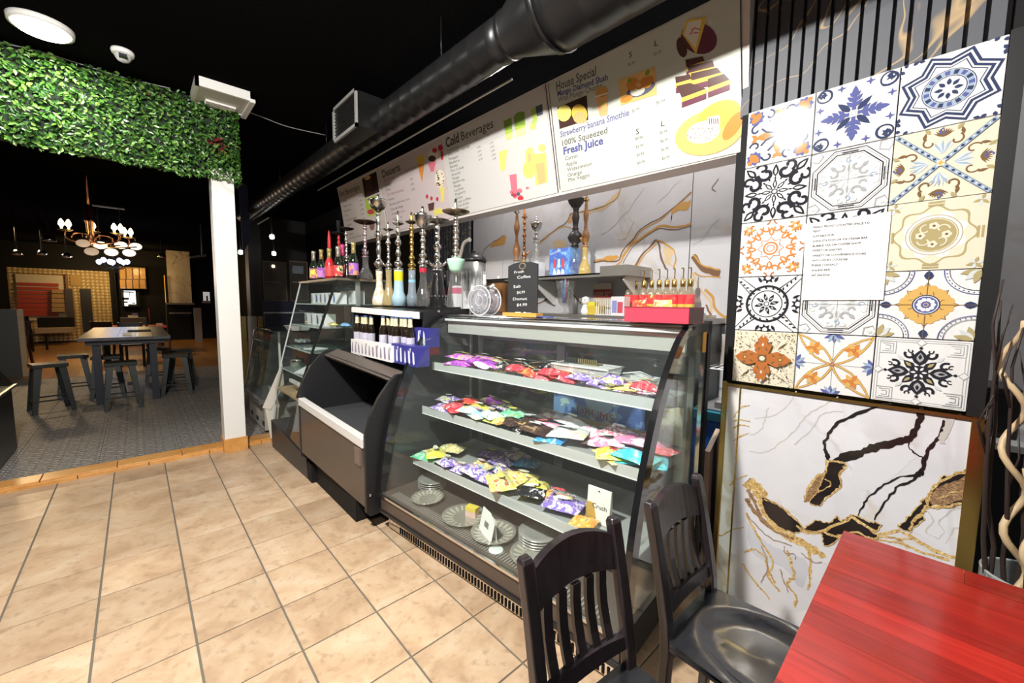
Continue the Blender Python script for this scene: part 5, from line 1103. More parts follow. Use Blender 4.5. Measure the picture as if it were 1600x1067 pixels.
for k in range(6): gr_.box(1.458-MO.x, 1.462-MO.x, 2.46-MO.y, 3.01-MO.y, .54+k*.018, .544+k*.018)
gr_.box(1.455-MO.x, 1.475-MO.x, 2.45-MO.y, 3.02-MO.y, .632, .642)
gr_.build('wire_divider', grey, mer)
for x, y, z in ((fb-.006, YB+.003, .24), (fb+.5, YB-.002, 1.40)):
    mb = MB().lathe([(.001, 0), (.010, 0), (.008, .006), (.001, .007)], 12, caps=False); mb.xf(Matrix.Translation((x+.03-MO.x, y-.012-MO.y, z)) @ Matrix.Rotation(PI/2, 4, 'X')).build('screw_cap', chrome, mer)
MB().box(fb-.018-MO.x, fb-.001-MO.x, YB+.05-MO.y, YB+.13-MO.y, .42, .53).build('rating_plate', mat('plate_bronze', (.16, .12, .10), .4), mer)
MB().box(fa+.08-MO.x, 1.7-MO.x, YB+.16-MO.y, YB+1.0-MO.y, 0, .16).box(.962-MO.x, 1.2-MO.x, 3.37-MO.y, 3.455-MO.y, 0, .15).build('plinth', blackm, mer)
# beer bottles and cartons
bg = mat('brown_bottle', (.018, .012, .008), .08, coat=.6); lab_m = mat('bottle_label', (.52, .50, .60), .4); foil = mat('cream_foil', (.78, .70, .45), .35); capb = mat('blue_cap', (.05, .10, .25), .3)
def beer(loc, label):
    t = thing('beer_bottle', label, 'bottle', loc, rnd.uniform(0, 6), 'bottles standing in the open cooler')
    MB().lathe([(.001, 0), (.029, .002), (.030, .01), (.030, .125), (.026, .150), (.0155, .175), (.014, .185)], 14).build('glass_body', bg, t)
    MB().lathe([(.0305, .035), (.0305, .10)], 14, caps=False).build('label', lab_m, t)
    MB().lathe([(.0175, .170), (.0148, .20), (.0145, .228)], 12, caps=False).build('neck_foil', foil, t)
    MB().lathe([(.0150, .225), (.0158, .228), (.0150, .238), (.001, .239)], 12).build('cap', capb, t)
cols_ = [558, 562.5, 567, 571, 575.5, 580, 598.5, 606.5, 613, 618.5, 627.5, 633, 641]
for i, px in enumerate(cols_):
    X = 1.36+.05*((i*2) % 3)/2; tz = 1.355-.02*i/12; p = P(px, 492+i*.3, X=X)
    beer((X, p.y, p.z-.239), f'brown {["first", "second", "third", "fourth", "fifth", "sixth", "seventh", "eighth", "ninth", "tenth", "eleventh", "twelfth", "last"][i]} beer bottle from the left in the open cooler')
def carton(label, c, X0, dX, m, m2, prints):
    a, b = P(*c[0], X=X0), P(*c[1], X=X0); z1 = P(*c[2], X=X0).z; z0 = P(*c[3], X=X0).z
    t = thing('bottle_carton', label, 'carton', (X0, (a.y+b.y)/2, z0)); hy = abs(a.y-b.y)/2; H = z1-z0
    MB().box(0, dX, -hy, hy, 0, H).build('carton_body', m, t, bevel=.002)
    mb = MB(); q = random.Random(label)
    for k in range(prints):
        y = hy-(k+.5)*2*hy/prints; w = hy/prints*.7
        mb.add([(-.0006, y+w*.7, H*.22), (-.0006, y+w*.2, H*.10), (-.0006, y-w*.6, H*.16), (-.0006, y-w*.25, H*q.uniform(.6, .85)), (-.0006, y+w*q.uniform(.2, .9), H*q.uniform(.7, .9))], [(0, 1, 2, 3, 4)])
        if k % 3 == 1: mb.add([(-.0007, y-w*.7, H*.62), (-.0007, y-w*1.0, H*.9), (-.0007, y-w*.2, H*.88)], [(0, 1, 2)])
    mb.build('print', m2, t)
    return t
carton('long white bottle carton with grey bottle prints at the front of the open cooler', [(548.5, 545), (611.5, 560), (549, 529.5), (551, 552)], 1.265, .06, mat('carton_white', (.84, .83, .83), .4), mat('carton_violetgrey', (.28, .24, .34), .4), 11)
carton('blue carton with white grape prints, front one in the open cooler', [(611.5, 555), (650, 565), (612, 536), (614, 566)], 1.285, .10, mat('carton_blue', (.035, .035, .24), .35), mat('carton_paleblue', (.68, .70, .82), .4), 6)
carton('blue carton with white label standing behind the front blue carton', [(643, 530), (667, 535), (645, 511.5), (650, 541)], 1.40, .10, mat('carton_blue', (.07, .07, .36)), mat('carton_paleblue', (.68, .70, .82)), 3)

# ================================================================== tall slanted glass cabinet behind the cooler
FA, FB = Vector((.985, 0, .62)), Vector((1.245, 0, 1.645))
cab = thing('glass_cabinet', 'tall slanted glass cabinet of boxed goods on a black plinth', 'cabinet', (1.3, 4.0, 0)); KO = Vector((1.3, 4.0, 0))
def fx(z): return FA.x+(FB.x-FA.x)*(z-.62)/(1.025) if z > .62 else .95+(.035)*(z-.28)/.34
YL, YR = 4.52, 3.54
def FP(y, z, o=0): return Vector((fx(z)+o, y, z))-KO
MB().hexa([(.93-KO.x, 4.5-KO.y, 0), (.962-KO.x, 3.475-KO.y, 0), (1.75-KO.x, 3.475-KO.y, 0), (1.75-KO.x, 4.5-KO.y, 0)], [(.93-KO.x, 4.52-KO.y, .275), (.962-KO.x, 3.50-KO.y, .165), (1.75-KO.x, 3.50-KO.y, .165), (1.75-KO.x, 4.52-KO.y, .275)]).build('plinth', mat('charcoal_plinth', (.022, .023, .026), .4), cab)
MB().add([FP(YL, .28), FP(YR, .22), FP(YR, .62), FP(YL, .62)], [(0, 1, 2, 3)]).build('lower_glass', GD, cab)
MB().add([FP(YL, .62), FP(YR+.25, .62), FP(YR-.04, 1.645), FP(YL, 1.645)], [(0, 1, 2, 3)]).build('front_glass', GD, cab)
MB().add([FP(YR-.04, 1.645), FP(YR+.25, .62), (1.7-KO.x, YR+.02-KO.y, .62), (1.7-KO.x, YR-.04-KO.y, 1.645)], [(0, 1, 2, 3)]).build('end_glass', GD, cab)
MB().add([FP(YL, .28), FP(YL, 1.645), (1.7-KO.x, YL-KO.y, 1.645), (1.7-KO.x, YL-KO.y, .28)], [(0, 1, 2, 3)]).build('end_glass', GD, cab)
MB().bar(FP(YR-.04, 1.645), FP(YR+.25, .62), .010, .018).build('corner_post', black, cab)
mb = MB(); mb.bar(FP(YL, 1.645), FP(YL, .62), .006, .012); mb.bar(FP(YL, .62), FP(YL, .28), .006, .012); mb.build('edge_strip', lgrey, cab)
MB().hexa([FP(YL+.01, 1.64, -.01), FP(YR-.06, 1.64, -.01), (1.72-KO.x, YR-.06-KO.y, 1.64), (1.72-KO.x, YL+.01-KO.y, 1.64)], [FP(YL+.01, 1.64, -.01)+Vector((0, 0, .02)), FP(YR-.06, 1.64, -.01)+Vector((0, 0, .02)), (1.72-KO.x, YR-.06-KO.y, 1.66), (1.72-KO.x, YL+.01-KO.y, 1.66)]).build('top_board', mat('bronze_top', (.22, .18, .14), .3, .5), cab)
MB().box(1.68-KO.x, 1.71-KO.x, YR-KO.y, YL-KO.y, .28, 1.64).build('back_panel', mat('cab_back', (.10, .11, .11), .3), cab)
for i, z in enumerate((1.43, 1.225, 1.005, .79)):
    y1 = YR+.25-.29*(z-.62)/1.025
    MB().hexa([FP(YL-.01, z, .01), FP(y1+.02, z, .01), (1.68-KO.x, y1+.02-KO.y, z), (1.68-KO.x, YL-.01-KO.y, z)], [FP(YL-.01, z, .01)+Vector((0, 0, .009)), FP(y1+.02, z, .01)+Vector((0, 0, .009)), (1.68-KO.x, y1+.02-KO.y, z+.009), (1.68-KO.x, YL-.01-KO.y, z+.009)]).build('shelf', glass('green_shelf', (.72, .85, .80), .15, .72), cab)
    MB().bar(FP(YL-.01, z+.004, .006), FP(y1+.02, z+.004, .006), .004, .011).build('shelf_edge', mat('shelf_edge_pale', (.60, .70, .67), .2), cab)
MB().hexa([FP(YL-.02, .585, .01), FP(YR, .585, .01), (1.68-KO.x, YR-KO.y, .585), (1.68-KO.x, YL-.02-KO.y, .585)], [FP(YL-.02, .605, .01), FP(YR, .605, .01), (1.68-KO.x, YR-KO.y, .605), (1.68-KO.x, YL-.02-KO.y, .605)]).build('wood_base', palewood, cab)
MB().bar(FP(YL-.25, .70, .05), FP(YR+.3, .70, .05), .02, .03).build('lamp_tube', mat('tube_white', (.85, .85, .85), .3), cab)
MB().box(1.43-KO.x, 1.46-KO.x, YR+.0-KO.y, YR+.035-KO.y, 1.0, 1.64).build('inner_upright', hd_, cab)
# contents
bw = mat('box_white', (.80, .81, .83), .4); bb = mat('box_blue_print', (.05, .12, .35), .4); bk2 = mat('box_dark_print', (.08, .09, .12), .4)
def gbox(px, py, X, w, h, lab, side_print=bb, grp='boxed glasses in the tall cabinet'):
    p = P(px, py, X=X); zz_ = min((1.439, 1.234, 1.014, .799), key=lambda z: abs(z-p.z))
    t = thing('glassware_box', lab, 'box', (X, p.y, zz_), rnd.uniform(-.1, .1), grp)
    MB().box(-.05, .05, -w/2, w/2, 0, h).build('box_body', bw, t)
    MB().prism([(-w*.2, h*.1), (w*.25, h*.15), (w*.18, h*.6), (w*.3, h*.9), (-w*.05, h*.85), (-w*.25, h*.5)], lambda a, b, s: (-.0505-s, a, b), 0, .0003).build('print', side_print, t)
for i in range(6): gbox(496+i*7.0, 474+i*1.2, 1.34+.0*i, .07, .10, f'{NTH[i]} white printed glassware box from the left on the top shelf of the tall cabinet', bb if i % 2 else bk2)
for i in range(4): gbox(487+i*9, 509+i*2, 1.30, .085, .11, f'{NTH[i]} white printed glassware box from the left on the second shelf of the tall cabinet', bb if i % 2 else bk2)
for i, (px, w) in enumerate([(545, .13), (557, .12)]): gbox(px, 478, 1.48, w, .12, ['plain white box at the near end of the cabinet top shelf', 'second plain white box at the near end of the cabinet top shelf'][i], lgrey, 'plain white boxes in the tall cabinet')
for i, px in enumerate((536, 553)):
    p = P(px, 460, X=1.5); o = bag_mesh(.16, .13, .07, 300+i).build('plastic_bag', glass('cloudy_bag', (.7, .74, .78), .15, .6, .2), None, (1.5, p.y, 1.56)); tag(o, ['crumpled clear plastic bag on the white boxes in the tall cabinet', 'second clear plastic bag nearest the cabinet end glass'][i], 'plastic bag', 'plastic bags in the tall cabinet')
for k in range(7):
    p = P(479+k*2.6+(k % 2)*3, [470, 505][k % 2], X=1.36+.03*(k % 3)); p.y = min(p.y, 4.44); z = [1.439, 1.234][k % 2]
    t = thing('drinking_glass', f'clear tumbler with dark rim, {["nearest", "second", "third", "fourth", "fifth", "sixth", "seventh"][k]} of the loose glasses in the tall cabinet', 'glass', (p.x, p.y, z), 0, 'loose tumblers in the tall cabinet')
    MB().lathe([(.001, .004), (.022, .004), (.027, .09), (.025, .09), (.02, .01), (.001, .01)], 12, caps=False).build('tumbler', GP, t); MB().lathe([(.0275, .05), (.0278, .075)], 12, caps=False).build('band', bk2, t)
for i, (px, py, X, c, s, lab) in enumerate([(520, 512, 1.28, (.70, .42, .10), .15, 'orange yellow packet lying on the second cabinet shelf'), (540, 513, 1.34, (.12, .30, .55), .12, 'blue and orange packet lying beside the orange packet in the cabinet'), (462, 503, 1.28, (.60, .30, .10), .12, 'amber packet at the far end of the second cabinet shelf')]):
    p = P(px, py, X=X); p.y = min(p.y, 4.4); o = bag_mesh(s, .08, .04, 320+i).build('snack_packet', candy('pk%d' % i, [c, tuple(min(1, x*1.5) for x in c), (.7, .68, .6)], 24), None, (X, p.y, 1.238), (0, 0, 1.4)); tag(o, lab, 'packet')
p = P(470, 535, X=1.25); t = thing('black_tray', 'black spiky rack lying on the third shelf of the tall cabinet', 'rack', (1.27, p.y, 1.014))
MB().box(-.07, .07, -.10, .10, 0, .02).build('rack_base', black, t)
for k in range(12): MB().box(-.06+(k % 3)*.05, -.05+(k % 3)*.05, -.09+(k//3)*.05, -.08+(k//3)*.05, .02, .05).build('peg', lgrey, t)
p = P(490, 549, X=1.2); tag(MB().box(-.07, .07, -.08, .08, 0, .006).build('leaflet', bw, None, (1.22, p.y, 1.0145), (0, 0, .4)), 'white leaflet with a small print on the third cabinet shelf', 'leaflet')
p = P(461, 572, X=1.15); t = thing('chrome_pot', 'chrome pot with black handle on the lowest shelf of the tall cabinet', 'pot', (1.17, p.y, .7995))
MB().lathe([(.001, 0), (.06, 0), (.065, .06), (.06, .075), (.05, .08), (.001, .085)], 18).build('pot_body', chrome, t); MB().tube([(0, -.06, .05), (0, -.10, .07), (0, -.11, .03)], .008, 6).build('handle', black, t); MB().lathe([(.001, .085), (.012, .09), (.001, .105)], 10).build('knob', black, t)
p = P(478, 582, X=1.12); tag(MB().hexa([(-.08, -.1, 0), (.08, -.1, 0), (.08, .1, 0), (-.08, .1, 0)], [(-.08, -.1, .004), (.08, -.09, .03), (.08, .1, .05), (-.08, .1, .006)]).build('paper_sheaf', bw, None, (1.15, p.y, .8), (0, 0, .5)), 'loose white papers on the lowest shelf of the tall cabinet', 'papers')

# ------------------------------------------------------------------ lower far glass counter beyond the step
low = thing('glass_counter', 'low slanted glass counter with pale base beyond the step', 'counter', (1.3, 5.3, .045)); Q = Vector((1.3, 5.3, .045))
prof = [(.93, .40), (1.05, 1.10), (1.10, 1.13), (1.75, 1.13), (1.75, .40)]
def lp(a, b, t): return (a-Q.x, t-Q.y, b-Q.z)
MB().prism([(.96, .05), (.96, .36), (1.72, .36), (1.72, .05)], lp, 4.95, 5.75).build('base', mat('counter_pale', (.42, .40, .37), .5), low)
MB().prism([(.91, .35), (.91, .40), (1.75, .40), (1.75, .35)], lp, 4.92, 5.80).build('sill', mat('sill_dark', (.12, .12, .125), .3), low)
for y in (5.0, 5.3, 5.6): MB().box(.953-Q.x, .961-Q.x, y-.04-Q.y, y+.04-Q.y, .06, .1).build('vent', black, low)
MB().add([lp(.93, .40, 5.78), lp(.93, .40, 4.94), lp(1.05, 1.10, 4.94), lp(1.05, 1.10, 5.78), lp(1.10, 1.13, 4.94), lp(1.10, 1.13, 5.78)], [(0, 1, 2, 3), (3, 2, 4, 5)]).build('front_glass', GD, low)
for y in (4.94, 5.78): MB().prism(prof, lambda a, b, t: lp(a, b, y+t), -.002, .002).build('end_glass', GD, low)
mb = MB(); pts = [lp(*p_, 5.78) for p_ in prof[:3]]
mb.tube(pts, .008, 6); mb.tube([lp(1.10, 1.13, 5.78), lp(1.10, 1.13, 4.94)], .008, 6); mb.build('edge_tube', chrome, low)
MB().box(1.10-Q.x, 1.75-Q.x, 4.94-Q.y, 5.80-Q.y, 1.12-Q.z, 1.135-Q.z).build('top_glass', GT, low)
MB().box(1.72-Q.x, 1.74-Q.x, 4.96-Q.y, 5.78-Q.y, .42-Q.z, 1.1-Q.z).build('back_panel', blackm, low)
MB().box(1.2-Q.x, 1.22-Q.x, 5.30-Q.y, 5.32-Q.y, .4-Q.z, 1.12-Q.z).build('inner_post', white, low)
tag(MB().box(1.45, 1.47, 5.05, 5.72, .52, 1.08).build('orange_board', mat('rust_board', (.48, .12, .04), .5)), 'rust orange board standing inside the low glass counter', 'board')
t = thing('wire_basket', 'small black wire basket inside the low glass counter', 'basket', (1.12, 5.12, .40))
for k in range(6): MB().tube([(-.06, -.08+k*.03, .1), (-.05, -.08+k*.03, 0), (.05, -.08+k*.03, 0), (.06, -.08+k*.03, .1)], .003, 5).build('wire', grey, t)
tag(MB().hexa([(0, -.12, 0), (.16, -.12, 0), (.16, .12, 0), (0, .12, 0)], [(-.03, -.14, .05), (.19, -.14, .05), (.19, .14, .05), (-.03, .14, .05)]).build('paper_tray', mat('foam_white', (.8, .8, .8), .6), None, (1.25, 5.0, 1.1355)), 'white foam tray on top of the low glass counter', 'tray')
q4 = [P(443, 567, Y=4.60), P(424, 632, Y=4.60), P(410, 640, Y=4.60), P(436, 700, Y=4.60)]
a = P(438, 568, Y=4.62)
tag(MB().hexa([P(441, 566, Y=4.62), P(410, 637, Y=4.62), P(423, 640, Y=4.62), P(444, 600, Y=4.62)], [v+Vector((0, .006, 0)) for v in (P(441, 566, Y=4.62), P(410, 637, Y=4.62), P(423, 640, Y=4.62), P(444, 600, Y=4.62))]).hexa([P(414, 637, Y=4.63), P(423, 685, Y=4.63), P(432, 690, Y=4.63), P(436, 632, Y=4.63)], [v+Vector((0, .02, 0)) for v in (P(414, 637, Y=4.63), P(423, 685, Y=4.63), P(432, 690, Y=4.63), P(436, 632, Y=4.63))]).build('cardboard_flap', mat('card_cream', (.66, .62, .54), .6)), 'cream cardboard sheet wedged between the two glass counters', 'cardboard')
# ================================================================== water pipes
smoke_g = mat('smoke_vase', (.012, .011, .012), .2, coat=.2)
def vm(n, c): return mat('vase_'+n, c, .12, coat=.5)
def hookah(label, px, X, z0, yv, yt, ytop, vase, rv, kind='bell', stem=silver, rs=2.2, tray=silver, rt=9, bowl=None, ports=1, beads=6, seed=0, hose=False, grp='water pipes along the counter', band=None):
    p = P(px, 400, X=X); k = mpp(p); zf = lambda y: P(px, y, X=X).z-z0
    t = thing('water_pipe', label, 'hookah', (X, p.y, z0), rnd.uniform(0, 6), grp)
    zv, zt, ze = zf(yv), zf(yt), zf(ytop); rv *= k; rs *= k; rt *= k; q = random.Random(seed)
    if kind == 'bell': pr = [(.001, 0), (rv*.95, 0), (rv, zv*.05), (rv*.98, zv*.18), (rv*.75, zv*.36), (rv*.48, zv*.52), (rv*.40, zv*.72), (rv*.44, zv*.93), (rv*.46, zv)]
    elif kind == 'cone': pr = [(.001, 0), (rv*.98, 0), (rv, zv*.04), (rv*.92, zv*.25), (rv*.70, zv*.60), (rv*.52, zv*.85), (rv*.5, zv)]
    elif kind == 'straight': pr = [(.001, 0), (rv, 0), (rv, zv*.25), (rv*.72, zv*.38), (rv*.62, zv*.75), (rv*.66, zv)]
    else: pr = [(.001, 0), (rv*.5, 0), (rv*.95, zv*.15), (rv, zv*.35), (rv*.7, zv*.6), (rv*.35, zv*.75), (rv*.3, zv)]
    v = MB().lathe(pr, 20).build('vase', vase, t)
    if band: MB().lathe([(pr[-2][0]*1.03, zv*band[1]), (pr[-2][0]*1.06, zv*band[2])], 18, caps=False).build('band', band[0], v)
    MB().lathe([(pr[-1][0]*1.05, zv-.004), (pr[-1][0]*1.12, zv+.006), (rs*1.6, zv+.014)], 16).build('collar', stem, t)
    st = [(rs*1.9, zv+.01)]; n = beads; h = (zt-zv-.01)/n
    for i in range(n):
        z = zv+.01+i*h; b = q.choice([1.5, 1.9, 2.3, 1.7]); 
        if i == 0: b = 3.0
        st += [(rs*1.05, z+h*.06), (rs*b*.8, z+h*.22), (rs*b, z+h*.42), (rs*b*.75, z+h*.62), (rs*1.0, z+h*.78), (rs*1.35, z+h*.84), (rs*1.0, z+h*.92)]
    st += [(rs, zt)]; MB().lathe(st, 14).build('stem', stem, t)
    for i in range(ports):
        a = i*PI+.6; c, s = math.cos(a), math.sin(a); z = zv+.02
        mb = MB(); mb.tube([(rs*1.5*c, rs*1.5*s, z), (rs*4*c, rs*4*s, z+.025), (rs*5.4*c, rs*5.4*s, z+.045)], [rs*.7, rs*.6, rs*.9], 8); mb.build('hose_port', stem, t)
    if tray: MB().lathe([(rs*1.1, zt), (rt*.55, zt+.004), (rt*.96, zt+.010+rt*.10), (rt, zt+.013+rt*.12), (rt*.94, zt+.014+rt*.10), (rt*.5, zt+.009), (rs, zt+.008)], 24, caps=False).build('tray', tray, t)
    if bowl:
        bmt, rb, yb0, yb1 = bowl; rb *= k; za, zb = zf(yb0), zf(yb1); H = zb-za
        MB().lathe([(rs*1.3, za), (rs*1.8, za+H*.08), (rb*.62, za+H*.22), (rb*.86, za+H*.5), (rb, za+H*.86), (rb*1.03, za+H*.95), (rb*.96, zb), (rb*.8, zb-.004)], 22).build('bowl', bmt, t)
        zt2 = zb
    else: zt2 = zt
    if ze-zt2 > .01:
        H = ze-zt2; MB().lathe([(rs*1.0, zt2), (rs*1.1, zt2+H*.2), (rs*1.8, zt2+H*.35), (rs*1.1, zt2+H*.5), (rs*1.4, zt2+H*.62), (rs*.8, zt2+H*.75), (rs*.7, zt2+H*.95), (.001, ze)], 12).build('tip', stem, t)
    return t
ZM = 1.43; XM = 1.60
tin = mat('tin_silver', (.60, .58, .55), .25, 1); pew = mat('pewter', (.36, .33, .30), .3, 1); dkb = mat('dark_bronze', (.10, .07, .05), .3, .8)
yl = vm('yellow', (.70, .60, .28)); 
hookah('tall ornate silver water pipe with cream patterned vase, big cup bowl on top', 592, XM, ZM, 423, 331, 303, candy('vase_cream', [(.78, .72, .62), (.62, .5, .3), (.8, .78, .74)], 16), 11.5, 'bell', silver, 2.7, None, 0, (silver, 14.5, 330, 312), 2, 4, 1)
hookah('slim silver water pipe with yellow glass vase and small red collar', 607, XM+.02, ZM, 421, 361, 346, glass('amber_vase', (.80, .68, .36), .12, .55), 10.5, 'bell', tin, 1.9, tin, 8.5, None, 1, 5, 2, band=(yl, .3, .42))
hookah('brass grey water pipe with yellow label and light blue vase', 622.5, XM, ZM, 421, 352, 329, vm('lightblue', (.42, .62, .72)), 11, 'straight', silver, 2.2, silver, 9, None, 1, 4, 3, band=(mat('label_yellow', (.85, .75, .02), .4), .68, .95))
hookah('water pipe with dark flat tray, gilt stem and blue grey vase', 643.5, XM+.02, ZM, 421, 350, 331, vm('bluegrey', (.22, .27, .32)), 8.5, 'straight', brass, 2.2, dkb, 9.5, None, 1, 6, 4, band=(mat('label_cyan', (.25, .55, .72), .4), .55, .72))
hookah('silver water pipe with deep cup bowl and clear round vase with red neck band', 661, XM, ZM, 417, 358, 322, GP, 12.5, 'bell', silver, 2.8, None, 0, (tin, 14, 357, 335), 1, 5, 5, band=(mat('band_red', (.5, .02, .05), .4), .86, .97))
hookah('chrome water pipe with wide bowl tray and black beaded vase', 683.5, XM-.01, ZM, 422, 349, 338, smoke_g, 14, 'cone', chrome, 3.0, pew, 19, None, 2, 5, 6)
hookah('thin dark water pipe standing behind the black vase', 696, XM+.16, ZM, 421, 391, 373, smoke_g, 5, 'straight', blackm, 1.0, blackm, 3, None, 0, 7, 7)
hk = hookah('tall silver water pipe with mint collar, wide bronze tray and clear vase', 712.5, XM-.02, ZM, 408, 336, 310, GP, 15, 'cone', silver, 2.9, mat('bronze_tray', (.34, .25, .16), .25, .9), 21.5, None, 1, 7, 8)
k = mpp(hk.location); zc = P(712, 425, X=XM-.02).z-ZM; zd = P(712, 405, X=XM-.02).z-ZM
MB().lathe([(.052*.66, zc), (.045, zc+.02), (.058, zd-.02), (.060, zd), (.03, zd+.006)], 22).build('collar', mat('mint_rubber', (.40, .66, .52), .45), hk)
hk.rotation_euler.z = 0
hz = P(715, 398, X=XM-.02).z-ZM
MB().tube(smooth_path([(0, -.02, hz-.02), (-.0, -.055, hz), (0, -.075, hz+.05), (0, -.10, hz+.075), (0, -.15, hz+.085)], 4), [.011]*16+[.015], 8).build('hose_arm', mat('arm_pewter', (.50, .47, .42), .35, .7), hk)
# black beads on the beaded vase
bv = [o for o in bpy.data.objects if o.get('label', '').startswith('chrome water pipe')][0]
for i in range(14):
    a = i*2*PI/14; k = mpp(bv.location); r = 14*k*.94
    MB().lathe([(.001, -.007), (.007, 0), (.001, .007)], 8).build('bead', chrome, bv, (r*math.cos(a), r*math.sin(a), .075))
ZC = 1.662
hookah('small water pipe with round clear vase and dark flat tray on the tall cabinet', 571, 1.50, ZC, 402, 350, 344, GP, 11, 'bell', mat('rose_tin', (.5, .38, .42), .25, .9), 1.8, dkb, 17, None, 2, 5, 10, grp='water pipes on the tall cabinet')
hookah('thin silver water pipe with black tray standing between the wine bottles', 541.5, 1.42, ZC, 408, 360, 355, smoke_g, 5, 'straight', tin, 1.4, blackm, 12, None, 1, 5, 11, grp='water pipes on the tall cabinet')
hookah('slim red water pipe with black bowl behind the wine bottles', 530, 1.45, ZC, 408, 367, 343, red, 5, 'straight', red, 1.4, blackm, 11, (blackm, 3.2, 364, 344), 0, 5, 12, grp='water pipes on the tall cabinet')
# tall red candle-like stem
p = P(515, 400, X=1.42); t = thing('red_water_pipe', 'tapering red water pipe stem behind the red wine bottle', 'hookah', (1.42, p.y, ZC)); H = P(515, 359, X=1.42).z-ZC
MB().lathe([(.001, 0), (.03, 0), (.03, .06), (.012, .10)], 14).build('vase', red, t); MB().lathe([(.012, .09), (.014, H*.55), (.017, H*.72), (.015, H*.85), (.007, H*.97), (.001, H)], 12).build('stem', red, t)
# wine bottles
def wine(px, yb, yt, X, glassm, foilm, labm, lab):
    p = P(px, yb, X=X); H = P(px, yt, X=X).z-ZC; r = .040
    t = thing('sparkling_wine_bottle', lab, 'bottle', (X, p.y, ZC), rnd.uniform(0, 6), 'bottles on the tall cabinet')
    MB().lathe([(.001, 0), (r, .002), (r, H*.45), (r*.8, H*.56), (r*.42, H*.70), (r*.36, H*.8)], 18).build('glass_body', glassm, t)
    MB().lathe([(r*.52, H*.64), (r*.42, H*.78), (r*.44, H*.88), (r*.50, H*.92), (r*.46, H*.985), (.001, H)], 14).build('foil', foilm, t)
    MB().lathe([(r*1.015, H*.08), (r*1.015, H*.40)], 18, caps=False).build('label', labm, t)
wg = mat('dark_green_bottle', (.012, .02, .012), .08, coat=.6); gf = mat('gold_foil', (.70, .55, .22), .3, .8); sf = mat('silver_foil', (.62, .60, .52), .3, .8); pf = mat('pink_foil', (.65, .08, .22), .3, .4)
for a in [(491, 435, 391.5, 1.30, wg, sf, candy('lab1', [(.72, .60, .08), (.45, .08, .2), (.8, .7, .6)], 20), 'sparkling wine bottle with yellow and pink label, leftmost on the tall cabinet'), (503, 434, 389, 1.31, wg, gf, candy('lab2', [(.26, .08, .42), (.5, .2, .5)], 14), 'sparkling wine bottle with gold neck and purple label, second from left'),
          (515.5, 436, 387, 1.28, red, gf, mat('lab_red', (.62, .08, .08), .4), 'red sparkling wine bottle with gold neck on the tall cabinet'), (529, 431, 384, 1.34, wg, sf, candy('lab3', [(.55, .05, .06), (.7, .55, .3), (.03, .03, .03)], 16), 'dark wine bottle with white neck and red label on the tall cabinet'),
          (536, 430, 381, 1.40, wg, pf, candy('lab4', [(.60, .10, .12), (.05, .04, .04)], 16), 'dark wine bottle with pink neck on the tall cabinet'), (553, 430, 377, 1.38, wg, gf, candy('lab5', [(.30, .10, .50), (.65, .25, .15), (.2, .1, .35)], 10), 'largest wine bottle with gold neck and violet orange label on the tall cabinet')]: wine(*a)
# ------------------------------------------------------------------ on top of the curved case
ZT = 1.379
acr = glass('acrylic', (.94, .94, .97), .16, .88); acre = mat('acrylic_edge', (.82, .83, .88), .15)
c = P(757, 462, X=1.72)
t = thing('acrylic_water_pipe', 'clear acrylic wheel shaped water pipe on the polished case top', 'hookah', (1.72, c.y, ZT), math.radians(-80), 'water pipes along the counter')
R = .098
for y in (-.055, .055):
    mb = MB().lathe([(.001, -.003), (R, -.003), (R, .003), (.001, .003)], 40, caps=False); mb.xf(Matrix.Translation((0, y, R)) @ Matrix.Rotation(PI/2, 4, 'X')).build('disc', acr, t)
    for r, w in ((R, .0035), (R*.74, .0022), (R*.34, .002)):
        mb = MB().tube([(r*math.cos(a), y, R+r*math.sin(a)) for a in [2*PI*k/40 for k in range(41)]], w, 6, caps=False); mb.build('disc_rim', acre, t)
mb = MB().lathe([(R*.74, -.055), (R*.74, .055)], 32, caps=False); mb.xf(Matrix.Translation((0, 0, R)) @ Matrix.Rotation(PI/2, 4, 'X')).build('drum', acr, t)
MB().lathe([(.004, R*.9), (.005, 2*R), (.013, 2*R), (.015, 2*R+.025), (.010, 2*R+.04), (.011, 2*R+.07), (.007, 2*R+.075), (.001, 2*R+.076)], 12).build('stem', mat('pale_resin', (.70, .70, .70), .25), t)
MB().tube([(R*.5, 0, 2*R-.015), (R*.8, 0, 2*R+.005)], [.008, .011], 8).build('hose_port', mat('pale_resin', (.7, .7, .7)), t)
# chalkboard
X = 1.70; a, b = P(788, 490, X=X), P(837, 490, X=X); cy = (a.y+b.y)/2; wd = a.y-b.y
t = thing('chalkboard_sign', 'small black chalkboard sign with handwritten prices in an orange wooden foot', 'sign', (X, cy, ZT), 0)
zt = P(812, 409, X=X).z-ZT; w = wd/2*.93
pts = [(-w, .02), (w, .02), (w, zt-.018), (w*.6, zt-.004), (0, zt), (-w*.6, zt-.004), (-w, zt-.018)]
MB().prism(pts, lambda u, v, s: (s+.02+(v*-.10)*0, -u, v), 0, .008).build('board', mat('chalkboard_black', (.025, .027, .03), .6), t)
MB().box(-.012, .045, -wd*.56, wd*.52, 0, .024).build('foot', mat('orange_wood', (.62, .32, .07), .4), t, bevel=.002)
mb = MB(); ch = mat('chalk_white', (.72, .72, .72), .8)
for s, u0, u1, z, h in [('Fresh', -.55, .1, .80, .016), ('Coffee', -.35, .55, .70, .018), ('Sub', -.6, -.1, .53, .018), ('$4.99', -.35, .2, .42, .017), ('Donut', -.62, .35, .30, .018), ('$4.99', -.35, .35, .19, .018)]:
    put_text(mb, s, (.0195, -u0*w, z*zt), (.0195, -u1*w, z*zt+.003), (0, 0, 1), h)
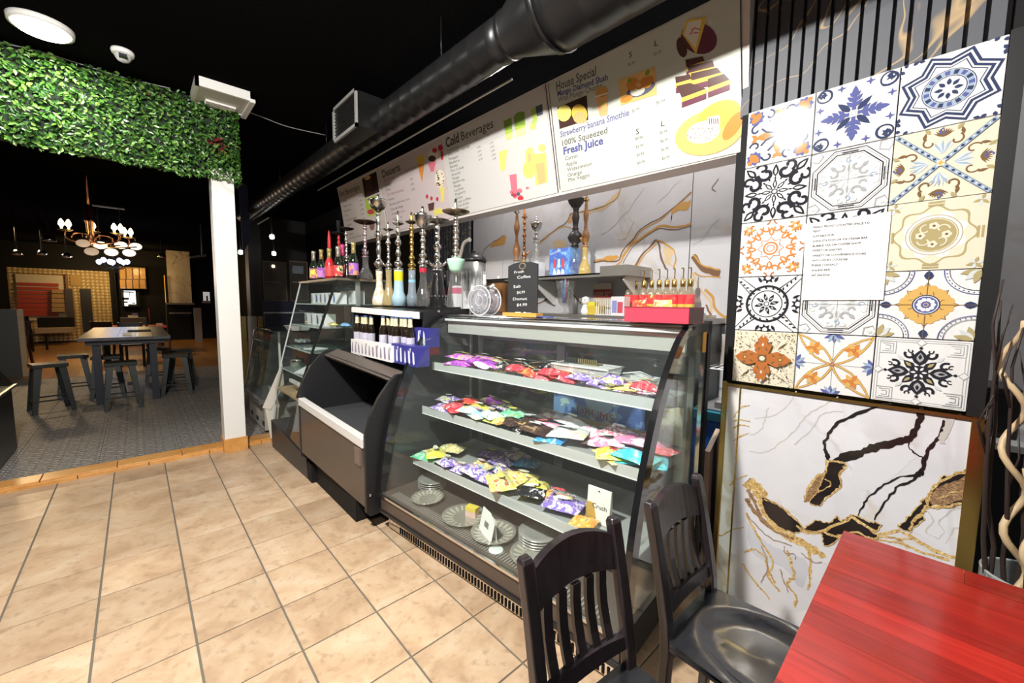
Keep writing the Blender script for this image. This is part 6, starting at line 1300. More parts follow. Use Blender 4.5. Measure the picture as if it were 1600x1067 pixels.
mb.box(.0190, .0195, .45*w, .06*w, .055*zt, .085*zt); mb.box(.0190, .0195, -.12*w, -.28*w, .052*zt, .088*zt); mb.box(.019, .0195, -.32*w, -.65*w, .058*zt, .078*zt); mb.build('lettering', ch, t)
mb = MB(); mb.lathe([(.014, 0), (.018, .001), (.02, 0)], 16, caps=False); mb.xf(Matrix.Translation((.0192, 0, zt-.024)) @ Matrix.Rotation(-PI/2, 4, 'Y') @ Matrix.Scale(1.5, 4, (0, 1, 0))).build('emblem', mat('dull_gold', (.35, .30, .20), .4, .6), t)
tag(MB().tube([(0, .05, 0), (0, -.06, .0)], .004, 6).build('pen', mat('pen_blue', (.05, .07, .30), .3), None, (1.70, cy-wd*.75, ZT+.005), (0, 0, .3)), 'blue pen lying beside the chalkboard foot', 'pen')
# red box
X0 = 1.68; a, b = P(976, 480, X=X0), P(1077, 481, X=X0); 
c2 = P(1097, 481, Y=b.y)
t = thing('red_box', 'long low red box on the near end of the case top', 'box', (X0, (a.y+b.y)/2, ZT))
hy = (a.y-b.y)/2; hz = P(1030, 480, X=X0).z-ZT
MB().box(0, .15, -hy, hy, 0, hz).build('box_body', mat('box_red', (.62, .05, .09), .4), t, bevel=.002); MB().box(.002, .148, -hy-.0012, -hy-.0004, .002, hz-.002).build('side_face', mat('box_maroon', (.10, .025, .025), .5), t); MB().box(-.001, .151, -hy-.0015, hy+.001, hz-.004, hz+.002).build('lid_edge', mat('box_darkred', (.25, .02, .04), .5), t)
# ------------------------------------------------------------------ rear shelves with things
rs1 = thing('wall_shelf', 'steel wall shelf holding water pipes against the gold veined marble', 'shelf', (2.75, 2.4, 1.70))
MB().box(-.18, .148, -.62, 2.3-1.1, -.012, 0).box(-.18, -.176, -.62, 1.2, -.03, 0).build('shelf_plate', mat('shelf_steel', (.48, .46, .42), .35, .8), rs1)
MB().box(-.20, .148, -.85, -.62, -.03, .045).build('shelf_end', mat('shelf_steel2', (.36, .34, .31), .35, .7), rs1)
for y in (-.80, .1): MB().prism([(.148, -.03), (-.14, -.03), (-.17, -.06), (.10, -.24), (.148, -.25)], lambda u, v, s: (u, y+s, v), -.004, .004).build('bracket', mat('bracket_white', (.72, .72, .70), .4), rs1)
rs2 = thing('back_counter', 'long steel back counter under the wall shelf', 'counter', (2.65, 2.2, 0))
MB().box(-.10, .236, -1.2, 1.4, 1.345, 1.38).build('counter_top', mat('shelf_steel2', (.36, .34, .31)), rs2); MB().box(-.08, .236, -1.18, 1.38, .1, 1.345).build('counter_body', mat('counter_dark', (.09, .09, .09), .5), rs2)
for y in (-1.15, 1.35): MB().box(-.07, -.03, y-.02, y+.02, 0, .1).build('leg', steel, rs2)
ZB, ZS = 1.381, 1.701
bambo = mat('stem_wood', (.30, .14, .05), .4)
g5 = 'water pipes on the wall shelf'
hookah('wooden stemmed water pipe at the far end of the wall shelf', 807, 2.70, ZS, 407, 334, 328, GP, 7, 'straight', bambo, 2.0, tin, 5.5, None, 1, 2, 20, grp=g5)
hookah('slim copper water pipe beside the wooden stemmed one', 819, 2.72, ZS, 404, 342, 323, vm('olive', (.30, .24, .10)), 5, 'straight', copper, 1.5, copper, 5, None, 1, 6, 21, grp=g5)
hookah('water pipe with silver trophy cup on a white box on the wall shelf', 837.5, 2.70, P(837, 410, X=2.7).z, 378, 360, 338, GP, 6.5, 'straight', silver, 1.8, None, 0, (silver, 9, 362, 348), 0, 2, 22, grp=g5)
p = P(838, 420, X=2.70); tag(MB().box(-.05, .05, -.06, .06, 0, P(837, 410, X=2.7).z-ZS-.001).build('white_box', bw, None, (2.70, p.y, ZS)), 'white box under the trophy cup water pipe', 'box')
hookah('thick dark carved water pipe with funnel top on the wall shelf', 898, 2.70, ZS, 386, 322, 311, GP, 8, 'straight', mat('black_carved', (.035, .03, .028), .45), 4.0, None, 0, (mat('black_carved', (.035, .03, .028)), 13, 325, 311), 0, 2, 23, grp=g5)
hookah('wooden handled water pipe with amber glass foot at the shelf end', 914, 2.70, ZS, 386, 316, 305, vm('amber', (.45, .33, .12)), 10, 'bell', bambo, 2.2, brass, 5, None, 1, 2, 24, grp=g5)
a, b = P(858, 424, X=2.64), P(890, 424, X=2.64); cy = (a.y+b.y)/2; wd = (a.y-b.y); zt = P(875, 388, X=2.64).z-ZS
t = thing('blue_carton', 'blue glossy carton with three red and white motifs on the wall shelf', 'box', (2.64, cy, ZS))
MB().box(0, .12, -wd/2, wd/2, 0, zt).build('carton_body', candy('bluebox', [(.06, .12, .42), (.10, .25, .55), (.3, .45, .7)], 8), t)
mb = MB()
for k, c in enumerate((0, 1, 0)):
    y = wd*(.22-.2*k); mb.add([(-.001, y+.016, zt*.30), (-.001, y-.016, zt*.30), (-.001, y-.012, zt*.62), (-.001, y+.012, zt*.62)], [(0, 1, 2, 3)], c); mb.add([(-.0012, y+.02, zt*.05), (-.0012, y-.022, zt*.05), (-.0012, y-.01, zt*.22), (-.0012, y+.012, zt*.26)], [(0, 1, 2, 3)], 2)
put_text(mb, 'HOOKAH', (-.001, wd*.42, zt*.78), (-.001, -wd*.05, zt*.9), (0, 0, 1), .018, 3); mb.build('print', [mat('print_red2', (.6, .08, .1)), mat('print_sky2', (.5, .7, .85)), mat('print_cream2', (.78, .70, .62)), bw], t)
# syrup bottles on the ledge by the wall
t = thing('bottle_ledge', 'narrow steel ledge behind the syrup bottles', 'shelf', (2.78, 1.36, 1.40)); MB().box(-.07, .108, -.30, .42, -.018, -.001).build('ledge_plate', steel, t); MB().box(-.072, -.07, -.30, .42, -.018, .012).build('ledge_lip', steel, t)
syl = candy('syrup_label', [(.62, .03, .04), (.66, .06, .06), (.8, .6, .2)], 9); clearb = glass('syrup_glass', (.80, .72, .55), .14, .72)
for i, px in enumerate((982.5, 993, 1006, 1018, 1030, 1042, 1053.5, 1067, 1079)):
    p = P(px, 450, X=2.76); t = thing('syrup_bottle', f'{NTH[i]} syrup bottle from the left, red label and gold pump, behind the red box', 'bottle', (2.76, p.y, 1.40), 0, 'syrup bottles on the ledge')
    MB().lathe([(.001, 0), (.030, .002), (.030, .13), (.024, .16), (.014, .185), (.013, .20)], 14).build('glass_body', clearb, t)
    MB().lathe([(.0306, .015), (.0306, .045)], 14, caps=False).build('label', mat('syr_blue', (.06, .08, .25), .4), t); MB().lathe([(.0306, .045), (.0306, .07)], 14, caps=False).build('label', mat('syr_yellow', (.70, .50, .08), .4), t); MB().lathe([(.0306, .07), (.0306, .135)], 14, caps=False).build('label', syl, t)
    MB().lathe([(.016, .188), (.018, .195), (.018, .235), (.013, .24), (.005, .245)], 12).build('pump_collar', brass, t)
    if i != 1: MB().tube([(0, 0, .24), (0, 0, .31), (-.01, 0, .318), (-.03, 0, .312)], .004, 6).build('pump', brass, t)
for i, (px, c, w) in enumerate([(1029, 'gold', .14), (993, 'crimson', .12)]):
    p = P(px, 473, X=2.60); o = bag_mesh(w, .10, .05, 400+i).xf(Matrix.Rotation(PI/2, 4, 'X')).xf(Matrix.Rotation(-PI/2, 4, 'Z')).xf(Matrix.Translation((0, 0, .05))).build('snack_bag', WR[c], None, (2.68, p.y, 1.402), (0, -.15, 0)); tag(o, ['orange and brown snack bag leaning on the syrup bottles', 'red snack bag leaning on the leftmost syrup bottles'][i], 'snack bag')
# pitcher of straws, little figure, sign, boxes on the back counter
p = P(883, 485, X=2.62); t = thing('glass_pitcher', 'clear footed glass holding coloured straws on the back counter', 'pitcher', (2.62, p.y, ZB))
MB().lathe([(.001, 0), (.05, .002), (.012, .02), (.012, .05), (.06, .09), (.075, .20), (.085, .27), (.082, .27), (.07, .20), (.055, .10), (.001, .07)], 18, caps=False).build('bowl', GP, t)
for k in range(9): c = [(.1, .2, .6), (.6, .1, .15), (.75, .75, .75), (.1, .4, .6)][k % 4]; tag(MB().tube([(rnd.uniform(-.02, .02), rnd.uniform(-.02, .02), .09), (rnd.uniform(-.05, .05), rnd.uniform(-.05, .05), .29)], .005, 6).build('straw', mat('straw%d' % (k % 4), c, .4), None, (2.62, p.y, ZB)), f'{NTH[k]} of the coloured straws in the footed glass', 'straw', 'straws in the footed glass')
p = P(915, 487, X=2.62); t = thing('white_figurine', 'small white figurine on the back counter', 'figurine', (2.62, p.y, ZB))
MB().lathe([(.001, 0), (.035, 0), (.04, .03), (.025, .07), (.02, .08)], 14).build('torso', white, t); MB().lathe([(.001, .075), (.03, .085), (.038, .11), (.028, .135), (.001, .145)], 14).build('head', white, t)
for y in (-.02, .02): MB().lathe([(.001, -.004), (.008, 0), (.001, .004)], 8).build('eye', black, t, (-.034, y*.7, .115))
p = P(933, 470, X=2.80); t = thing('notice_sign', 'beige sign with a dark red band on the rear wall', 'sign', (2.868, p.y, 1.50)); MB().box(0, .004, -.09, .09, -.06, .14).build('sign_board', mat('sign_beige', (.55, .48, .38), .5), t); MB().box(-.001, 0, -.09, .09, .02, .09).build('red_band', mat('sign_red', (.30, .05, .03), .5), t)
mb = MB(); put_text(mb, 'LOOK 3ST', (-.0015, .08, .035), (-.0015, -.08, .035), (0, 0, 1), .035); mb.build('lettering', mat('sign_ink', (.70, .55, .4)), t)
p = P(929, 488, X=2.64); t = thing('yellow_box', 'small yellow box stacked with a lemon on the back counter', 'box', (2.64, p.y, ZB)); MB().box(-.04, .04, -.07, .06, 0, .07).build('box_body', mat('box_mustard', (.58, .44, .06), .5), t, bevel=.004); MB().box(-.03, .03, -.02, .05, .07, .10).build('box_lid', mat('box_lemon', (.70, .62, .05), .5), t, bevel=.004)
p = P(949, 488, X=2.64); t = thing('dish_rack', 'small white wire rack on the back counter', 'rack', (2.64, p.y, ZB)); MB().box(-.05, .05, -.08, .08, 0, .008).build('base', lgrey, t)
for k in range(8): MB().bar((-.04, -.07+k*.02, .008), (-.04, -.07+k*.02, .12), .006, .004, (0, 1, 0)).build('wire', white, t)
p = P(969, 488, X=2.62); t = thing('snack_carton', 'white carton with red and blue print next to the red box', 'box', (2.62, p.y, ZB)); MB().box(-.04, .04, -.055, .055, 0, .14).build('carton_body', mat('carton_mix', (.70, .68, .70), .4), t); MB().box(-.0405, -.04, -.045, .0, .02, .10).build('red_print', mat('pr_red', (.55, .08, .12)), t); MB().box(-.0405, -.04, .005, .045, .02, .11).build('blue_print', mat('pr_blue', (.25, .28, .55)), t)
# coffee urn and boxes behind the mint collared pipe
p = P(740, 440, X=2.28); t = thing('coffee_urn', 'grey coffee urn with black domed lid behind the counter water pipes', 'urn', (2.28, p.y, 1.1)); 
ze, zl = P(740, 430, X=2.28).z-1.1, P(740, 408, X=2.28).z-1.1; zk = P(740, 394, X=2.28).z-1.1
MB().lathe([(.001, 0), (.11, 0), (.11, zl)], 24).build('urn_body', mat('urn_grey', (.40, .40, .39), .3, .7), t); MB().lathe([(.118, zl-.01), (.118, zl+.01), (.10, zl+.04), (.05, zk-.01), (.001, zk)], 24).build('lid', black, t); MB().lathe([(.001, zk-.005), (.015, zk), (.012, zk+.02), (.001, zk+.025)], 12).build('knob', black, t)
for k in range(20): a = k*2*PI/20; MB().box(.11, .114, -.006, .006, .12, ze+.03).build('rib', lgrey, t, None, (0, 0, a))
t = thing('side_stand', 'dark stand under the coffee urn', 'stand', (2.28, p.y, 0)); MB().box(-.2, .2, -.2, .2, 1.05, 1.099).build('stand_top', steel, t)
for sx in (-.17, .17):
    for sy in (-.17, .17): MB().box(sx-.015, sx+.015, sy-.015, sy+.015, 0, 1.05).build('leg', steel, t)
p = P(735, 470, X=1.80); t = thing('white_carton', 'white carton standing behind the acrylic wheel', 'box', (1.80, p.y+.02, ZT+.04)); MB().box(0, .05, -.07, .07, -.0, .13).build('carton_body', bw, t); MB().box(-.0005, 0, -.05, .05, .03, .06).build('print', lgrey, t)
p = P(699, 470, X=1.74); t = thing('pink_carton', 'white carton with a pink red top behind the clear vase', 'box', (1.78, p.y, ZM)); MB().box(0, .05, -.06, .06, 0, .16).build('carton_body', bw, t); MB().box(-.0006, .0505, -.0605, .0605, .10, .145).build('pink_band', mat('band_pink', (.66, .06, .18), .4), t)
p = P(782, 430, X=2.62); t = thing('tea_warmer', 'black appliance on a wooden block at the far end of the back counter', 'appliance', (2.62, p.y, ZB)); 
zt = P(780, 438, X=2.62).z-ZB; MB().box(-.08, .08, -.12, .10, 0, zt-.03).build('wood_block', bambo, t); MB().box(-.08, .08, -.12, .14, zt-.03, zt).build('appliance_body', black, t, bevel=.004)
MB().tube([(0, .03, zt), (0, .03, zt+.04)], .014, 10).build('spout', lgrey, t)
# ================================================================== right edge: freezer, board, vase of branches
t = thing('chest_freezer', 'bright blue chest freezer with pale lid behind the display case', 'freezer', (2.55, .78, 0))
MB().box(-.16, .32, -.30, .20, .05, .80).build('freezer_body', mat('freezer_blue', (.015, .13, .62), .3, coat=.3), t, bevel=.01); MB().box(-.17, .33, -.31, .205, .80, .855).build('lid_rim', mat('freezer_cyan', (.08, .50, .75), .3), t, bevel=.006)
MB().box(-.15, .31, -.29, .19, .855, .865).build('glass_lid', mat('lid_grey', (.45, .47, .48), .2), t)
for x in (-.1, .25): MB().box(x-.03, x+.03, -.25, .15, 0, .05).build('foot', black, t)
tag(MB().box(2.45, 2.62, .72, .88, .867, .90).build('white_paper_box', mat('paper_mix', (.62, .58, .58), .5)), 'flat pale box lying on the blue freezer lid', 'box')
t = thing('wire_shelf', 'white wire shelf on the marble wall above the blue freezer', 'shelf', (2.8, .8, 1.07))
for k in range(16): MB().tube([(-.16, -.30+k*.04, 0), (.085, -.30+k*.04, 0)], .003, 5).build('wire', white, t)
for x in (-.16, .08): MB().tube([(x, -.31, -.004), (x, .31, -.004)], .004, 6).build('rail', white, t)
for i, (y, w) in enumerate(((.93, .12), (.78, .14))):
    tag(bag_mesh(.20, w, .10, 500+i).xf(Matrix.Rotation(PI/2, 4, 'Y')).build('ice_bag', glass('ice_bag_skin', (.72, .68, .62), .12, .45, .25), None, (2.78, y, 1.18)), ['crumpled clear bag on the left of the white wire shelf', 'crumpled clear bag on the right of the white wire shelf'][i], 'bag', 'clear bags on the wire shelf')
t = thing('leaning_board', 'grey brown wooden board leaning beside the gold framed screen', 'board', (2.1, .76, 0), .08)
MB().hexa([(-.01, -.012, 0), (.14, -.012, 0), (.14, .012, 0), (-.01, .012, 0)], [(-.01, .0, .72), (.16, .0, .80), (.16, .024, .80), (-.01, .024, .72)]).build('board_face', wood('driftwood', (.30, .20, .15), (.42, .31, .24), .5, (20, 20, 3)), t)
vx, vy = 2.02, -.255
t = thing('floor_vase', 'clear glass floor vase full of dark and pale twisted branches at the right edge', 'vase', (vx, vy, 0))
MB().lathe([(.001, 0), (.105, 0), (.112, .02), (.115, .61), (.108, .61), (.104, .03), (.001, .02)], 32, caps=False).build('vase_glass', glass('vase_clear', (.80, .85, .85), .14, .90), t)
MB().tube([(.112*math.cos(a), .112*math.sin(a), .61) for a in [2*PI*k/32 for k in range(33)]], .004, 8, caps=False).build('rim', glass('rim_glass', (.75, .82, .84), .3, .6), t)
bd = mat('dark_twig', (.022, .012, .010), .6); bp = mat('pale_twig', (.50, .37, .22), .5); br = []
for i in range(10):
    q = random.Random(i+3); by = -.075+.155*i/9; bx2 = q.uniform(-.055, .06); H = q.uniform(1.15, 1.75); ty = by*1.3+.035+q.uniform(-.03, .03); tx = q.uniform(-.12, -.02); pts = []
    for k in range(12):
        u = k/11; w = u*u*(3-2*u); pts.append((bx2*(1-w)+tx*w+q.uniform(-.006, .006), by*(1-w)+ty*w+q.uniform(-.007, .007), .03+(H-.03)*u))
    b = MB().tube(pts, [.0095*(1-.75*k/12) for k in range(12)], 7)
    for k in (7, 9):
        p_ = Vector(pts[k]); b.tube([p_, p_+Vector((q.uniform(-.02, .0), q.uniform(-.02, .03), .10)), p_+Vector((q.uniform(-.04, .0), q.uniform(-.03, .05), .20))], [.0045, .003, .0015], 5)
    br.append((ty, tag(b.build('branch', bd, None, (vx, vy, 0)), 'x', 'branch', 'dark branches in the floor vase')))
NT13 = NTH+['tenth', 'eleventh', 'twelfth', 'thirteenth']
for i, (_, o) in enumerate(sorted(br, key=lambda e: -e[0])): o['label'] = f'dark thin branch in the floor vase, {NT13[i]} from the left'
for i in range(5):
    q = random.Random(i+60); ph = q.uniform(0, 6); H = [1.42, .98, 1.30, 1.12, 1.05][i]; pts = []
    by = [.03, .0, -.025, -.045, -.06][i]; lean = [.09, .06, .07, .06, .08][i]; bx2 = [-.03, -.055, -.06, -.04, -.07][i]
    for k in range(57):
        z = .04+(H-.04)*k/56; am = .020*min(1, k/10); w = 27
        pts.append((bx2-.06*max(0, z-.5)+am*math.cos(z*w+ph), by+lean*max(0, z-.45)**1.1+am*math.sin(z*w*.9+ph)*1.25, z))
    tag(MB().tube(pts, [.012*(1-.35*k/56) for k in range(57)], 8).build('twisted_branch', bp, None, (vx, vy, 0)), ['tallest pale curly branch in the floor vase, leftmost one', 'shortest pale curly branch, second from the left in the vase', 'second tallest pale curly branch in the middle of the vase', 'pale curly branch fourth from the left in the vase', 'pale curly branch farthest right in the floor vase'][i], 'branch', 'pale curly branches in the floor vase')
t = thing('black_cabinet', 'black cabinet behind the vase of branches', 'cabinet', (2.62, -.40, 0)); MB().box(-.22, .26, -.5, .42, 0, .92).build('cabinet_body', blackm, t); MB().box(-.23, .265, -.51, .43, .92, .945).build('cabinet_top', mat('top_grey', (.40, .40, .42), .4), t)
t = thing('black_speaker', 'small black speaker box on the black cabinet', 'speaker', (2.62, -.12, .946)); MB().box(-.12, .12, -.11, .11, 0, .20).build('speaker_body', black, t, bevel=.005); MB().box(-.125, -.12, -.09, .09, .02, .18).build('speaker_cloth', blackm, t)
tag(MB().box(2.5, 2.7, -.46, -.28, .946, 1.02).build('red_package', mat('pack_red', (.60, .03, .02), .4), None, None, None, .004), 'red package on the black cabinet behind the branches', 'package')
# ================================================================== left edge: dark slanted counter
t = thing('dark_counter', 'black counter with slanted smoked glass at the left edge', 'counter', (-1.32, 5.4, .03)); D = Vector((-1.32, 5.4, .03))
MB().box(-1.0, .42, -.45, .55, 0, .60).build('counter_body', mat('counter_black', (.012, .012, .013), .3), t)
MB().add([(.44, -.46, .60), (.44, .56, .60), (.24, .56, .98), (.24, -.46, .98)], [(0, 1, 2, 3)]).add([(.44, -.46, .60), (.24, -.46, .98), (-1.0, -.46, .98), (-1.0, -.46, .60)], [(0, 1, 2, 3)]).build('slanted_glass', GT, t)
MB().bar((.445, -.46, .605), (.445, .56, .605), .02, .02).bar((.445, -.46, .605), (-1.0, -.46, .605), .02, .02).build('sill', steel, t); MB().box(-1.0, .24, -.46, .56, .975, .985).build('counter_top', black, t)
# ================================================================== the hall beyond: tall table and stools
gun = mat('gunmetal_stool', (.040, .046, .046), .36, .6); FZ = .02
tt = thing('high_table', 'dark bluish wooden high table in the hall', 'table', (-.12, 8.9, FZ))
for k in range(5): MB().box(-.46+k*.185, -.278+k*.185, -1.3, 1.6, .885, .925).build('plank', wood('table_slate', (.045, .052, .075), (.085, .09, .11), .35, (20, 2, 20), .5), tt)
MB().box(-.40, .40, -1.2, 1.5, .82, .885).build('apron', mat('table_navy', (.016, .019, .032), .4), tt)
for x in (-.30, .27):
    for y in (-1.12, 1.42): MB().box(x-.04, x+.04, y-.04, y+.04, 0, .82).build('leg', mat('table_navy', (.03, .035, .055)), tt)
MB().bar((-.0, -1.1, .25), (0, 1.4, .25), .05, .05).build('stretcher', mat('table_navy', (.03, .035, .055)), tt)
tag(MB().box(-.14, .14, -.2, .2, 0, .012).build('black_bag', blackm, None, (.02, 9.0, FZ+.926)), 'black cloth lying folded on the high table', 'cloth')
tag(MB().box(-.04, .05, -.05, .05, 0, .03).build('paper_napkin', cream, None, (-.12, 8.0, FZ+.926)), 'cream crumpled napkin on the near end of the high table', 'napkin')
def stool():
    t = thing('metal_stool', '', 'stool', (0, 0, 0), 0, 'backless metal stools around the high table'); H = .615
    MB().box(-.15, .15, -.15, .15, H-.012, H).box(-.155, .155, -.155, -.147, H-.045, H).box(-.155, .155, .147, .155, H-.045, H).box(-.155, -.147, -.155, .155, H-.045, H).box(.147, .155, -.155, .155, H-.045, H).build('seat', gun, t, bevel=.004)
    for sx in (-1, 1):
        for sy in (-1, 1):
            a, b = Vector((sx*.19, sy*.19, 0)), Vector((sx*.135, sy*.135, H-.02))
            MB().hexa([a+Vector((-sx*.045, 0, 0)), a, a+Vector((0, -sy*.003, 0)), a+Vector((-sx*.045, -sy*.003, 0))], [b+Vector((-sx*.07, 0, 0)), b, b+Vector((0, -sy*.003, 0)), b+Vector((-sx*.07, -sy*.003, 0))]).hexa([a, a+Vector((0, -sy*.045, 0)), a+Vector((-sx*.003, -sy*.045, 0)), a+Vector((-sx*.003, 0, 0))], [b, b+Vector((0, -sy*.07, 0)), b+Vector((-sx*.003, -sy*.07, 0)), b+Vector((-sx*.003, 0, 0))]).build('leg', gun, t)
    for s in (-1, 1):
        MB().bar((-.17, s*.172, .16), (.17, s*.172, .16), .008, .02).build('footrest', gun, t); MB().bar((s*.172, -.17, .16), (s*.172, .17, .16), .008, .02).build('footrest', gun, t)
    return t
s0 = stool()
spots = [(-.19, 7.42, .05, 'gunmetal stool under the near end of the high table, middle of the front row'), (-.86, 7.75, .25, 'gunmetal stool left of the high table, nearest the dark counter'), (.42, 8.05, -.15, 'gunmetal stool right of the high table, beside the white column'), (-.72, 8.75, .1, 'gunmetal stool behind the left front stool'), (-.36, 8.35, .0, 'gunmetal stool tucked under the left side of the high table'), (.50, 8.75, .1, 'gunmetal stool behind the right front stool'), (.24, 9.25, .0, 'gunmetal stool tucked under the right side of the high table')]
for i, (x, y, a, lab) in enumerate(spots):
    o = s0 if i == 0 else dup(s0, (x, y, FZ)); o.location = (x, y, FZ); o.rotation_euler = (0, 0, a); o['label'] = lab
# simple dark chairs of the far tables
def hallchair():
    t = thing('hall_chair', '', 'chair', (0, 0, 0), 0, 'dark chairs in the hall')
    MB().box(-.2, .2, -.2, .2, .43, .47).build('seat', darkwood, t, bevel=.006)
    for x in (-.18, .18):
        MB().bar((x, -.18, 0), (x, -.18, .43), .035, .035, (0, 1, 0)).build('leg', darkwood, t); MB().bar((x, .24, 0), (x, .18, .45), .035, .035, (0, 1, 0)).bar((x, .18, .45), (x, .26, .95), .035, .03, (0, 1, 0)).build('leg', darkwood, t)
    MB().bar((-.18, .255, .88), (.18, .255, .88), .02, .12).build('top_rail', darkwood, t)
    for k in range(4): MB().bar((-.12+k*.08, .19, .5), (-.12+k*.08, .25, .84), .03, .012, (0, 1, 0)).build('slat', darkwood, t)
    return t
h0 = hallchair()
hs = [(P(52, 548, Z=FZ), .9, 'dark chair beside the pale marble screen in the hall'), (P(18, 572, Z=FZ), -.6, 'dark chair at the left edge of the hall'), (P(172, 515, Y=13.0), 2.6, 'dark chair behind the high table, left of the red tabletop'), (P(205, 515, Y=12.2), 3.1, 'dark chair behind the far end of the high table'), (P(250, 525, Y=13.5), 1.5, 'dark chair by the pale low partition in the hall')]
for i, (p, a, lab) in enumerate(hs):
    loc = (p.x, p.y, FZ); o = h0 if i == 0 else dup(h0, loc); o.location = loc; o.rotation_euler = (0, 0, a); o['label'] = lab
t = thing('hall_table', 'small dark round edged table at the left edge of the hall', 'table', (P(10, 560, Z=FZ).x-.2, P(10, 560, Z=FZ).y-.4, FZ)); MB().box(-.5, .45, -.4, .4, .72, .76).build('tabletop', darkwood, t, bevel=.01)
for x in (-.42, .38):
    for y in (-.32, .32): MB().box(x-.03, x+.03, y-.03, y+.03, 0, .72).build('leg', darkwood, t)
p = P(195, 503, Y=14.5); t = thing('hall_table', 'far table with glossy red tabletop under the wall screen', 'table', (p.x+.05, 14.5, FZ)); MB().box(-.55, .75, -.5, .5, .72, .76).build('tabletop', mat('red_top', (.55, .05, .02), .25), t)
for x in (-.45, .65):
    for y in (-.4, .4): MB().box(x-.03, x+.03, y-.03, y+.03, 0, .72).build('leg', darkwood, t)
a, b = P(4, 485, Y=11.5), P(30, 525, Y=11.5)
t = thing('marble_divider', 'pale marble divider with wooden edge at the left of the hall', 'divider', ((a.x+b.x)/2, 11.5, FZ)); w = (b.x-a.x)/2; MB().box(-w-.3, w, 0, .06, 0, a.z).build('panel', mat('divider_grey', (.08, .08, .075), .4), t); MB().box(w, w+.07, -.01, .07, 0, a.z).build('edge_post', palewood, t)
# ------------------------------------------------------------------ far wall with mural, wallpaper, cabinets
YF = 20.0
def F(px, py, y=YF): return P(px, py, Y=y)
def rect(px0, py0, px1, py1, y=YF): a, b = F(px0, py0, y), F(px1, py1, y); return min(a.x, b.x), max(a.x, b.x), min(a.z, b.z), max(a.z, b.z)
def slab(name, px0, py0, px1, py1, y, d, m, parent=None, off=None):
    x0, x1, z0, z1 = rect(px0, py0, px1, py1, y); o = off or Vector((0, 0, 0))
    return MB().box(x0-o.x, x1-o.x, y-d-o.y, y-o.y, max(z0, .02)-o.z, z1-o.z).build(name, m, parent)
wp = mat('gold_wallpaper', (.55, .40, .16), .35); t_ = NT(wp); v = t_.coord('Object', (6, 6, 6)); vo = t_.n('ShaderNodeTexVoronoi'); vo.inputs['Scale'].default_value = 1.6; vo.inputs['Randomness'].default_value = .15; t_.l(v, vo.inputs['Vector']); t_.base(t_.ramp(vo.outputs['Distance'], [(.15, (.72, .60, .34)), (.5, (.40, .27, .10))])); t_.bump(vo.outputs['Distance'], .6, .05)
far = struct(MB().box(-6, 1.0, YF, YF+.1, 0, CEIL).box(1.0, 3.4, 19.6, YF+.1, 0, CEIL).build('wall_far', blackm))
slab('wallpaper', 10, 417, 178, 530, YF-.001, .01, wp, far)
mu = thing('red_mural', 'glowing red slatted mural with pale border on the gold wall', 'mural', (0, 0, 0))
slab('border', 24, 428, 104, 500, YF-.02, .04, mat('mural_border', (.62, .55, .42), .5), mu)
redm = mat('mural_red', (.42, .045, .015), .45)
for k in range(8): slab('slat', 27, 441+k*6.6, 92, 447.2+k*6.6, YF-.07, .05, redm, mu)
slab('frame', 22, 425.5, 106, 429.5, YF-.06, .06, mat('mural_frame', (.25, .11, .04), .5), mu); slab('frame', 102, 428, 107, 452, YF-.06, .06, mat('mural_frame', (.25, .11, .04)), mu)
st_ = thing('stage_boards', 'tan slatted board leaning in front of the red mural', 'board', (0, 0, 0))
for k in range(5): slab('slat', 81, 452+k*7.2, 104, 458.6+k*7.2, YF-.20, .05, mat('tan_board', (.36, .22, .09), .5), st_)
tag(slab('charcoal_board', 101, 451, 118, 510, YF-.25, .05, mat('charcoal', (.05, .04, .045), .5)), 'charcoal board standing right of the tan slatted board', 'board')
t = thing('low_stage', 'low pale wooden pallet stage below the mural', 'stage', (0, 0, 0)); slab('stage_deck', 62, 511, 117, 517, YF-.4, .9, palewood, t); slab('stage_body', 62, 496, 117, 511, YF-.3, .5, blackm, t); slab('stage_leg', 85, 517, 90, 520, YF-.9, .1, palewood, t); slab('stage_leg', 110, 517, 115, 520, YF-.9, .1, palewood, t)
d = struct(slab('door_1', 125, 451, 147, 518, YF-.02, .06, mat('door_dark', (.012, .012, .012), .5)))
tag(slab('wall_plaque', 109, 430, 127, 447, YF-.02, .03, mat('plaque_gold', (.45, .28, .08), .5)), 'gold ornamental plaque on the wallpaper above the dark door', 'plaque')
tag(slab('black_post', 178, 426, 187, 520, YF-.05, .1, blackm), 'narrow black post between the gold wallpaper and the yellow cabinets', 'post')
kc = thing('wall_cupboard', 'warm yellow wooden wall cupboard with four doors', 'cupboard', (0, 0, 0)); slab('cupboard_body', 186, 417, 229, 452, YF-.1, .3, mat('cup_dark', (.16, .09, .02), .5), kc)
for i in range(4):
    for j in range(2): dd = slab('door', 187.0+i*10.4, [419, 437][j], 196.4+i*10.4, [436, 451][j], YF-.4, .03, wood('cupboard_wood', (.48, .25, .05), (.60, .34, .09), .4, (3, 3, 8)), kc)
